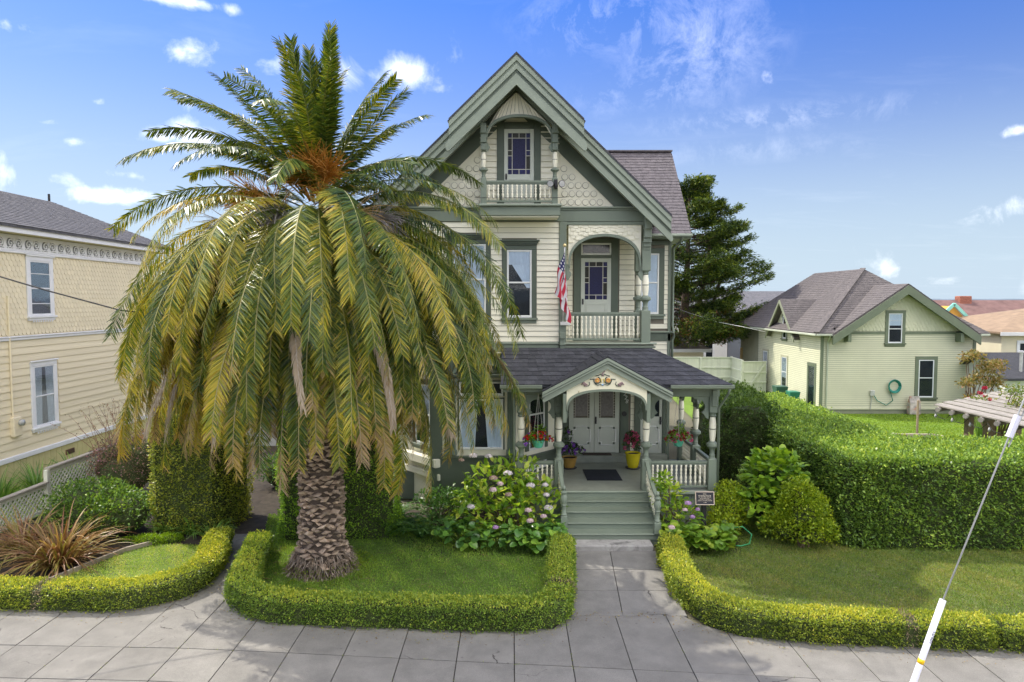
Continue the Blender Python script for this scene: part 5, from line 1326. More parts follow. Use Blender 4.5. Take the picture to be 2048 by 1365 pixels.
bg_ = tag(MB().add([(x, y, z - .25) for x, y, z in vs], fs).build('soil_sack', bagm), 'upright printed soil sack against the green cottage by its window', 'sack')
stk = tag(MB().cbox(18.32, 18.40, 30.6, 30.68, 0, 1.75, .01).build('wooden_stake', mat('grey_stake', (.28, .22, .15), .8, .3, 5, .4, aniso=(1, 1, .2))), 'tall thin wooden stake standing in the back lawn', 'stake')
rb = thing('raised_bed', (19.5, 29.5, 0), 'low timber raised bed edging in the back lawn', 'raised bed')
TIMB = mat('weathered_timber', (.34, .29, .23), .85, .25, 4, .5, 30, .1, aniso=(.2, 1, 1)); GREYT = mat('silver_timber', (.30, .275, .24), .85, .2, 4, .5, 30, .1, aniso=(.25, 1, 1))
for (a, b) in (((16.4, 30.4), (18.9, 30.3)), ((18.9, 30.3), (19.6, 28.6)), ((19.6, 28.6), (22.5, 28.2))):
    MB().beam((*a, .14), (*b, .14), .14, .28).build('plank', TIMB, rb)

# pergola
pg = thing('pergola', (19.5, 25, 0), 'weathered grey timber pergola with long slats behind the hedge', 'pergola')
for (x, y) in ((16.35, 24.2), (17.3, 24.6), (17.6, 24.9), (16.6, 21.6), (17.4, 21.9), (20.4, 27.3), (20.8, 24.0)):
    box('post', mat('brown_post', (.22, .16, .11), .85, .25, 4, .5, 30, .1, aniso=(1, 1, .2)), pg, x - .11, x + .11, y - .11, y + .11, 0, 2.12, .01)
# slats run towards the street in bundles of three; bearers underneath end in rounded tips at the left
sl_d = Vector((.04, -1, 0)).normalized(); sk = Vector((.80, .60, 0))
o0 = Vector((15.75, 25.2, 2.38))
for i in range(8):
    for j in range(3):
        a = o0 + sk * (i * .86 + j * .215) + Vector((0, rgp.uniform(-.08, .08), 0)); b = a + sl_d * 6.5
        MB().beam(a, b, .15, .045).build('slat', GREYT, pg)
for k_ in range(9):
    a = o0 + sl_d * (.3 + k_ * .72) - Vector((0, 0, .11)) - sk * .22; b = a + sk * 7.2
    MB().beam(a, b, .08, .17).build('bearer', mat('dark_bearer', (.16, .135, .11), .85, .25, 4, .5, 30), pg)
    MB().tube([a - sk * .06, a + sk * .1], .085, 8).build('bearer_end', GREYT, pg)
dirv, side = sl_d, sk
# festoon lights slung under the pergola
cord = thing('festoon_lights', (16, 25, 2), 'thin black cord of small hanging bulbs under the grey pergola', 'string lights')
pts = [Vector((15.9, 25.0, 2.2))]; 
for k_ in range(5):
    a = o0 + dirv * (k_ * .9) - Vector((0, 0, .2)) - side * .1; b = o0 + dirv * ((k_ + 1) * .9) - Vector((0, 0, .2)) - side * .1
    MB().tube([a, a.lerp(b, .3) - Vector((0, 0, .22)), a.lerp(b, .7) - Vector((0, 0, .22)), b], .012, 4).build('cord', BLACK, cord)
    q = a.lerp(b, .1) - Vector((0, 0, .1))
    MB().lathe([(.02, q.z - .02), (.045, q.z - .1), (.03, q.z - .16), (.005, q.z - .17)], q.x, q.y, 8).build('bulb', mat('bulb_glass', (.5, .5, .48), .1, .1, 5, 0), cord, True)

# board fence and gate at the end of the drive
FW = mat('cream_fence_paint', (.66, .68, .55), .6, .06, 1.5, .15, 40, .04)
bf = thing('board_fence', (13.5, 47, 0), 'tall pale cream board fence with horizontal rails behind the porch roof', 'fence')
def fence_run(p, q, n, par, z1=2.3, flip=1, rails=(.95, 1.62)):
    p, q = Vector((*p, 0)), Vector((*q, 0)); t = q - p; ang = math.atan2(t.y, t.x); w = t.length / n
    for i in range(n):
        c = p + t * ((i + .5) / n); link('plank', unit_box(FW), par, (c.x, c.y, z1 / 2), (0, 0, ang), (w - .008, .025, z1))
    nv = Vector((t.y, -t.x, 0)).normalized() * .04
    for z in rails: MB().beam(p + nv + Vector((0, 0, z)), q + nv + Vector((0, 0, z)), .05, .09).build('rail', FW, par)
    MB().beam(p + Vector((0, 0, z1 + .03)), q + Vector((0, 0, z1 + .03)), .14, .06).build('cap', FW, par)
fence_run((10.2, 47.2), (15.2, 47.1), 34, bf); fence_run((15.2, 47.1), (15.15, 44.7), 16, bf)
box('post', FW, bf, 13.0, 13.12, 47.02, 47.14, 0, 2.34, .01); box('post', FW, bf, 15.12, 15.26, 47.02, 47.14, 0, 2.40, .01); box('post', FW, bf, 15.04, 15.18, 44.55, 44.69, 0, 2.36, .01)
gt = thing('garden_gate', (16, 44.6, 0), 'pale cream board gate with diagonal brace beside the green cottage', 'gate')
fence_run((15.2, 44.62), (16.7, 44.62), 10, gt, 2.22, rails=(.9, 1.55))
MB().beam((15.35, 44.53, .25), (16.6, 44.53, 2.15), .04, .10).build('brace', FW, gt)
# two wheeled bins
def bin_(x, y, h, col, lab, s=1.):
    b = thing('wheeled_bin', (x, y, 0), lab, 'bin', 'bins by the cottage')
    mm = mat('bin_plastic_' + col[0], col[1], .45, .08, 3, .1)
    prof = [(.22 * s, .08), (.27 * s, h * .8), (.29 * s, h * .9), (.29 * s, h * .94)]
    vs = []; fs = []
    for (r_, z) in prof: vs += [(x - r_, y - r_ * 1.1, z), (x + r_, y - r_ * 1.1, z), (x + r_, y + r_ * 1.1, z), (x - r_, y + r_ * 1.1, z)]
    for r in range(3):
        for i in range(4): fs.append((r * 4 + i, r * 4 + (i + 1) % 4, r * 4 + 4 + (i + 1) % 4, r * 4 + 4 + i))
    fs += [(3, 2, 1, 0), (12, 13, 14, 15)]
    MB().add(vs, fs).build('body', mm, b)
    lid = MB().cbox(x - .31 * s, x + .31 * s, y - .35 * s, y + .33 * s, h * .94, h, .03).build('lid', mm, b)
    MB().tube([(x - .25 * s, y + .36 * s, h * .92), (x + .25 * s, y + .36 * s, h * .92)], .025, 6).build('handle', mm, lid)
    for s_ in (-1, 1): MB().tube([(x + s_ * .2 * s, y + .28 * s, .1), (x + s_ * .27 * s, y + .28 * s, .1)], .1, 10).build('wheel', BLACK, b)
bin_(15.95, 40.4, 1.18, ('dark', (.045, .12, .085)), 'taller dark green wheeled bin beside the cottage wall', 1.15)
bin_(16.15, 39.0, 1.05, ('mid', (.03, .20, .13)), 'smaller bright green wheeled bin in front of the dark one', 1.)

# background buildings
def simple_house(name, label, x0, x1, y0, y1, z1, wall, roofm, rz, ridge='x', wins=(), ov=.4, roof_name='roof'):
    h = thing(name, ((x0 + x1) / 2, (y0 + y1) / 2, 0), label, 'house')
    MB().box(x0, x1, y0, y1, 0, z1).build('wall', wall, h)
    a, b, c, d = x0 - ov, x1 + ov, y0 - ov, y1 + ov; mb = MB()
    if ridge == 'x':
        ym = (y0 + y1) / 2
        k_ = slab([(a, c, z1), (b, c, z1), (b, ym, rz), (a, ym, rz)], .12); mb.add(k_.v, k_.f); k_ = slab([(a, ym, rz), (b, ym, rz), (b, d, z1), (a, d, z1)], .12); mb.add(k_.v, k_.f)
        MB().xprism([(y0, z1), (y1, z1), (ym, rz - .1)], x0 + .01, x1 - .01).build('gable_wall', wall, h)
    elif ridge == 'hip':
        xm0, xm1, ym = x0 + (y1 - y0) / 2, x1 - (y1 - y0) / 2, (y0 + y1) / 2
        if xm0 > xm1: xm0 = xm1 = (x0 + x1) / 2
        for q in ([(a, c, z1), (b, c, z1), (xm1, ym, rz), (xm0, ym, rz)], [(b, c, z1), (b, d, z1), (xm1, ym, rz)], [(b, d, z1), (a, d, z1), (xm0, ym, rz), (xm1, ym, rz)], [(a, d, z1), (a, c, z1), (xm0, ym, rz)]):
            k_ = slab(q, .12); mb.add(k_.v, k_.f)
    else:
        xm = (x0 + x1) / 2
        k_ = slab([(a, c, z1), (xm, c, rz), (xm, d, rz), (a, d, z1)][::-1], .12); mb.add(k_.v, k_.f); k_ = slab([(xm, c, rz), (b, c, z1), (b, d, z1), (xm, d, rz)], .12); mb.add(k_.v, k_.f)
        MB().prism([(x0, z1), (x1, z1), (xm, rz - .1)], y0 + .01, y1 - .01).build('gable_wall', wall, h)
    r = mb.build(roof_name, roofm, h)
    for (u0, u1, v0, v1) in wins:
        with Frame(0, 0, y0): sash(h, u0, u1, v0, v1, .14, cm=CWH, fm=CWH, split=.5)
    return h, r
BRN = mat('brown_roof', (.17, .10, .09), .9, .25, 1.5, .6, 30, 0, stain=(.24, .15, .13), stain_amt=.4, stain_scale=1); TANR = mat('tan_roof', (.28, .20, .13), .9, .2, 2, .6, 30, 0)
GRYW = mat('slate_grey_siding', (.15, .17, .20), .6, .08, 1, .1, 40); WHW = mat('white_siding', (.72, .72, .70), .6, .08, 1, .1, 40); ORW = mat('orange_siding', (.62, .33, .05), .6, .08, 1, .1, 40); CRW = mat('cream_siding', (.74, .68, .48), .6, .05, 1, .1, 40)
garage, gr_ = simple_house('low_garage', 'low garage with shallow brown hip roof behind the cream board fence', 8.5, 14.2, 50.5, 57, 2.75, CRW, mat('garage_roof', (.17, .15, .135), .9, .3, 2, .6, 30, 0), 4.5, 'hip')
box('eave_fascia', WHW, garage, 8.0, 14.66, 50.0, 50.08, 2.45, 2.70, .01)
wh, _ = simple_house('white_house', 'white house partly seen behind the dark conifer', 15.5, 19.6, 62, 72, 4.6, WHW, ROOFG, 6.4, 'y', wins=[(17.6, 18.3, .9, 2.8)])
gh, _ = simple_house('slate_grey_house', 'slate grey sided house with one white window beside the conifer', 20.3, 27.5, 64, 74, 5.2, GRYW, ROOFG, 7.2, 'x', wins=[(21.8, 23.1, 1.1, 3.0)])
wf = thing('cedar_fence', (18, 51, 0), 'short run of tan cedar fence boards behind the cottage', 'fence')
for i in range(9): link('plank', unit_box(mat('cedar', (.42, .30, .13), .8, .2, 4, .4, 30, .15)), wf, (16.9 + i * .3, 50 + .02 * (i % 2), 1.4), None, (.28, .03, 2.8))
oh, orf = simple_house('orange_house', 'orange walled house under a long dark brown roof behind the cottage', 35.6, 62, 53, 65, 3.0, ORW, BRN, 6.3, 'x')
ck = MB().cbox(38.3, 39.3, 58.4, 59.2, 5.9, 6.65, .05).build('chimney', mat('brick_chimney', (.30, .12, .08), .9, .3, 8, .4), orf)
for i in range(10): board('batten', ORW, oh, 35.7 + i * .9, 35.78 + i * .9, 52.93, 52.99, 0, 2.9)
tg = thing('turquoise_gable', (34.5, 54.5, 0), 'turquoise trimmed small gable peeking above the cottage roof', 'house')
MB().box(31.6, 34.4, 51.2, 55, 0, 4.4).build('wall', ORW, tg)
for s in (-1, 1): MB().beam((33.0, 51, 6.0), (33.0 + s * 1.75, 51, 4.3), .12, .22, up=(0, 0, 1)).build('barge_board', mat('turquoise_paint', (.25, .62, .52), .5, .1, 2, 0), tg)
MB().prism([(31.6, 4.4), (34.4, 4.4), (33.0, 5.85)], 51.1, 55).build('gable_wall', ORW, tg)
chh, _ = simple_house('cream_house', 'cream house with tan hip roof at the right edge', 30.9, 46, 43, 54, 4.3, CRW, TANR, 5.7, 'hip', wins=[(32.0, 33.0, 2.5, 3.6)])
box('eave_fascia', WHW, chh, 30.5, 46.4, 42.5, 42.58, 4.05, 4.28, .01)
sh, shr = simple_house('garden_shed', 'white garden shed with dark slate roof behind the pergola', 25.0, 32, 34.4, 38, 2.35, WHW, ASPH, 3.5, 'x')
MB().tube([(25.9, 34.6, 2.6), (25.9, 34.6, 3.65)], .07, 8).lathe([(.13, 3.6), (.13, 3.68), (.05, 3.72)], 25.9, 34.6, 8).build('flue_pipe', MATS['galvanised'], shr)
# grey garage seen through the passage left of the palm
pgar, _ = simple_house('back_garage', 'pale grey garage wall at the end of the shady side path', -11.5, -5.0, 29, 35, 2.9, mat('grey_wall', (.42, .43, .42), .7, .1, 1, .1), ROOFG, 3.8, 'hip')
# ------------------------------------------------------------------ the palm
PX, PY = -4.42, 15.6
palm = thing('palm_tree', (PX, PY, 0), 'huge date palm with drooping yellow green fronds on a stout scaly trunk', 'palm tree')
rng = np.random.default_rng(12); rnd = random.Random(12)
BARK = mat('palm_bark', (.43, .325, .235), .9, .35, 5, .9, 40, .35, stain=(.42, .37, .32), stain_amt=.6, stain_scale=7, bdist=.02)
BARKD = mat('palm_core', (.08, .06, .045), .95, .4, 6, .9, 30, 0, bdist=.03)
def trunk_r(z):
    if z < .9: return .49 + .32 * (1 - z / .9) ** 1.8
    if z < 4.0: return .49 - .01 * (z - .9) / 3.1
    return .48 + .35 * min(1, (z - 4.0) / 2.5)
MB().lathe([(trunk_r(z) - .05, z) for z in [-.05, .15, .3, .5, .7, .9, 1.5, 2, 3, 4, 5, 6, 7, 7.6]] + [(.5, 8.2)], PX, PY, 28).build('trunk', BARKD, palm, True)
# old leaf bases: lozenge stubs set in spirals; the ones that face the street are single pieces
def stub_mesh(seed):
    r_ = random.Random(seed); w, h, d = .20, .07, .085
    j = lambda a: a * r_.uniform(.55, 1.45)
    vs = [(-j(w) * .5, .02, 0), (0, .02, -j(h) * .55), (j(w) * .5, .02, 0), (0, .03, j(h) * .5), (-j(w) * .38, -j(d) * .7, .012), (0, -j(d) * .8, -j(h) * .3), (j(w) * .38, -j(d) * .7, .014), (0, -j(d) * .55, j(h) * .45)]
    return MB().add(vs, [(0, 1, 5, 4), (1, 2, 6, 5), (2, 3, 7, 6), (3, 0, 4, 7), (4, 5, 6, 7)]).mesh('leaf_base', BARK)
stubs = [stub_mesh(i) for i in range(10)]
cells = []
row = 0; z = .30
while z < 5.6:
    r_ = trunk_r(z); n = 15
    for i in range(n):
        a = 2 * math.pi * (i + .5 * (row % 2)) / n + row * .05
        cells.append((a, z + rnd.uniform(-.045, .045), r_))
    z += .092 if z > .8 else .105; row += 1
front = sorted([c for c in cells if math.sin(c[0]) < -.05 and c[1] < 4.2], key=lambda c: c[1])[:298]; fs_ = set(front)
back_ = MB()
for c in cells:
    a, z, r_ = c; me = stubs[rnd.randrange(10)]; sc = 1.05 + rnd.uniform(-.25, .35); sx_ = r_ / .56
    loc = (PX + (r_ - .03) * math.cos(a), PY + (r_ - .03) * math.sin(a), z); rot = (rnd.uniform(-.4, .25), rnd.uniform(-.4, .4), a + math.pi / 2)
    if c in fs_: link('leaf_base', me, palm, loc, rot, (sc * sx_ * 1.12, sc, sc))
    else:
        M4 = Matrix.Translation(loc) @ __import__('mathutils').Euler(rot).to_matrix().to_4x4() @ Matrix.Diagonal((sc * sx_ * 1.12, sc, sc, 1))
        back_.add([tuple(M4 @ v.co) for v in me.vertices], [tuple(p.vertices) for p in me.polygons])
back_.build('leaf_bases', BARK, palm)['kind'] = 'stuff'
# root skirt: hairy fringe round the foot
N = 1500; a = rng.random(N) * 2 * math.pi; zz = rng.random(N) ** 1.4 * .5; rr_ = np.array([trunk_r(float(z)) for z in zz]) + .01
P = np.stack([PX + rr_ * np.cos(a), PY + rr_ * np.sin(a), zz + .03], 1); D = np.stack([np.cos(a) * .55, np.sin(a) * .55, -np.ones(N) * .8], 1) + rng.normal(0, .3, (N, 3))
leaves('root_fringe', P, D, rng.uniform(.10, .26, N), .022, leafmat('root_fibre', [(.20, .14, .09), (.34, .27, .2), (.42, .36, .30)], .05, .8), palm, rng, origin=(PX, PY, 0), kind='stuff')

PALML = leafmat('palm_leaflet', [(.016, .032, .008), (.04, .08, .014), (.085, .14, .02), (.22, .24, .025), (.50, .41, .03), (.36, .25, .11), (.33, .265, .19), (.42, .375, .315)], .24, .36, (1.7, 1.5, .6), spec=.45)
RACH = leafmat('palm_rachis', [(.12, .16, .04), (.19, .22, .06), (.30, .28, .10), (.36, .29, .18), (.44, .38, .32)], .05, .5)
FRONDS = []
def frond(az, e0, droop, L, base_z, r0, old, seed, twist=0., power=1.35, yellow=0., dead=0.):
    """one pinnate leaf: curved rachis with two ranks of narrow leaflets"""
    g = np.random.default_rng(seed); n = 26
    s = np.linspace(0, 1, n); el = e0 - droop * s ** power
    side_b = g.normal(0, .22) ; azs = az + side_b * s ** 2 * 1.2
    st = L / (n - 1)
    d = np.stack([np.cos(el) * np.cos(azs), np.cos(el) * np.sin(azs), np.sin(el)], 1)
    p0 = np.array([r0 * math.cos(az), r0 * math.sin(az), base_z])
    p = p0 + np.concatenate([np.zeros((1, 3)), np.cumsum(d[:-1] * st, 0)])
    hz = np.stack([-np.sin(azs), np.cos(azs), np.zeros(n)], 1)      # sideways
    up = np.cross(d, hz); up *= -1
    flip = np.where(up[:, 2:3] < 0, -1, 1) if False else 1
    tw = twist * s ** 1.2
    S_ = hz * np.cos(tw)[:, None] + up * np.sin(tw)[:, None]; U_ = -hz * np.sin(tw)[:, None] + up * np.cos(tw)[:, None]
    V = []; F = []; var = []
    # rachis as a tapering three-sided bar
    w = .036 * (1 - s) ** .8 + .006
    for k in range(n): V += [p[k] - S_[k] * w[k] * .6, p[k] + S_[k] * w[k] * .6, p[k] + U_[k] * w[k] * .7]
    nr = len(V)
    FR = [(3 * k + i, 3 * k + (i + 1) % 3, 3 * k + 3 + (i + 1) % 3, 3 * k + 3 + i) for k in range(n - 1) for i in range(3)]
    rv = np.repeat(np.clip(.25 + .35 * old + dead * .8 + .2 * s, 0, 1), 3)
    # leaflets
    young = old < .11; m = int((215 if young else 150) * L / 4.6); t = np.linspace(.13, .995, m); t = np.concatenate([t, t + .4 / m]); t = np.clip(t, 0, .999); sg = np.concatenate([np.ones(m), -np.ones(m)])
    M_ = len(t); k = t * (n - 1); i0 = np.floor(k).astype(int); i0 = np.minimum(i0, n - 2); f = (k - i0)[:, None]
    lerp = lambda A: A[i0] * (1 - f) + A[i0 + 1] * f
    pp, dd, ss, uu = lerp(p), unitv(lerp(d)), unitv(lerp(S_)), unitv(lerp(U_))
    ll = .41 * np.clip((t - .08) * 4.0, .12, 1) ** .6 * (1 - .5 * t ** 2.5) * (L / 4.6) ** .5 * g.uniform(.85, 1.1, M_) + .05
    lift = .5 - .1 * old + g.normal(0, .24, M_)
    fwd = .62 + .75 * t ** 2 + g.normal(0, .12, M_)
    if dead > 0: lift = lift - .3 * dead; fwd = fwd + 1.2 * dead; ll = ll * (1 - .3 * dead)
    D0 = unitv(ss * sg[:, None] + uu * lift[:, None] + dd * fwd[:, None] + g.normal(0, .05, (M_, 3)))
    sag = (.08 + .14 * old + dead * .5) * g.uniform(.6, 1.4, M_)
    D1 = unitv(D0 + np.array([0, 0, -1.0]) * sag[:, None] * .8); D2 = unitv(D1 + np.array([0, 0, -1.0]) * sag[:, None] * 1.1)
    wid = ((.030 if young else .025) * (1 - .3 * t))[:, None]; wd = unitv(np.cross(D0, uu + g.normal(0, .25, (M_, 3))))
    a0 = pp; a1 = a0 + D0 * (ll * .45)[:, None]; a2 = a1 + D1 * (ll * .3)[:, None]; a3 = a2 + D2 * (ll * .25)[:, None]
    LV = np.stack([a0 - wd * wid * .3, a0 + wd * wid * .3, a1 - wd * wid * .5, a1 + wd * wid * .5, a2 - wd * wid * .4, a2 + wd * wid * .4, a3, a3 + wd * .003], 1).reshape(-1, 3)
    q = np.arange(M_)[:, None] * 8
    LF = np.concatenate([q + np.array([0, 1, 3, 2]), q + np.array([2, 3, 5, 4]), q + np.array([4, 5, 7, 6])])
    # colour: green -> yellow -> straw along age, tips first; extra yellow stands for sunlight
    patch = g.uniform(-.10, .08) + .06 * np.sin(t * 9 + seed) + .05 * np.sin(t * 31 + seed * 3)
    base = .05 + .34 * g.random(M_) + yellow * (.35 + .3 * np.sin(t * 5 + seed)) + patch
    dry = np.clip((t - (1.16 - .50 * old)) * 2.4 + g.normal(0, .12, M_), 0, 1) * .8
    dry = np.maximum(dry, dead * g.uniform(.75, 1.0, M_))
    v0 = np.clip(base, 0, .62); vt = np.clip(v0 + .12 * g.random(M_) + .06 * old, 0, .62)
    c0 = np.where(dry > .15, np.maximum(v0, .62 + .34 * dry), v0); c3 = np.where(dry > .05, np.maximum(vt, .62 + .36 * dry), np.where(g.random(M_) < .08 + .30 * old, np.clip(vt + .40 * old + .1, 0, .95), vt))
    lv = np.stack([c0, c0, c0, c0, (c0 + c3) / 2, (c0 + c3) / 2, c3, c3], 1).ravel()
    Vr = np.array(V); base_o = np.array([PX, PY, 0])
    FRONDS.append((math.sin(az), base_z, LV, LF, lv, Vr, np.array(FR), rv))
sd_ = 100
def ring(n, e, dr, L, bz, r0, old, off=0., jit=.16, power=1.35, dead=0., yl=None):
    global sd_
    for i in range(n):
        sd_ += 1; rr = random.Random(sd_); az = 2 * math.pi * (i + off + rr.uniform(-.6, .6)) / n
        left = max(0., -math.cos(az)); behind = math.sin(az)
        if behind < -.72 and e[0] > 10 and e[1] < 60 and rr.random() < .35: continue
        y_ = (.17 + .75 * left * rr.uniform(.2, 1.4) + .35 * rr.random() ** 2) if yl is None else yl  # fronds on the left coloured yellower, as if sunlit
        Lk = L * rr.uniform(1 - jit, 1 + jit) * (.82 if behind > .5 else (.88 if behind < -.5 and e[1] < 20 else 1.0))
        frond(az, R(rr.uniform(e[0] - 4, e[1] + 4)), R(rr.uniform(dr[0] - 6, dr[1] + 4)), Lk, bz + rr.uniform(-.25, .25), r0, min(1, old * rr.uniform(.6, 1.3)), sd_, rr.uniform(-1.0, 1.0), power, yellow=y_, dead=dead)
PW = 1.05
ring(13, (70, 87), (6, 26), 3.05, 8.75, .12, .0, .3, yl=.05)
ring(15, (52, 70), (25, 52), 3.35, 8.7, .2, .02, .1, yl=.08)
ring(13, (36, 54), (48, 80), 3.5, 8.6, .28, .04, .5, power=1.2, yl=.10)
ring(14, (18, 36), (62, 95), 3.6, 8.35, .34, .08, .2, power=1.2, yl=.14)
ring(24, (16, 32), (84, 104), 4.3, 8.05, .38, .12, .35, power=PW)
ring(64, (8, 24), (92, 110), 4.75, 7.8, .42, .18, .7, power=PW)
ring(74, (0, 13), (88, 102), 4.9, 7.5, .5, .30, .4, power=PW)
ring(72, (-11, 3), (80, 94), 5.0, 7.2, .56, .44, .1, power=PW)
ring(60, (-23, -8), (64, 78), 5.0, 6.95, .6, .52, .6, power=PW)
ring(48, (-38, -22), (50, 62), 4.7, 6.7, .62, .66, .3, power=PW)
ring(26, (-52, -36), (36, 48), 4.2, 6.5, .62, .9, .15, power=PW)
ring(18, (-24, -2), (66, 84), 5.0, 6.8, .62, 1.0, .5, dead=.85, power=PW)
# the 290 fronds nearest the street are single leaves, those at the back of the crown one mass
FRONDS.sort(key=lambda q: q[0])
for (_, bz, LV, LF, lv, Vr, FR, rv) in FRONDS[:290]:
    off = np.array([0, 0, bz])
    ob = link('frond', npmesh('frond', LV - off, LF, PALML, {'var': lv}), palm, (PX, PY, bz)); link('rachis', npmesh('rachis', Vr - off, FR, RACH, {'var': rv}), ob, (PX, PY, bz))
def joined_fronds(name, iv, jf, ia, m, parent):
    V, F, A, n = [], [], [], 0
    for q in FRONDS[290:]: V.append(q[iv]); F.append(q[jf] + n); A.append(q[ia]); n += len(q[iv])
    o = link(name, npmesh(name, np.concatenate(V), np.concatenate(F), m, {'var': np.concatenate(A)}), parent, (PX, PY, 0)); o['kind'] = 'stuff'; return o
joined_fronds('back_rachises', 5, 6, 7, RACH, joined_fronds('back_fronds', 2, 3, 4, PALML, palm))
# fruit stalks: sprays of orange strands, and dead grey ones
ORG = mat('fruit_stalk', (.48, .22, .035), .6, .2, 5, 0); GREYS = mat('dry_stalk', (.40, .37, .36), .8, .2, 5, 0); TAN = mat('straw_stalk', (.46, .32, .16), .8, .2, 5, 0)
def spray(az, el, L, bz, r0, m, nstr, spread, seed, name, droop=1.2):
    r_ = random.Random(seed); mb = MB(); o = Vector((PX + r0 * math.cos(az), PY + r0 * math.sin(az), bz))
    ax = Vector((math.cos(az) * math.cos(el), math.sin(az) * math.cos(el), math.sin(el)))
    mb.tube([o, o + ax * L * .5], .035, 5)
    for i in range(nstr):
        b = o + ax * L * r_.uniform(.3, .55); d = (ax + Vector((r_.gauss(0, spread), r_.gauss(0, spread), r_.gauss(0, spread)))).normalized(); l = L * r_.uniform(.35, .6)
        pts = [b]
        for k in range(4):
            d = (d + Vector((r_.gauss(0, .12), r_.gauss(0, .12), -.10 * droop))).normalized(); pts.append(pts[-1] + d * l / 4)
        mb.tube(pts, .012, 3, .005)
    mb.build(name, m, palm)
for i, (az, el, L, bz) in enumerate([(-78, 50, 1.35, 8.6), (-58, 44, 1.35, 8.5), (-98, 42, 1.25, 8.45), (-158, 24, 1.8, 8.05), (-132, 20, 1.6, 8.0), (-66, 24, 1.3, 8.2)]):
    spray(R(az), R(el), L, bz, .35, ORG, 115, .5, 40 + i, 'fruit_stalks')
for i, (az, el, L, bz) in enumerate([(-100, 5, 1.7, 7.75), (-88, -25, 1.6, 7.5), (-50, 2, 1.7, 7.8), (-150, 0, 1.8, 7.6), (-115, -18, 1.6, 7.45), (-70, -35, 1.4, 7.3), (-20, 5, 1.5, 7.8)]):
    spray(R(az), R(el), L, bz + .15, .85, GREYS if i % 3 != 2 else TAN, 150, .5, 60 + i, 'dry_stalks', 2.0)
# ------------------------------------------------------------------ hedges
BOX = leafmat('box_leaf', [(0.084, 0.152, 0.0269), (0.151, 0.258, 0.0403), (0.252, 0.365, 0.0493), (0.403, 0.471, 0.0672), (0.605, 0.578, 0.0896)], .34, .38)
BOXY = leafmat('bright_box_leaf', [(0.0989, 0.157, 0.0244), (0.183, 0.261, 0.0365), (0.309, 0.378, 0.0447), (0.478, 0.496, 0.0609), (0.675, 0.6, 0.101)], .36, .38)
PRIV = leafmat('privet_leaf', [(0.0827, 0.155, 0.0394), (0.142, 0.248, 0.0506), (0.236, 0.373, 0.0619), (0.378, 0.497, 0.0844), (0.567, 0.621, 0.112)], .32, .36)
SHADE_PRIV = leafmat('shade_privet_leaf', [(.03, .065, .014), (.055, .11, .02), (.09, .16, .025), (.14, .22, .03)], .25, .4)  # darker copy of the privet leaf, house shade put into its colour
PITT = leafmat('column_leaf', [(0.135, 0.192, 0.0338), (0.247, 0.315, 0.045), (0.405, 0.427, 0.0562), (0.608, 0.562, 0.0675), (0.8, 0.63, 0.112)], .3, .36)
PITG = leafmat('fresh_column_leaf', [(0.101, 0.202, 0.0314), (0.179, 0.336, 0.0403), (0.314, 0.515, 0.0493), (0.493, 0.694, 0.0672), (0.672, 0.762, 0.112)], .32, .36)
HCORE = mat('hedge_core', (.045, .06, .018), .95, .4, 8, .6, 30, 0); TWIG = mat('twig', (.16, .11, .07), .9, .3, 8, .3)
def sweep(path, w, h, z0=0., rnd_=.06, n=5):
    """cross-section samples along a plan path: returns point/normal sampler over sides, top and both ends"""
    P = np.array(path, float); seg = np.diff(P, axis=0); L = np.linalg.norm(seg, axis=1); cum = np.concatenate([[0], np.cumsum(L)])
    T = seg / L[:, None]; tv = np.concatenate([T[:1], (T[:-1] + T[1:]) / 2, T[-1:]]); tv /= np.linalg.norm(tv, axis=1)[:, None]
    return P, cum, tv
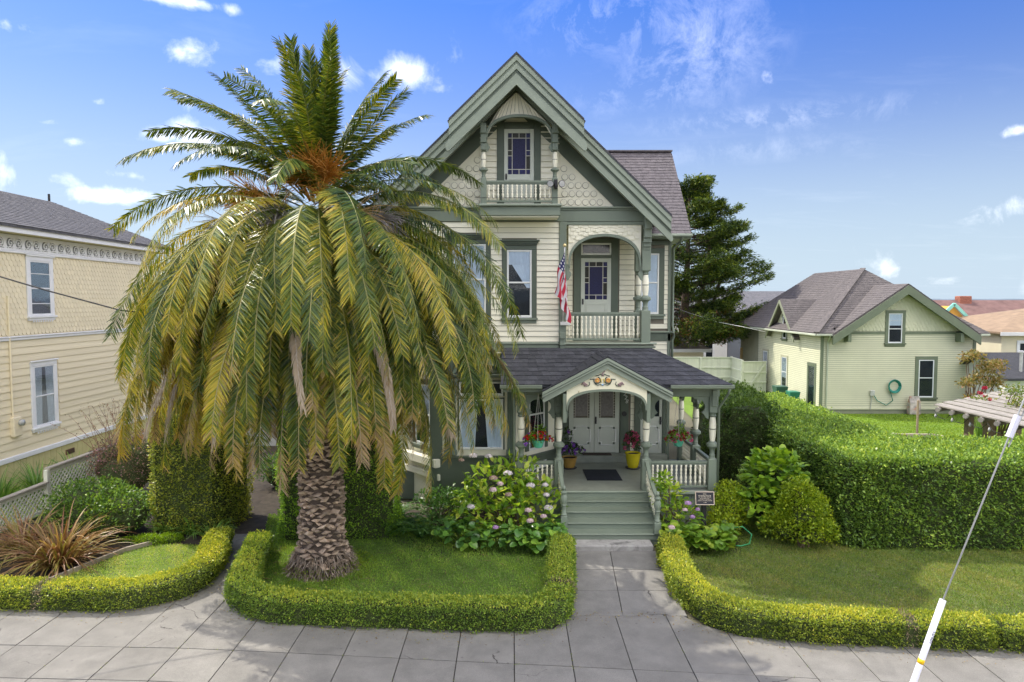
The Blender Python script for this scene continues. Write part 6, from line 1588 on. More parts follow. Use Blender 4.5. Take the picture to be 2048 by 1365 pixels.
def hedge(name, label, path, w, h, lm, size, dens, seed, group=None, z0=.02, cat='hedge', wob=.03, side_bulge=.03, wtop=None, parent=None, ht=None, core=True, sun_top=.26, gaps=()):
    rng = np.random.default_rng(seed); P, cum, tv = sweep(path, w, h)
    tot = cum[-1]; root = thing(name, (*np.mean(P, 0), 0), label, cat, group) if parent is None else parent
    wt = wtop or w
    def at(s):
        k = np.clip(np.searchsorted(cum, s, side='right') - 1, 0, len(cum) - 2); f = ((s - cum[k]) / (cum[k + 1] - cum[k]))[:, None]
        p = P[k] * (1 - f) + P[k + 1] * f; t = tv[k] * (1 - f) + tv[k + 1] * f; return p, t / np.linalg.norm(t, axis=1)[:, None]
    per = [h, wt, h]; A = tot * (2 * h + wt) + 2 * w * h; N = int(A * dens)
    # choose face by area
    pr = np.array([tot * h, tot * wt, tot * h, w * h, w * h]) / A
    face = rng.choice(5, N, p=pr); s = rng.random(N) * tot; u = rng.random(N)
    s = np.where(face == 3, 0, np.where(face == 4, tot, s))
    p, t = at(s); nrm2 = np.stack([t[:, 1], -t[:, 0]], 1)           # right-hand side of the path
    hh = h if ht is None else np.interp(s, np.linspace(0, tot, len(ht)), ht)
    hs = hh * np.ones(N)
    lat = np.zeros(N); zz = np.zeros(N); no = np.zeros((N, 3))
    wl = w + (wt - w) * u
    m = face == 0; lat[m] = wl[m] / 2; zz[m] = u[m] * hs[m]; no[m, :2] = nrm2[m]
    m = face == 2; lat[m] = -wl[m] / 2; zz[m] = u[m] * hs[m]; no[m, :2] = -nrm2[m]
    m = face == 1; lat[m] = (u[m] - .5) * wt; zz[m] = hs[m]; no[m, 2] = 1
    m = face >= 3; lat[m] = (rng.random(N)[m] - .5) * w; zz[m] = u[m] * hs[m]; no[m, :2] = (t * np.where(face == 3, -1, 1)[:, None])[m]
    # soften the arris
    c = np.clip((np.abs(lat) - (w / 2 - .12)) / .12, 0, 1); top = np.clip((zz - (hs - .12)) / .12, 0, 1); zz = zz - .05 * c * top; lat = lat * (1 - .04 * top * c)
    ex = np.where(face == 3, -1, np.where(face == 4, 1, 0)) * (.12 * (1 - (2 * lat / w) ** 2))
    pos = np.stack([p[:, 0] + nrm2[:, 0] * lat + t[:, 0] * ex, p[:, 1] + nrm2[:, 1] * lat + t[:, 1] * ex, zz + z0], 1)
    # lumpy clipped surface
    def lump(q, k, sd): return np.sin(q[:, 0] * k + sd) * np.sin(q[:, 1] * k * 1.13 + sd * 2) * np.cos(q[:, 2] * k * 1.3 + sd * 3)
    off = wob * (lump(pos, 3.1, seed) + .7 * lump(pos, 7.3, seed + 1) + .5 * lump(pos, 15, seed + 2)) + rng.normal(0, size * .5, N) - size * .25
    sprig = rng.random(N) < .05; off = np.where(sprig, off + size * rng.uniform(.4, 1.5, N), off)
    pos = pos + no * off[:, None]
    # worn patches and bare twiggy gaps
    thin = lump(pos, 4.7, seed + 9) + .6 * lump(pos, 11, seed + 4); keep = rng.random(N) > np.clip((thin - .55) * 1.6, 0, .75)
    keep &= ~((pos[:, 2] < z0 + .09) & (rng.random(N) < .45))
    dead_ = np.zeros(N, bool)
    for gs in gaps:
        near = np.abs(s - gs) < .10 + .05 * lump(pos, 9, gs); keep &= ~(near & (rng.random(N) < .62)); dead_ |= near & (rng.random(N) < .75)
    pos, no, off, face, dead_ = pos[keep], no[keep], off[keep], face[keep], dead_[keep]; N = len(pos)
    D = no * .75 + rng.normal(0, .62, (N, 3)) + np.array([0, 0, .35])
    var = .30 + .18 * rng.normal(0, 1, N) + .14 * lump(pos, 2.1, seed + 5) + .16 * (off / (wob + size)) + np.where(face == 1, sun_top, 0)  # leaves on the top face coloured brighter, as sunlit
    if len(gaps): leaves('bare_twigs', pos[dead_], D[dead_], size * 1.8, size * .28, mat('dry_twig', (.30, .22, .14), .9, .3, 9, 0), root, rng, origin=(*P[0], 0), kind='stuff'); ok_ = ~dead_; pos, D, var, N = pos[ok_], D[ok_], var[ok_], int(ok_.sum())
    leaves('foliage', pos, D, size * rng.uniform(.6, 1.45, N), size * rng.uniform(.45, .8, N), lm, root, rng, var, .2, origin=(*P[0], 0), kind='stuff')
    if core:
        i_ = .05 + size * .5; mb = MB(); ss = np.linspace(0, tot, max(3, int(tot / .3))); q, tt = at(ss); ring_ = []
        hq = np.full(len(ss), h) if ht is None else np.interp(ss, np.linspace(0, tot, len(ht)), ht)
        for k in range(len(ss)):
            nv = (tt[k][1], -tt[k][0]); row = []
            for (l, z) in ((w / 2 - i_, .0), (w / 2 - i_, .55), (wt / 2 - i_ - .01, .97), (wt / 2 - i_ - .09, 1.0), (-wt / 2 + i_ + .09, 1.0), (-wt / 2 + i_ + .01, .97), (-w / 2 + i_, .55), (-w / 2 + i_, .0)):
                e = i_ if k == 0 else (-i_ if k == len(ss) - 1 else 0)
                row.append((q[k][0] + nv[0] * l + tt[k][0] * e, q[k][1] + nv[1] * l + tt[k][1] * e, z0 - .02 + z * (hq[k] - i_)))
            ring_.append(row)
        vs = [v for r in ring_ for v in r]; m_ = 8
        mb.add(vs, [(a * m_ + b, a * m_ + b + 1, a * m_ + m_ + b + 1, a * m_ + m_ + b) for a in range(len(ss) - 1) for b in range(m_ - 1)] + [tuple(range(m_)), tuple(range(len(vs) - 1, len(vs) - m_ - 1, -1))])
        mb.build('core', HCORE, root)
    return root
LG = 'low clipped box hedges along the sidewalk'
def smooth_path(pts, n=8):
    """Catmull-Rom through plan points"""
    P = [np.array(p, float) for p in pts]; P = [2 * P[0] - P[1]] + P + [2 * P[-1] - P[-2]]; out = []
    for i in range(1, len(P) - 2):
        for k in range(n):
            t = k / n; a, b, c, d = P[i - 1], P[i], P[i + 1], P[i + 2]
            out.append(.5 * (2 * b + (c - a) * t + (2 * a - 5 * b + 4 * c - d) * t * t + (3 * b - a - 3 * c + d) * t ** 3))
    out.append(P[-2]); return out
HB = .50
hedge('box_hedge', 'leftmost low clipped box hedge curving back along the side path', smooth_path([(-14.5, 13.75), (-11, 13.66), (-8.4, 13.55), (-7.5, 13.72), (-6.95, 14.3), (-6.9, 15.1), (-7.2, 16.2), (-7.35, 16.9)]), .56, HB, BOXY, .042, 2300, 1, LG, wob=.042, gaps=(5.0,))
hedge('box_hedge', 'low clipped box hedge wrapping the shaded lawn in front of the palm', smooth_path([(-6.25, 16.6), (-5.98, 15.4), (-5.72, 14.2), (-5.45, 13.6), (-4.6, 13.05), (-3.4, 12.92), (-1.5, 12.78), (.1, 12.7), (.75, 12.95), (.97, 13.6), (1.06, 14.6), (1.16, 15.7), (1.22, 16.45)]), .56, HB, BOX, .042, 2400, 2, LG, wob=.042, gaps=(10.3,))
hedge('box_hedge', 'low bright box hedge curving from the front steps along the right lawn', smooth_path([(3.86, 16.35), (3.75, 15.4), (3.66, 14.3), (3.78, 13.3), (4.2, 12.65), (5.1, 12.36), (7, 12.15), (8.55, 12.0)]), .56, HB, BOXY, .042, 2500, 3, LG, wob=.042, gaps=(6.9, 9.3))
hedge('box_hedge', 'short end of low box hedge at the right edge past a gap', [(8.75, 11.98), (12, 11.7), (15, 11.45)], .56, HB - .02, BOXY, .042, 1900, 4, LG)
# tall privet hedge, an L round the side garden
th = hedge('tall_hedge', 'tall dense clipped privet hedge turning the corner beside the right lawn', [(9.85, 29.0), (9.82, 24.0), (9.8, 19.8), (9.85, 18.4), (9.95, 17.0)], 3.2, 2.28, PRIV, .078, 760, 5, z0=0.0, wob=.06, sun_top=.08)
hedge('tall_hedge', '', [(8.75, 18.35), (11.5, 18.25), (15, 18.1), (19, 17.95)], 3.1, 2.26, PRIV, .078, 760, 25, z0=0.0, wob=.06, sun_top=.08, parent=th)
hedge('garden_shrub', 'tall leafy shrub with shade-darkened leaves right of the porch at the hedge end', [(8.6, 27.2), (8.0, 23.4), (7.5, 21.8)], 2.6, 2.85, SHADE_PRIV, .085, 520, 6, z0=0.0, wob=.28, cat='shrub', wtop=1.4)
hedge('column_hedge', 'large square clipped olive toned bush left of the side path', [(-9.5, 18.9), (-7.75, 18.7)], 2.0, 3.35, PITT, .06, 900, 7, z0=0.0, wob=.06, cat='bush')
hedge('column_hedge', 'tall clipped green bush behind the palm trunk', [(-6.0, 18.0), (-3.2, 18.15)], 1.4, 3.3, PITG, .06, 900, 8, z0=0.0, wob=.07, cat='bush')

# ------------------------------------------------------------------ loose shrubs
def blob_points(rng, N, blobs, fill=.35):
    """points near the skin of overlapping ellipsoids with outward normals"""
    B = np.array(blobs, float); wgt = (B[:, 3] * B[:, 5] + B[:, 4] * B[:, 5] + B[:, 3] * B[:, 4]); k = rng.choice(len(B), N, p=wgt / wgt.sum())
    d = unitv(rng.normal(0, 1, (N, 3))); d[:, 2] = np.where(d[:, 2] < -.35, -d[:, 2], d[:, 2])
    r = (1 - fill * rng.random(N) ** 1.6)[:, None]
    pos = B[k, :3] + d * B[k, 3:6] * r; no = unitv(d / B[k, 3:6]); return pos, no, r[:, 0]
def shrub(name, label, cat, blobs, lm, size, N, seed, asp=.6, up=.3, group=None, fill=.4, vb=.32, core=.72, twigs=6, vs=.2, spread=.6):
    rng = np.random.default_rng(seed); B = np.array(blobs); c = B[:, :2].mean(0); root = thing(name, (c[0], c[1], 0), label, cat, group)
    pos, no, r = blob_points(rng, N, blobs, fill); pos = pos + rng.normal(0, size * .4, pos.shape); ok = pos[:, 2] > .03; pos, no, r = pos[ok], no[ok], r[ok]; n = len(pos)
    D = no * .7 + rng.normal(0, spread, (n, 3)) + np.array([0, 0, up])
    var = vb + vs * rng.normal(0, 1, n) + .25 * (r - .8)
    leaves('foliage', pos, D, size * rng.uniform(.7, 1.3, n), size * asp * rng.uniform(.8, 1.2, n), lm, root, rng, var, .2, origin=(c[0], c[1], 0), kind='stuff')
    if core:
        mb = MB()
        for (x, y, z, a, b, h) in blobs:
            vs_ = []; nu, nv = 10, 6
            for j in range(nv + 1):
                th = math.pi * j / nv
                for i in range(nu): vs_.append((x + a * core * math.sin(th) * math.cos(2 * math.pi * i / nu), y + b * core * math.sin(th) * math.sin(2 * math.pi * i / nu), max(.02, z + h * core * math.cos(th))))
            mb.add(vs_, [(j * nu + i, j * nu + nu + i, j * nu + nu + (i + 1) % nu, j * nu + (i + 1) % nu) for j in range(nv) for i in range(nu)])
        mb.build('core', HCORE, root)
    tw = MB(); r_ = random.Random(seed)
    for i in range(twigs):
        x, y, z, a, b, h = blobs[r_.randrange(len(blobs))]; q = Vector((x + r_.uniform(-.5, .5) * a, y + r_.uniform(-.5, .5) * b, z + h * .5)); s = Vector((c[0] + r_.uniform(-.15, .15), c[1] + r_.uniform(-.15, .15), 0))
        tw.tube([s, s.lerp(q, .5) + Vector((r_.uniform(-.1, .1), r_.uniform(-.1, .1), .1)), q], .022, 5, .008)
    if twigs: tw.build('branches', TWIG, root)
    return root
GLOSSY = leafmat('glossy_leaf', [(0.051, 0.111, 0.0204), (0.0935, 0.187, 0.0272), (0.153, 0.272, 0.034), (0.272, 0.391, 0.051), (0.408, 0.51, 0.085)], .25, .42, spec=.4)
PURP = leafmat('purple_leaf', [(0.111, 0.0884, 0.0663), (0.199, 0.122, 0.0994), (0.265, 0.221, 0.0884), (0.398, 0.199, 0.199), (0.663, 0.332, 0.42)], .25, .4, (1.6, 1.2, .9))
HYD = leafmat('hydrangea_leaf', [(0.0675, 0.149, 0.0189), (0.135, 0.257, 0.027), (0.23, 0.378, 0.0338), (0.351, 0.486, 0.0473), (0.513, 0.567, 0.0945)], .36, .35)
LIME = leafmat('lime_leaf', [(.14, .26, .01), (.22, .36, .012), (.30, .44, .02)], .4, .4)
YGR = leafmat('yellow_green_leaf', [(.11, .19, .015), (.19, .29, .02), (.30, .39, .025), (.42, .46, .03)], .36, .38)
FERN = leafmat('fern_leaf', [(0.0468, 0.117, 0.0281), (0.0819, 0.187, 0.0421), (0.14, 0.281, 0.0515)], .3, .4)
shrub('camellia_shrub', 'rounded dark green glossy leaved shrub beside the lattice fence', 'shrub', [(-11.4, 18.2, .6, 1.25, 1.0, .85), (-10.5, 18.0, .5, 1.0, .9, .7), (-11.1, 17.6, .4, 1.1, .6, .7)], GLOSSY, .085, 5200, 11)
shrub('purple_shrub', 'dusky purple leaved shrub with pink bloom against the yellow house', 'shrub', [(-12.4, 21.4, 1.0, 1.0, 1.0, 1.0), (-11.6, 21.2, 1.2, .9, .9, 1.0), (-12.0, 20.8, .8, 1.0, .8, .9)], PURP, .06, 6500, 12, vs=.3)
tw = thing('bare_shrub', (-13.2, 22.4, 0), 'thin reddish twiggy shrub in front of the yellow wall', 'shrub'); r_ = random.Random(44); mb = MB(); tips = []
for i in range(30):
    b = Vector((-13.0 + r_.uniform(-.4, .6), 22.2 + r_.uniform(-.3, .3), .8)); d = Vector((r_.uniform(-.55, .45), r_.uniform(-.3, .3), 1)).normalized(); p = [b]
    for k in range(6): d = (d + Vector((r_.gauss(0, .12), r_.gauss(0, .12), -.06))).normalized(); p.append(p[-1] + d * .36); tips.append(p[-1])
    mb.tube(p, .012, 4, .004)
mb.build('branches', mat('red_twig', (.24, .12, .07), .9, .2, 6, 0), tw)
rng = np.random.default_rng(45); tp_ = np.array([tuple(t) for t in tips]); tp_ = np.repeat(tp_, 5, 0) + rng.normal(0, .05, (len(tips) * 5, 3)); leaves('foliage', tp_, rng.normal(0, 1, tp_.shape), .05, .03, PURP, tw, rng, rng.uniform(.2, .7, len(tp_)), kind='stuff')
shrub('lime_groundcover', 'bright lime green mound at the bed edge on the left', 'groundcover', [(-9.35, 17.2, .05, .42, .22, .2), (-8.85, 17.35, .05, .35, .2, .18), (-9.9, 17.3, .03, .25, .15, .12)], LIME, .04, 2600, 13, twigs=0)
# sword-leaved plants: flax, agapanthus, far clumps
def sword(name, label, x, y, n, L, w, lm, seed, e=(35, 88), droop=(30, 110), cat='plant', group=None, r0=.12, z0=.02, cols=None):
    rng = random.Random(seed); V = []; F = []; A = []
    for i in range(n):
        az = rng.uniform(0, 2 * math.pi); el = R(rng.uniform(*e)); dr = R(rng.uniform(*droop)); l = L * rng.uniform(.6, 1.1); ns = 7; p = Vector((x + rng.uniform(0, r0) * math.cos(az), y + rng.uniform(0, r0) * math.sin(az), z0)); tw_ = rng.uniform(-.6, .6)
        c = rng.random(); o = len(V)
        for k in range(ns + 1):
            s = k / ns; ee = el - dr * s ** 1.5; d = Vector((math.cos(az) * math.cos(ee), math.sin(az) * math.cos(ee), math.sin(ee))); sd = Vector((-math.sin(az) * math.cos(tw_), math.cos(az) * math.cos(tw_), math.sin(tw_)))
            ww = w * (1 - s ** 2.2) * (.6 + .4 * math.sin(min(1, s * 2.2) * math.pi / 2)) * .5 + .001
            up_ = d.cross(sd)
            V += [p - sd * ww + up_ * ww * .3, p, p + sd * ww + up_ * ww * .3]; A += [c + .15 * s] * 3; p = p + d * l / ns
            if p.z < .02: p.z = .02
        for k in range(ns):
            for j in (0, 1): F.append((o + k * 3 + j, o + k * 3 + j + 1, o + k * 3 + j + 4, o + k * 3 + j + 3))
    me = npmesh('blades', np.array([tuple(v) for v in V]) - np.array([x, y, 0]), np.array(F), lm, {'var': np.clip(np.array(A), 0, 1)})
    root = thing(name, (x, y, 0), label, cat, group); o = link('blades', me, root, (x, y, 0)); o['kind'] = 'stuff'; return root
FLAX = leafmat('flax_blade', [(0.149, 0.0808, 0.0403), (0.234, 0.107, 0.0538), (0.213, 0.17, 0.0448), (0.319, 0.179, 0.0808), (0.405, 0.269, 0.117), (0.256, 0.251, 0.0448)], .25, .4, (1.5, 1.2, .7))
AGA = leafmat('strap_leaf', [(0.08, 0.176, 0.04), (0.144, 0.272, 0.056), (0.224, 0.384, 0.072)], .3, .35)
sword('flax_plant', 'big bronze and red strap leaved clump behind the low hedge', -10.75, 15.9, 300, 1.5, .045, FLAX, 51, e=(12, 80), droop=(40, 120), r0=.45)
sword('flax_plant', 'smaller bronze strap leaved clump against the lattice fence', -12.1, 16.6, 150, 1.35, .05, FLAX, 52, e=(20, 80), droop=(40, 110), r0=.3)
for i, (x, y) in enumerate([(-8.55, 17.9), (-9.3, 18.0), (-7.85, 17.5)]):
    sword('agapanthus', ['middle strap leaved green clump below the square bush', 'leftmost strap leaved green clump below the square bush', 'strap leaved green clump nearest the side path'][i], x, y, 60, .75, .04, AGA, 55 + i, e=(30, 85), droop=(40, 120), group='strap leaved clumps below the square bush')
for i, (x, y) in enumerate([(-15.2, 21.6), (-14.9, 23.0), (-15.6, 20.4)]):
    sword('lily_clump', ['middle tall green lily clump beside the yellow house', 'farthest tall green lily clump beside the yellow house', 'nearest tall green lily clump beside the yellow house'][i], x, y, 90, 1.25, .045, AGA, 60 + i, e=(50, 88), droop=(20, 90), group='lily clumps along the yellow house', r0=.35)
sword('grass_tuft', 'tall upright reed tuft in the back lawn', 20.4, 29.4, 120, 1.5, .02, AGA, 66, e=(75, 89), droop=(2, 20), r0=.18)
# ferns under the bay
for i, (x, y) in enumerate([(-2.9, 17.9), (-2.2, 18.6), (-1.5, 19.2), (-3.2, 18.9), (-2.4, 17.5)]):
    f = thing('fern', (x, y, 0), ['dark fern nearest the green column bush', 'dark fern in the middle below the bay', 'dark fern right under the bay window', 'dark fern against the house wall', 'low dark fern at the lawn edge'][i], 'fern', 'dark ferns under the bay')
    rng = np.random.default_rng(70 + i); PP = []; DD = []
    for k in range(22):
        az = rng.random() * 2 * math.pi; e0 = rng.uniform(.7, 1.3); L = rng.uniform(.7, 1.1); p = np.array([x, y, .05])
        for s in np.linspace(0, 1, 26):
            e = e0 - 1.6 * s ** 1.4; d = np.array([math.cos(az) * math.cos(e), math.sin(az) * math.cos(e), math.sin(e)]); p = p + d * L / 26; sd = np.array([-math.sin(az), math.cos(az), 0])
            for q in (-1, 1): PP.append(p.copy()); DD.append(sd * q + d * .4)
    PP = np.array(PP); DD = np.array(DD); ln = .11 * np.tile(np.repeat(np.sin(np.linspace(.25, 1, 26) * math.pi) ** .7 + .1, 2), 22)
    leaves('fronds', PP, DD, ln, .03, FERN, f, rng, origin=(x, y, 0), kind='stuff')
shrub('dark_shrub', 'dark leafless looking shrub with few white blooms beside the bay', 'shrub', [(-1.75, 18.3, .65, .7, .6, .55), (-2.2, 18.8, .5, .6, .5, .5)], FERN, .10, 900, 14, fill=.8, core=0, twigs=14)

# ------------------------------------------------------------------ plants with leaves large enough to tell apart
def leaf_me(L, w, m, n=4, cup=.15, round_=1., var=.5, droop=.15):
    """one broad leaf lying along +Y with a folded midrib"""
    V = []; F = []
    for k in range(n + 1):
        s = k / n; ww = w * .5 * (math.sin(math.pi * min(.98, .06 + .90 * s)) ** (.75 / round_)); z = -droop * L * s * s
        V += [(-ww, L * s, z + ww * cup * 2), (0, L * s, z), (ww, L * s, z + ww * cup * 2)]
    for k in range(n):
        for j in (0, 1): F.append((k * 3 + j, k * 3 + j + 1, k * 3 + j + 4, k * 3 + j + 3))
    return npmesh('leaf', np.array(V), np.array(F), m, {'var': np.full(len(V), var)})
BERG = leafmat('bergenia_leaf', [(0.063, 0.153, 0.036), (0.108, 0.243, 0.045), (0.18, 0.36, 0.054), (0.36, 0.54, 0.072)], .22, .28, spec=.55)
def orient(D, up=(0, 0, 1)):
    d = Vector(D).normalized(); u = Vector(up); x = d.cross(u)
    if x.length < .05: x = d.cross(Vector((1, 0, 0)))
    x.normalize(); z = x.cross(d)
    return Matrix((x, d, z)).transposed().to_euler()
def leafy(name, label, cat, spots, meshes, seed, cap=296, joined_mat=None):
    """spots: list of (pos, dir, scale); the nearest ones single leaves"""
    r_ = random.Random(seed); c = np.mean([tuple(s[0]) for s in spots], 0); root = thing(name, (c[0], c[1], 0), label, cat)
    order = sorted(spots, key=lambda s: s[0][1]); rest = order[cap:]
    for (p, d, sc) in order[:cap]: link('leaf', meshes[r_.randrange(len(meshes))], root, tuple(p), orient(d, (r_.gauss(0, .3), r_.gauss(0, .3), 1)), (sc,) * 3)
    if rest:
        VV = []; FF = []; AA = []
        for (p, d, sc) in rest:
            me = meshes[r_.randrange(len(meshes))]; M4 = Matrix.Translation(p) @ orient(d, (r_.gauss(0, .3), r_.gauss(0, .3), 1)).to_matrix().to_4x4() @ Matrix.Scale(sc, 4); o = len(VV)
            VV += [tuple(M4 @ v.co) for v in me.vertices]; FF += [tuple(i + o for i in q.vertices) for q in me.polygons]; AA += [a.value for a in me.attributes['var'].data]
        ob = link('foliage', npmesh('foliage', np.array(VV) - np.array([c[0], c[1], 0]), np.array(FF), meshes[0].materials[0], {'var': np.array(AA)}), root, (c[0], c[1], 0)); ob['kind'] = 'stuff'
    return root
bl = [leaf_me(.20, .19, BERG, 5, .22, 1.7, v, .25) for v in (.05, .2, .35, .5, .65, .85)]
BERGL = leafmat('lime_bergenia_leaf', [(.08, .17, .02), (.14, .26, .025), (.22, .35, .03), (.36, .42, .05)], .25, .32, spec=.5)
bl2 = [leaf_me(.20, .19, BERGL, 5, .22, 1.7, v, .25) for v in (.05, .2, .35, .5, .65, .85)]
def berg(label, line, n, seed, depth=.55, hmax=.42, ms=None):
    r_ = random.Random(seed); sp = []
    for i in range(n):
        t = r_.random() * (len(line) - 1); k = int(min(len(line) - 2, t)); f = t - k; x = line[k][0] * (1 - f) + line[k + 1][0] * f; y = line[k][1] * (1 - f) + line[k + 1][1] * f
        dd = r_.random(); y += dd * depth; z = .06 + hmax * (math.sin(min(1, dd * 1.5 + .15) * math.pi * .62)) * r_.uniform(.55, 1.1); az = r_.uniform(-math.pi, 0) if r_.random() < .75 else r_.uniform(0, math.pi)
        sp.append((Vector((x, y, z)), Vector((math.cos(az), math.sin(az), r_.uniform(-.35, .75))), r_.uniform(.7, 1.25)))
    root = leafy('bergenia', label, 'plant', sp, ms or bl, seed)
    cx = np.mean([p[0] for p in line]); cy = np.mean([p[1] for p in line])
    mb = MB()
    for (p, d, s) in sp[::3]: mb.tube([(p.x * .8 + cx * .2, p.y + .12, .02), tuple(p)], .008, 4)
    mb.build('stems', mat('green_stem', (.12, .18, .04), .6, .2, 6, 0), root)
berg('broad round leaved edging plants left of the front steps', [(-1.9, 16.85), (-.9, 16.5), (.1, 16.3), (.95, 16.35), (1.3, 16.7)], 330, 81, .8, .5)
berg('broad round leaved edging plants right of the front steps', [(3.8, 16.7), (4.3, 16.25), (5.1, 16.3), (5.55, 16.75)], 290, 82, .9, .45, bl2)
hl = [leaf_me(.21, .115, HYD, 5, .2, 1.0, v, .22) for v in (.1, .25, .4, .55, .7, .95)]
def hydr(label, blobs, n, seed, flowers, tints, scale=1.):
    rng = np.random.default_rng(seed); pos, no, r = blob_points(rng, n, blobs, .45); sp = []
    for p, d in zip(pos, no):
        if p[2] < .05: continue
        sp.append((Vector(p), Vector(d * .8 + rng.normal(0, .45, 3) + np.array([0, 0, .05])), float(rng.uniform(.65, 1.2) * scale)))
    root = leafy('hydrangea', label, 'shrub', sp, hl, seed)
    mb = MB(); r_ = random.Random(seed); c = np.array(blobs)[:, :2].mean(0)
    for i in range(26):
        p = sp[r_.randrange(len(sp))][0]; mb.tube([(c[0] + r_.uniform(-.4, .4), c[1] + r_.uniform(-.2, .3), .0), (p.x * .7 + c[0] * .3, p.y * .7 + c[1] * .3, p.z * .6), tuple(p)], .014, 5, .007)
    mb.build('stems', TWIG, root)
    for k, (x, y, z, rad, ti) in enumerate(flowers):
        g_ = np.random.default_rng(seed * 9 + k); N = 110; d = unitv(g_.normal(0, 1, (N, 3))); d[:, 2] = np.abs(d[:, 2]) * .9 - .15; P_ = np.array([x, y, z]) + d * rad * np.array([1, 1, .75])
        t = unitv(np.cross(d, g_.normal(0, 1, (N, 3)))); leaves('flower_head', P_ - t * .02, t + d * .25, .045, .042, tints[ti], root, g_, fold=.05, roll=d, origin=(x, y, z))
    return root
FW1 = leafmat('white_petal', [(.55, .5, .5), (.72, .66, .68), (.80, .76, .78)], .3, .6, (1, .95, .95)); FP1 = leafmat('pink_petal', [(.60, .44, .45), (.70, .55, .57), (.78, .66, .68)], .3, .6, (1, .9, .9)); FT1 = leafmat('faded_petal', [(.30, .20, .16), (.45, .33, .28), (.52, .42, .36)], .25, .7, (1, .9, .8)); FM1 = leafmat('mauve_petal', [(.42, .25, .45), (.58, .38, .62)], .3, .6, (1, .9, 1))
def fl(px_, py_, D, rad, t): p = W(px_, py_, D); return (p.x, p.y, p.z, rad, t)
hydr('large flowering hydrangea with pale pink heads left of the front steps', [(-.35, 18.1, .95, 1.15, .8, .95), (.6, 17.9, .75, .8, .7, .75), (-.9, 17.8, .7, .8, .6, .7), (.1, 17.4, .55, 1.1, .5, .6), (.1, 18.6, 1.5, .8, .5, .5)], 900, 91,
     [fl(1016, 947, 17.3, .115, 0), fl(987, 957, 17.3, .11, 2), fl(1000, 968, 17.2, .08, 1), fl(986, 980, 17.1, .10, 1), fl(1061, 971, 17.25, .11, 0), fl(1017, 990, 17.0, .09, 2), fl(942, 1014, 17.0, .095, 0), fl(1097, 1016, 17.0, .11, 0), fl(1057, 1021, 16.95, .09, 1), fl(1060, 1042, 16.85, .09, 1), fl(1087, 1033, 16.85, .08, 1), fl(991, 1055, 16.6, .07, 3), fl(947, 912, 18.3, .11, 0), fl(977, 913, 18.2, .10, 0), fl(1090, 970, 17.6, .08, 0), fl(1093, 990, 17.4, .08, 0), fl(923, 921, 18.1, .07, 2)], (FW1, FP1, FT1, FM1))
hydr('upright yellow green hydrangea right of the front steps', [(4.15, 17.7, .8, .40, .5, .75), (4.45, 17.5, .55, .5, .5, .5), (4.0, 17.9, 1.3, .25, .3, .35)], 330, 92,
     [fl(1343, 1055, 16.6, .08, 1), fl(1376, 1007, 17.0, .09, 3), fl(1395, 1019, 17.0, .05, 3), fl(1385, 1034, 16.9, .06, 3), fl(1370, 1020, 16.95, .06, 1)], (FW1, FP1, FT1, FM1), .85)
shrub('yellow_shrub', 'small yellow green shrub behind the plaque', 'shrub', [(5.75, 17.9, .55, .55, .5, .6), (5.55, 17.6, .35, .45, .4, .4), (5.9, 18.3, .85, .4, .4, .5)], YGR, .075, 3200, 15, vb=.55, core=.5, fill=.5)
shrub('golden_shrub', 'rounded golden green shrub at the corner of the tall hedge', 'shrub', [(7.35, 16.95, .75, .7, .6, .85), (7.1, 17.1, .45, .75, .6, .55), (7.6, 16.9, .4, .6, .5, .5), (7.25, 17.0, 1.3, .45, .4, .45)], YGR, .075, 7500, 16, vb=.45, core=.5, fill=.5)
oak = [leaf_me(.20, .16, HYD, 5, .12, 1.5, v, .2) for v in (.2, .35, .5, .65)]
rng = np.random.default_rng(93); pos, no, r = blob_points(rng, 620, [(7.0, 18.2, 1.2, .8, .7, 1.05), (6.7, 17.9, .7, .7, .6, .7), (7.3, 18.0, 1.6, .55, .5, .6)], .35)
leafy('oakleaf_shrub', 'broad lobed pale green leaf shrub beside the tall hedge', 'shrub', [(Vector(p), Vector(d * .7 + rng.normal(0, .35, 3)), float(rng.uniform(.7, 1.15))) for p, d in zip(pos, no) if p[2] > .1], oak, 93, 298)
shrub('oakleaf_understory', 'dark small leaved undergrowth behind the lobed leaf shrub', 'shrub', [(7.2, 19.0, .9, .9, .7, 1.0)], PRIV, .07, 2000, 17)

# ------------------------------------------------------------------ grass, as blades
GRS = leafmat('grass_blade', [(0.126, 0.239, 0.0437), (0.211, 0.371, 0.0562), (0.337, 0.502, 0.0686), (0.562, 0.598, 0.156), (0.8, 0.67, 0.312)], .3, .5)
GRB2 = leafmat('dry_grass_blade', [(0.0945, 0.176, 0.027), (0.149, 0.243, 0.0378), (0.216, 0.284, 0.0486), (0.297, 0.297, 0.081), (0.392, 0.338, 0.135)], .28, .5)
GRB = leafmat('bright_grass_blade', [(0.143, 0.256, 0.025), (0.229, 0.341, 0.0333), (0.343, 0.426, 0.0416)], .34, .5)
def inside(poly, X, Y):
    P = np.array(poly); c = np.zeros(len(X), bool); j = len(P) - 1
    for i in range(len(P)):
        xi, yi, xj, yj = P[i, 0], P[i, 1], P[j, 0], P[j, 1]
        c ^= ((yi > Y) != (yj > Y)) & (X < (xj - xi) * (Y - yi) / (yj - yi + 1e-12) + xi); j = i
    return c
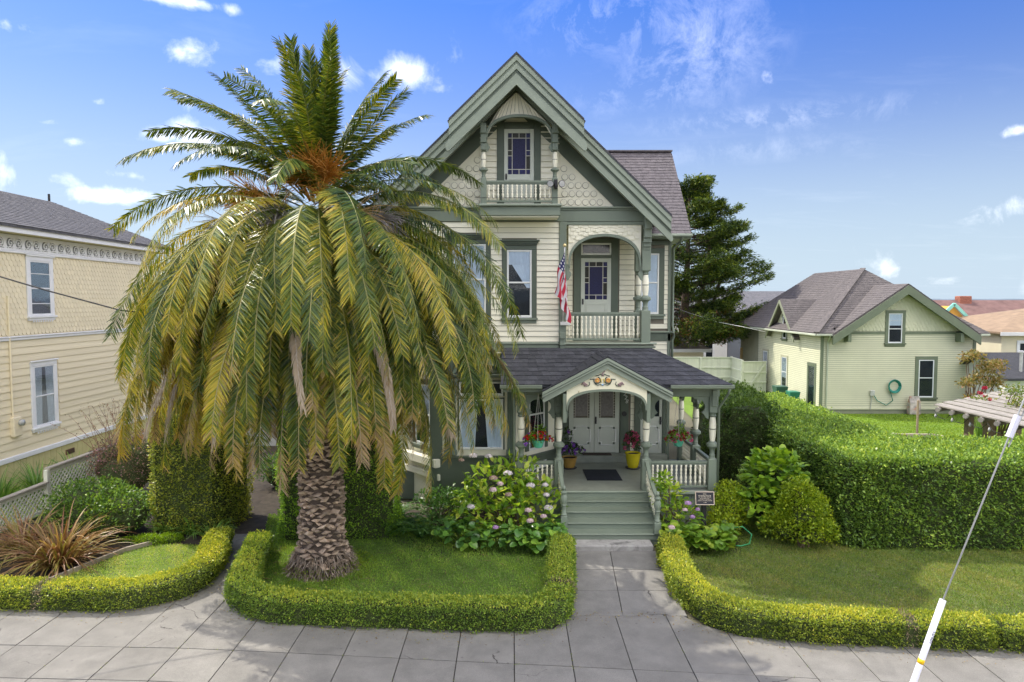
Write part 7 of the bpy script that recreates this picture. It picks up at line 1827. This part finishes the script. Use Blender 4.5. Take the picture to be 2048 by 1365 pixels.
def grass(label, poly, dens, h, lm, seed, z=.012, vb=.3, w=.012, name='lawn_grass'):
    rng = np.random.default_rng(seed); P = np.array(poly); lo, hi = P.min(0), P.max(0); A = np.prod(hi - lo); N = int(A * dens); X = rng.uniform(lo[0], hi[0], N); Y = rng.uniform(lo[1], hi[1], N); k = inside(poly, X, Y); X, Y = X[k], Y[k]; n = len(X)
    pos = np.stack([X, Y, np.full(n, z)], 1); D = rng.normal(0, .55, (n, 3)); D[:, 2] = 1
    patch = np.sin(X * 1.3 + seed) * np.sin(Y * 1.7 + 1) + .7 * np.sin(X * 3.7 + 2) * np.sin(Y * 4.1 + seed) + .5 * np.sin(X * 9 + Y * 5)
    var = vb + .16 * rng.normal(0, 1, n) + .14 * patch
    o = leaves(name, pos, D, h * rng.uniform(.5, 1.3, n) * (1 + .12 * patch), w, lm, None, rng, var, .1, origin=(P[:, 0].mean(), P[:, 1].mean(), 0)); tag(o, label, 'grass', kind='stuff'); return o
grass('dark green mown grass of the lawn around the palm', LAWN_MID, 2400, .055, GRS, 201, vb=.24, w=.014)
grass('patchy brownish mown grass of the right lawn', LAWN_R[:4] + [(13.5, 11.75), (13.5, 17)] + LAWN_R[6:], 2300, .05, GRB2, 202, vb=.42, w=.014)
grass('small triangle of sunny grass behind the left hedge', LAWN_L, 1900, .045, GRS, 203, vb=.5)
grass('bright sunlit grass of the back lawn by the cottage', [(10.5, 22), (30, 22), (30, 37.2), (16.8, 37.2), (10.5, 30)], 260, .07, GRB, 204, w=.035)
grass('strip of mown grass beside the yellow house', [(-16.3, 16), (-13.8, 16), (-13.8, 25), (-16.3, 25)], 900, .05, GRS, 205, vb=.4)
# moss and grass creeping up the palm's foot
rng = np.random.default_rng(206); N = 2600; a = rng.uniform(-math.pi, math.pi, N); k_ = (np.cos(a + .4) > -.2) | (rng.random(N) < .25); a = a[k_]; N = len(a); rad = rng.uniform(.7, 1.25, N); zz = np.clip((.95 - rad) * .9, .012, .4)
o = leaves('mossy_grass', np.stack([PX + rad * np.cos(a), PY + rad * np.sin(a), zz], 1), np.stack([np.cos(a), np.sin(a), np.full(N, .9)], 1) + rng.normal(0, .4, (N, 3)), .07, .018, GRB, None, rng, origin=(PX, PY, 0)); tag(o, 'bright mossy grass creeping up the right foot of the palm trunk', 'grass', kind='stuff')
ed = thing('timber_edging', (-9.9, 16, 0), 'thin weathered wooden edging strip between bed and left lawn', 'edging')
for a, b in (((-10.35, 14.4), (-10.0, 15.5)), ((-10.0, 15.52), (-9.62, 16.6)), ((-9.62, 16.62), (-9.2, 17.1))): MB().beam((*a, .06), (*b, .06), .06, .12).build('board', TIMB, ed)

# ------------------------------------------------------------------ conifer behind, and garden trees
def conifer(x, y, H, seed):
    t = thing('conifer_tree', (x, y, 0), 'tall dark windswept conifer rising behind the house on the right', 'tree'); r_ = random.Random(seed); rng = np.random.default_rng(seed)
    tr = MB(); leadz = []
    for (dx, dy, l, h, r0) in ((0, 0, .4, H * .96, .55), (.9, .2, 1.6, H * .78, .32), (-.9, .4, -1.2, H * .8, .34), (1.5, -.3, 3.0, H * .62, .25)):
        tr.tube([(x + dx * .5, y + dy, 0), (x + dx, y + dy, H * .25), (x + dx + l * .45, y + dy, H * .55), (x + dx + l * .8, y + dy, h)], r0, 8, .05)
    tr.build('trunk', mat('conifer_bark', (.13, .095, .07), .9, .3, 3, .8, 20), t)
    pads = []
    for i in range(150):
        f = (i + r_.random()) / 150; z = H * (.20 + .78 * f ** .95); rm = (5.1 * (1 - ((z / H - .30) / .72) ** 2) ** .5 if z / H > .3 else 4.9 * (.75 + z / H)) * r_.uniform(.5, 1.15)
        az = r_.uniform(0, 2 * math.pi); pads.append((az, z, max(.6, rm)))
    br = MB(); PP = []; DD = []
    # the long limb reaching right
    pads += [(-.1, H * .52, 6.0), (.05, H * .55, 5.9), (-.25, H * .48, 6.0), (.15, H * .58, 5.2), (-.3, H * .34, 5.9), (.2, H * .3, 6.2), (-.4, H * .26, 5.6)]
    for (az, z, rm) in pads:
        o = Vector((x + .5 * math.cos(az), y + .5 * math.sin(az), z - .12 * rm)); tip = Vector((x + rm * math.cos(az), y + rm * math.sin(az), z + .10 * rm)); mid = o.lerp(tip, .55) - Vector((0, 0, .18 * rm * .4))
        br.tube([o, mid, tip], .07, 4, .015)
        n = int(55 + 85 * rm / 5)
        s = np.sqrt(rng.random(n)) * .85 + .18; s = np.clip(s, .15, 1.03); w_ = .17 * rm * (1.15 - s * .75) + .12
        c = np.outer(1 - s, np.array(o)) * 0 + np.array([np.array(o) * (1 - q) ** 2 + 2 * q * (1 - q) * np.array(mid) + q * q * np.array(tip) for q in s])
        sd = np.array([-math.sin(az), math.cos(az), 0]); lat = rng.normal(0, 1, n) * w_
        PP.append(c + np.outer(lat, sd) + np.stack([np.zeros(n), np.zeros(n), rng.normal(.02, .13, n) - np.abs(lat) * .1], 1)); dr = np.array([math.cos(az), math.sin(az), .18])
        DD.append(dr + np.outer(np.sign(lat) * .6, sd) + rng.normal(0, .38, (n, 3)))
    br.build('limbs', MATS['conifer_bark'], t)
    PP = np.concatenate(PP); DD = np.concatenate(DD); n = len(PP)
    # each spray: five small shoots
    k = 6; P2 = np.repeat(PP, k, 0) + rng.normal(0, .13, (n * k, 3)) * np.array([1, 1, .5]); D2 = np.repeat(DD, k, 0) + rng.normal(0, .5, (n * k, 3)); v = np.repeat(.35 + .2 * rng.normal(0, 1, n), k) + .12 * rng.normal(0, 1, n * k)
    rr_ = np.hypot(P2[:, 0] - x, P2[:, 1] - y); brown = (P2[:, 2] < H * .36) & (rng.random(n * k) < .16) & (np.sin(P2[:, 0] * 2.2) > .2); v = np.where(brown, 1.0, np.clip(v, 0, .82))
    leaves('foliage', P2, D2, rng.uniform(.16, .36, n * k), .075, leafmat('conifer_spray', [(0.0168, 0.0385, 0.0121), (0.036, 0.0721, 0.0168), (0.0721, 0.121, 0.0216), (0.156, 0.216, 0.0264), (0.192, 0.241, 0.0301), (0.241, 0.0969, 0.036)], .22, .5), t, rng, v, .15, origin=(x, y, 0), kind='stuff')
conifer(13.1, 52, 15.6, 301)
def small_tree(name, label, x, y, H, crowns, lm, size, N, seed, cat='tree'):
    t = thing(name, (x, y, 0), label, cat); rng = np.random.default_rng(seed); r_ = random.Random(seed); tr = MB()
    for (cx, cy, cz, a, b, h) in crowns:
        for q in range(3):
            e = Vector((cx + r_.uniform(-.5, .5) * a, cy + r_.uniform(-.5, .5) * b, cz + r_.uniform(-.2, .6) * h)); s = Vector((x + r_.uniform(-.1, .1), y, 0)); tr.tube([s, s.lerp(e, .5) + Vector((r_.uniform(-.2, .2), 0, .3)), e], .05, 5, .01)
    tr.build('trunk', TWIG, t); pos, no, r = blob_points(rng, N, crowns, .75); D = no * .5 + rng.normal(0, .7, pos.shape) + np.array([0, 0, -.1])
    leaves('crown', pos, D, size * rng.uniform(.7, 1.3, N), size * .55, lm, t, rng, np.clip(.4 + .25 * rng.normal(0, 1, N), 0, 1), origin=(x, y, 0), kind='stuff'); return t
PLUM = leafmat('coppery_leaf', [(.12, .14, .03), (.22, .20, .05), (.32, .24, .09), (.40, .22, .14)], .35, .4, (1.6, 1.3, .9))
def wb(px_, py_, D, a, b, h): p = W(px_, py_, D); return (p.x, p.y, p.z, a, b, h)
small_tree('coppery_tree', 'small coppery leaved tree between cottage and pergola', 20.6, 30.5, 4, [wb(1945, 720, 30.5, .55, .5, .42), wb(1975, 745, 30.5, .6, .5, .45), wb(1955, 765, 30.3, .5, .4, .4), wb(1995, 735, 30.8, .45, .4, .35), wb(1930, 770, 30, .3, .3, .3), wb(1945, 800, 29.8, .35, .3, .25), wb(1990, 770, 30.5, .5, .4, .4)], PLUM, .15, 1500, 401)
RL = leafmat('rose_leaf', [(.06, .12, .02), (.12, .18, .025), (.22, .25, .05), (.34, .26, .08)], .35, .4)
rose = small_tree('climbing_rose', 'climbing rose with crimson blooms over the grey pergola', 18.5, 26, 3, [wb(1965, 805, 26.5, .6, .5, .22), wb(1990, 820, 26, .6, .5, .22), wb(2030, 790, 25, .5, .5, .4), wb(2035, 810, 24.5, .4, .4, .3), wb(1950, 812, 27, .4, .4, .2)], RL, .11, 900, 402, 'rose')
CRIM = leafmat('crimson_petal', [(.40, .01, .04), (.55, .02, .08), (.65, .08, .14)], .3, .5, (1, .6, .7))
for k, (a, b, D) in enumerate([(1967, 776, 27), (1962, 787, 27), (1969, 792, 26.6), (1980, 799, 26.2), (1979, 806, 26.2), (1958, 786, 27), (1972, 776, 27), (1938, 797, 27.3)]):
    p = W(a, b, D); g_ = np.random.default_rng(500 + k); d = unitv(g_.normal(0, 1, (26, 3))); leaves('bloom', np.array(p) + d * .02, d, .06, .06, CRIM, rose, g_, origin=tuple(p))
shrub('golden_flowers', 'strip of yellow flowers at the back of the tall hedge', 'flowers', [(19.3, 24.2, .25, 1.3, .4, .3)], leafmat('gold_flower', [(.30, .32, .02), (.6, .5, .02), (.75, .6, .03)], .3, .5), .07, 900, 18, core=0, twigs=0)

# ------------------------------------------------------------------ small things on and round the house
# flag
pole = thing('house_flag', (1.5, 20.0, 5.5), 'stars and stripes flag hanging from a pole on the balcony post', 'flag')
pb, pt_ = Vector((1.50, YF - .06, 5.62)), Vector((1.50, 19.55, 7.76))
MB().tube([pb, pt_], .016, 8).build('pole', mat('white_pole', (.7, .7, .68), .4, .05, 4, 0), pole, True)
MB().lathe([(.0, pt_.z), (.04, pt_.z + .02), (.052, pt_.z + .055), (.04, pt_.z + .09), (0, pt_.z + .11)], pt_.x, pt_.y, 10).build('finial', mat('gold_ball', (.75, .6, .3), .3, .1, 5, 0, metal=.6), pole, True)
MB().cbox(1.42, 1.72, YF - .13, YF - .061, 5.52, 5.62, .01).build('bracket', WHITE, pole)
def flag_mat():
    m, nt, b = _base('flag_cloth'); L = nt.links.new; uv = nt.nodes.new('ShaderNodeAttribute'); uv.attribute_name = 'su'; vv = nt.nodes.new('ShaderNodeAttribute'); vv.attribute_name = 'sv'
    def mt(op, a, b_=None):
        n = nt.nodes.new('ShaderNodeMath'); n.operation = op
        for i, q in enumerate((a, b_)):
            if q is None: continue
            if isinstance(q, (int, float)): n.inputs[i].default_value = q
            else: L(q, n.inputs[i])
        return n.outputs[0]
    u, v = uv.outputs['Fac'], vv.outputs['Fac']                     # u along the fly, v from the bottom up
    stripe = mt('LESS_THAN', mt('FRACT', mt('MULTIPLY', v, 6.5)), .5)
    canton = mt('MULTIPLY', mt('LESS_THAN', u, .40), mt('GREATER_THAN', v, .4615))
    cu = mt('SUBTRACT', mt('FRACT', mt('MULTIPLY', u, 15.)), .5); cv = mt('SUBTRACT', mt('FRACT', mt('MULTIPLY', mt('SUBTRACT', v, .4615), 11.)), .5)
    star = mt('LESS_THAN', mt('ADD', mt('MULTIPLY', cu, cu), mt('MULTIPLY', cv, cv)), .075)
    c = _mixc(nt, stripe, (.72, .72, .76), (.55, .035, .07)); c = _mixc(nt, canton, c, _mixc(nt, star, (.03, .03, .13), (.75, .75, .78)))
    L(c, b.inputs['Base Color']); b.inputs['Roughness'].default_value = .8
    tr = nt.nodes.new('ShaderNodeBsdfTranslucent'); L(c, tr.inputs['Color']); ms = nt.nodes.new('ShaderNodeMixShader'); ms.inputs[0].default_value = .35; L(b.outputs[0], ms.inputs[1]); L(tr.outputs[0], ms.inputs[2]); L(ms.outputs[0], nt.nodes['Material Output'].inputs['Surface'])
    return m
# hoist runs down the pole; the fly falls in folds beside it
nu, nv = 40, 26; V = []; A = []; B_ = []
for j in range(nv + 1):
    v = j / nv; h = pt_.lerp(pb, (1 - v) * .40 + .03)                        # top of hoist near the pole's tip
    for i in range(nu + 1):
        u = i / nu; fall = u * 1.30; sprd = .03 + .34 * (u ** .8)
        x = h.x - .02 + (sprd * (1 - v) * .55 + .04 * math.sin(u * 9 + v * 7)) - .24 * u * v + .045 * math.sin(v * 16 + u * 3) * (u + .25); y = h.y + .055 * math.sin(v * 19 + u * 2.) * (.3 + u) - .02
        z = h.z - fall * (.97 - .05 * v)
        V.append((x, y, z)); A.append(u); B_.append(v)
F = [(j * (nu + 1) + i, j * (nu + 1) + i + 1, (j + 1) * (nu + 1) + i + 1, (j + 1) * (nu + 1) + i) for j in range(nv) for i in range(nu)]
link('cloth', npmesh('cloth', np.array(V) - np.array(pb), np.array(F), flag_mat(), {'su': np.array(A), 'sv': np.array(B_)}, True), pole, tuple(pb))
# flood light and camera on the attic post
fl_ = thing('flood_light', (1.24, YH - .02, 9.55), 'twin black flood light with sensor on the attic balcony post', 'light fixture')
MB().cbox(1.18, 1.28, YH - .06, YH - .002, 9.5, 9.64, .01).lathe([(.0, 9.36), (.05, 9.38), (.06, 9.44), (.05, 9.5)], 1.23, YH - .08, 10).build('sensor', BLACK, fl_)
for s in (-1, 1):
    c = Vector((1.23 + s * .13, YH - .10, 9.52)); d = Vector((s * .35, -.9, -.25)).normalized()
    hd = MB().tube([c + d * -.05, c, c + d * .05, c + d * .09], .05, 12, .10).build('lamp_head', BLACK, fl_, True)
    MB().tube([c + d * .091, c + d * .096], .085, 12).build('lens', mat('lamp_lens', (.5, .5, .5), .2, .1, 5, 0), hd)
# thin wire strung across the attic balcony
tag(MB().tube([(-1.05, YH - .03, 9.13), (-.8, YH - .05, 9.13), (1.25, YH - .05, 9.13), (1.6, YH - .02, 9.16)], .008, 4).build('stretched_wire', BLACK), 'thin dark wire stretched along the attic balcony rail', 'wire')
# doormats
RUB = mat('rubber_mat', (.012, .016, .025), .8, .3, 10, .6, 120); tag(MB().cbox(2.20, 3.24, 19.72, 21.0, PF + .002, PF + .016, .004).build('doormat', RUB), 'large black rubber mat on the porch floor', 'doormat')
tag(MB().cbox(2.3, 3.25, 21.96, 22.3, 1.217, 1.232, .004).build('doormat', mat('coir_mat', (.06, .045, .035), .95, .3, 20, .8, 150)), 'brown coir mat on the threshold of the double door', 'doormat')
# pots with flowers
def pot(label, x, y, z, h, r, m, lm, fm, seed, lh, name='flower_pot', nfl=18, nlf=420):
    p = thing(name, (x, y, z), label, 'flower pot', None)
    MB().lathe([(r * .62, z + .035), (r * .78, z + h * .25), (r * .95, z + h * .7), (r, z + h * .9), (r * 1.06, z + h * .93), (r * 1.06, z + h), (r * .9, z + h), (r * .88, z + h * .9)], x, y, 20).build('pot', m, p, auto=50)
    MB().lathe([(r * .9, z + .002), (r * 1.05, z + .03), (r * .8, z + .034)], x, y, 18).build('saucer', mat('dark_saucer', (.05, .05, .05), .6, .2, 5, .1), p, True)
    MB().lathe([(r * .88, z + h * .88), (r * .86, z + h * .9), (.0, z + h * .92)], x, y, 14).build('soil', BED, p)
    rng = np.random.default_rng(seed); blobs = lh; pos, no, rr = blob_points(rng, nlf, blobs, .6); leaves('foliage', pos, no * .7 + rng.normal(0, .6, pos.shape), rng.uniform(.06, .11, nlf), .05, lm, p, rng, kind='stuff', origin=(x, y, z))
    fp, fn, _ = blob_points(rng, nfl, blobs, .05); bl_ = [k for k in range(nfl) if fn[k][1] < .35]
    for k in bl_:
        g_ = np.random.default_rng(seed + 7 * k); N = 14; d = unitv(g_.normal(0, 1, (N, 3)) + fn[k] * .8); leaves('flower', fp[k] + d * .015, d, .06, .055, fm, p, g_, origin=tuple(fp[k]))
    return p
DKL = leafmat('dark_pot_leaf', [(.02, .05, .012), (.04, .085, .018), (.08, .13, .03)], .28, .4); VIO = leafmat('violet_petal', [(.22, .05, .50), (.32, .10, .62), (.42, .2, .7)], .3, .5, (1, .8, 1)); MAG = leafmat('magenta_petal', [(.50, .03, .14), (.65, .08, .22), (.75, .25, .35)], .3, .5, (1, .7, .8)); REDP = leafmat('red_petal', [(.55, .012, .01), (.70, .03, .02)], .3, .5, (1, .6, .5))
pot('terracotta toned pot with violet flowers left of the front door', 1.80, 21.2, PF, .36, .235, mat('ochre_pot', (.36, .22, .05), .5, .15, 5, .1), DKL, VIO, 601, [(1.80, 21.2, PF + .55, .34, .28, .25), (2.02, 21.15, PF + .55, .25, .22, .2), (1.75, 21.25, PF + .95, .14, .14, .35)], nfl=30)
pot('glossy yellow pot with pink geraniums right of the front door', 3.80, 21.2, PF, .50, .235, mat('yellow_glaze', (.62, .52, .015), .25, .08, 4, .05, spec=.6), DKL, MAG, 602, [(3.78, 21.2, PF + .72, .28, .24, .28), (3.75, 21.1, PF + .95, .22, .2, .22)], nfl=34)
def basket(label, x, y, z, fm, fm2, seed, ztop):
    b = thing('hanging_basket', (x, y, z), label, 'hanging basket', 'hanging baskets on the porch'); r = .17
    mb = MB()
    for k in range(5): mb.lathe([(r * (.62 + .075 * k), z + .035 * k), (r * (.72 + .075 * k), z + .035 * k + .03)], x, y, 16)
    mb.lathe([(r * .6, z), (r * 1.02, z + .20), (r * 1.06, z + .21), (r * 1.0, z + .2), (r * .55, z + .01)], x, y, 16).build('basket', mat('mint_plastic', (.12, .48, .33), .45, .08, 4, .05), b, auto=40)
    for k in range(3):
        a = 2 * math.pi * k / 3 + .4; MB().tube([(x + r * math.cos(a), y + r * math.sin(a), z + .2), (x, y, ztop)], .006, 4).build('hanger', mat('pale_cord', (.6, .58, .52), .7, .1, 5, 0), b)
    rng = np.random.default_rng(seed); bl_ = [(x, y, z + .26, .30, .26, .17), (x - .22, y, z + .15, .18, .16, .16), (x + .2, y, z + .22, .18, .16, .14), (x + .05, y, z + .42, .16, .15, .2)]; n = 420
    pos, no, _ = blob_points(rng, n, bl_, .6); leaves('foliage', pos, no * .6 + rng.normal(0, .6, pos.shape), rng.uniform(.05, .10, n), .045, HYD, b, rng, rng.uniform(0, .6, n), kind='stuff', origin=(x, y, z))
    fp, fn, _ = blob_points(rng, 34, bl_[:3], .05)
    for k in range(34):
        if fn[k][1] > .4: continue
        g_ = np.random.default_rng(seed + 11 * k); N = 14; d = unitv(g_.normal(0, 1, (N, 3)) + fn[k] * .8); leaves('flower', fp[k] + d * .015, d, .055, .05, fm if k % 5 else fm2, b, g_, origin=tuple(fp[k]))
basket('mint green hanging basket with red flowers by the left porch post', .72, 18.55, 2.22, REDP, VIO, 611, 3.7)
basket('mint green hanging basket with dark red flowers by the right porch post', 4.72, 19.2, 2.12, leafmat('dark_red_petal', [(.28, .01, .02), (.42, .02, .05)], .3, .5, (1, .6, .6)), MAG, 612, 3.8)
# plaque on a post
pq = thing('plaque_sign', (4.96, 17.3, 0), 'small black historic plaque with pale frame on a post among the flowers', 'sign')
box('post', BLACK, pq, 4.90, 5.02, 17.32, 17.42, 0, 1.1, .01)
ca, sa = math.cos(R(-12)), math.sin(R(-12))
def pl(name, m, x0, x1, d0, d1, z0, z1):
    mb = MB().cbox(x0, x1, d0, d1, z0, z1, .004); cy, cz = 17.3, 1.16; mb.v = [(x, cy + (y - cy) * ca - (z - cz) * sa, cz + (y - cy) * sa + (z - cz) * ca) for x, y, z in mb.v]; return mb.build(name, m, pq)
BRZ = mat('plaque_border', (.62, .50, .40), .4, .1, 5, 0, metal=.3)
pl('plate', mat('plaque_face', (.018, .018, .024), .4, .2, 5, .05), 4.73, 5.19, 17.29, 17.31, 1.01, 1.32)
for (a, b, c, d) in ((4.72, 5.20, 1.315, 1.335), (4.72, 5.20, .995, 1.015), (4.715, 4.735, 1.0, 1.33), (5.185, 5.205, 1.0, 1.33)): pl('border', BRZ, a, b, 17.278, 17.312, c, d)
TXT = mat('plaque_letters', (.72, .62, .48), .4, .05, 5, 0)
for k, (s, z, sz) in enumerate([('PLACED', 1.285, .022), ('ON THE', 1.262, .022), ('NATIONAL REGISTER', 1.230, .034), ('OF HISTORIC PLACES', 1.197, .034), ('BY THE UNITED STATES', 1.163, .022), ('DEPARTMENT OF THE INTERIOR', 1.140, .022), ('JOHN A. COTTRELL HOUSE', 1.104, .030), ('c 1902', 1.060, .030)]):
    cy, cz = 17.3, 1.16; y, zz = 17.286, z; text('lettering', s, TXT, pq, (4.96, cy + (y - cy) * ca - (zz - cz) * sa, cz + (y - cy) * sa + (zz - cz) * ca), sz, (math.pi / 2 + R(-12), 0, 0), .001)
# green hose end by the bed
tag(MB().tube([(5.6, 17.4, .35), (5.95, 17.3, .42), (6.15, 17.2, .25), (6.05, 17.05, .06), (5.8, 16.95, .04), (5.55, 17.0, .04)], .018, 6).build('garden_hose', mat('leaf_green_hose', (.05, .32, .12), .4, .1, 5, 0), None, True), 'loop of bright green hose on the ground by the right flower bed', 'hose')
# guy wire with white guard
gw = thing('guy_wire', (5.4, 9.3, 0), 'slanting utility guy wire with white plastic guard at lower right', 'guy wire')
gA, gB = W(1816, 1395, 9.2), W(1886, 1200, 9.2); gdir = (gB - gA).normalized(); g0 = gA + gdir * (-(gA.z) / gdir.z)
gC = W(2062, 765, 9.2 + 0.0); dC = (gC - gB).normalized()
MB().tube([gB - gdir * .05, gB.lerp(gC, .5), gC], .012, 6).build('wire', mat('steel_wire', (.42, .43, .44), .35, .1, 6, 0, metal=.7), gw)
MB().tube([gC, gC + dC * 3.0], .012, 6).build('wire', MATS['steel_wire'], gw)
MB().tube([g0, gA, gB], .042, 14).build('guard', mat('white_plastic', (.70, .70, .80), .35, .04, 3, 0), gw, True)
t1 = gA.lerp(gB, (1343 - 1328) / 1.0 / 195 + .30); q = gA.lerp(gB, (1395 - 1322) / 195.); MB().tube([q - gdir * .035, q + gdir * .035], .0432, 14).build('yellow_band', mat('yellow_tape', (.85, .52, .01), .4, .05, 3, 0), gw, True)
c = W(2027, 853, 9.2); MB().tube([c - dC * .16, c + dC * .16], .045, 8).build('clamp_cover', MATS['white_plastic'], gw)
MB().tube([c - dC * .3 + Vector((.03, -.02, 0)), c + dC * .45 + Vector((.05, -.02, 0))], .010, 5).build('wire_tail', MATS['steel_wire'], gw)
q = gA.lerp(gB, (1395 - 1272) / 195.); ang = math.atan2((gB - gA).z, (gB - gA).x)
text('lettering', 'UTILITY', BLACK, gw, (q.x + .012, q.y - .0425, q.z), .05, (math.pi / 2, -ang, 0), .002)
# overhead service cables
def cable(name, label, pts, r, m): tag(MB().tube(pts, r, 5).build(name, m), label, 'cable')
a, b = W(-60, 536, 14), W(240, 621, 14.5); cable('service_cable', 'black service cable crossing in front of the yellow house', [a + (a - b) * 1.5 + Vector((0, 0, .6)), a, a.lerp(b, .5) - Vector((0, 0, .02)), b, b + Vector((2.5, 1.5, -.4))], .016, BLACK)
a, b = W(1390, 630, 49), W(1490, 655, 44); cable('service_cable', 'thin pale cable sloping past the conifer to the cottage', [a + Vector((-.6, 1.5, .3)), a, a.lerp(b, .5) - Vector((0, 0, .1)), b, W(1530, 664, 43.5)], .016, mat('pale_cable', (.6, .6, .58), .6, .1, 5, 0))
# iron arch by the cypress: rusty red cart behind the fence

# ------------------------------------------------------------------ litter: fallen leaves along the hedge feet, weeds in the joints, shed palm leaflets
rng = np.random.default_rng(901); LIT = leafmat('fallen_leaf', [(.10, .06, .03), (.22, .14, .06), (.30, .24, .10), (.20, .22, .06)], .1, .7)
N = 1500; X = rng.uniform(-10, 10, N); Y = np.array([back(float(x)) for x in X]) - np.abs(rng.normal(0, .28, N)) - .02
P = np.stack([X, Y, np.full(N, .042)], 1); D = rng.normal(0, 1, (N, 3)); D[:, 2] = rng.uniform(-.05, .25, N)
o = leaves('fallen_leaves', P, D, rng.uniform(.015, .045, N), rng.uniform(.01, .025, N), LIT, None, rng, origin=(0, 12.5, 0)); tag(o, 'small fallen leaves scattered along the foot of the hedges', 'fallen leaves', kind='stuff')
N = 200; k = rng.integers(0, 3, N); X = np.where(k < 2, np.round(rng.uniform(-10, 9, N)) + .04 , rng.uniform(-10, 9, N)); Y = np.where(k < 2, rng.uniform(10.8, 12.4, N), np.array([jy(float(x)) for x in X])) + rng.normal(0, .006, N)
sel = np.sin(X * 7.7) * np.sin(Y * 5.1) > .1; X, Y = X[sel], Y[sel]; X = np.repeat(X, 4) + rng.normal(0, .012, len(X) * 4); Y = np.repeat(Y, 4) + rng.normal(0, .02, len(Y) * 4); n = len(X)
D = rng.normal(0, .7, (n, 3)); D[:, 2] = .8
o = leaves('joint_weeds', np.stack([X, Y, np.full(n, .025)], 1), D, rng.uniform(.012, .03, n), .008, GRB2, None, rng, origin=(0, 12, 0)); tag(o, 'tiny weeds growing in the sidewalk joints', 'weeds', kind='stuff')
N = 260; X = rng.normal(PX, 2.2, N); Y = rng.normal(PY - .3, 1.4, N); sel = inside(LAWN_MID, X, Y); X, Y = X[sel], Y[sel]; n = len(X); D = rng.normal(0, 1, (n, 3)); D[:, 2] = .03
o = leaves('palm_litter', np.stack([X, Y, np.full(n, .06)], 1), D, rng.uniform(.12, .4, n), .014, LIT, None, rng, rng.uniform(.4, .8, n), origin=(PX, PY, 0)); tag(o, 'dry palm leaflets lying on the lawn round the trunk', 'palm litter', kind='stuff')
N = 300; X = rng.uniform(4, 10, N); Y = rng.uniform(12.8, 17, N); D = rng.normal(0, 1, (N, 3)); D[:, 2] = np.abs(D[:, 2]) * .5
o = leaves('clover', np.stack([X, Y, np.full(N, .035)], 1), D, .04, .03, GRB2, None, rng, rng.uniform(.0, .4, N), origin=(7, 15, 0)); tag(o, 'clover and broadleaf weeds in the right lawn', 'weeds', kind='stuff')

shrub('added_shade_shrub', 'dark low shrub added to darken the passage behind the palm', 'shrub', [(-7.6, 22.5, .5, .9, .7, .7), (-6.9, 23.2, .6, .7, .6, .8)], FERN, .09, 1800, 19)  # shrub added so that the passage reads as shaded
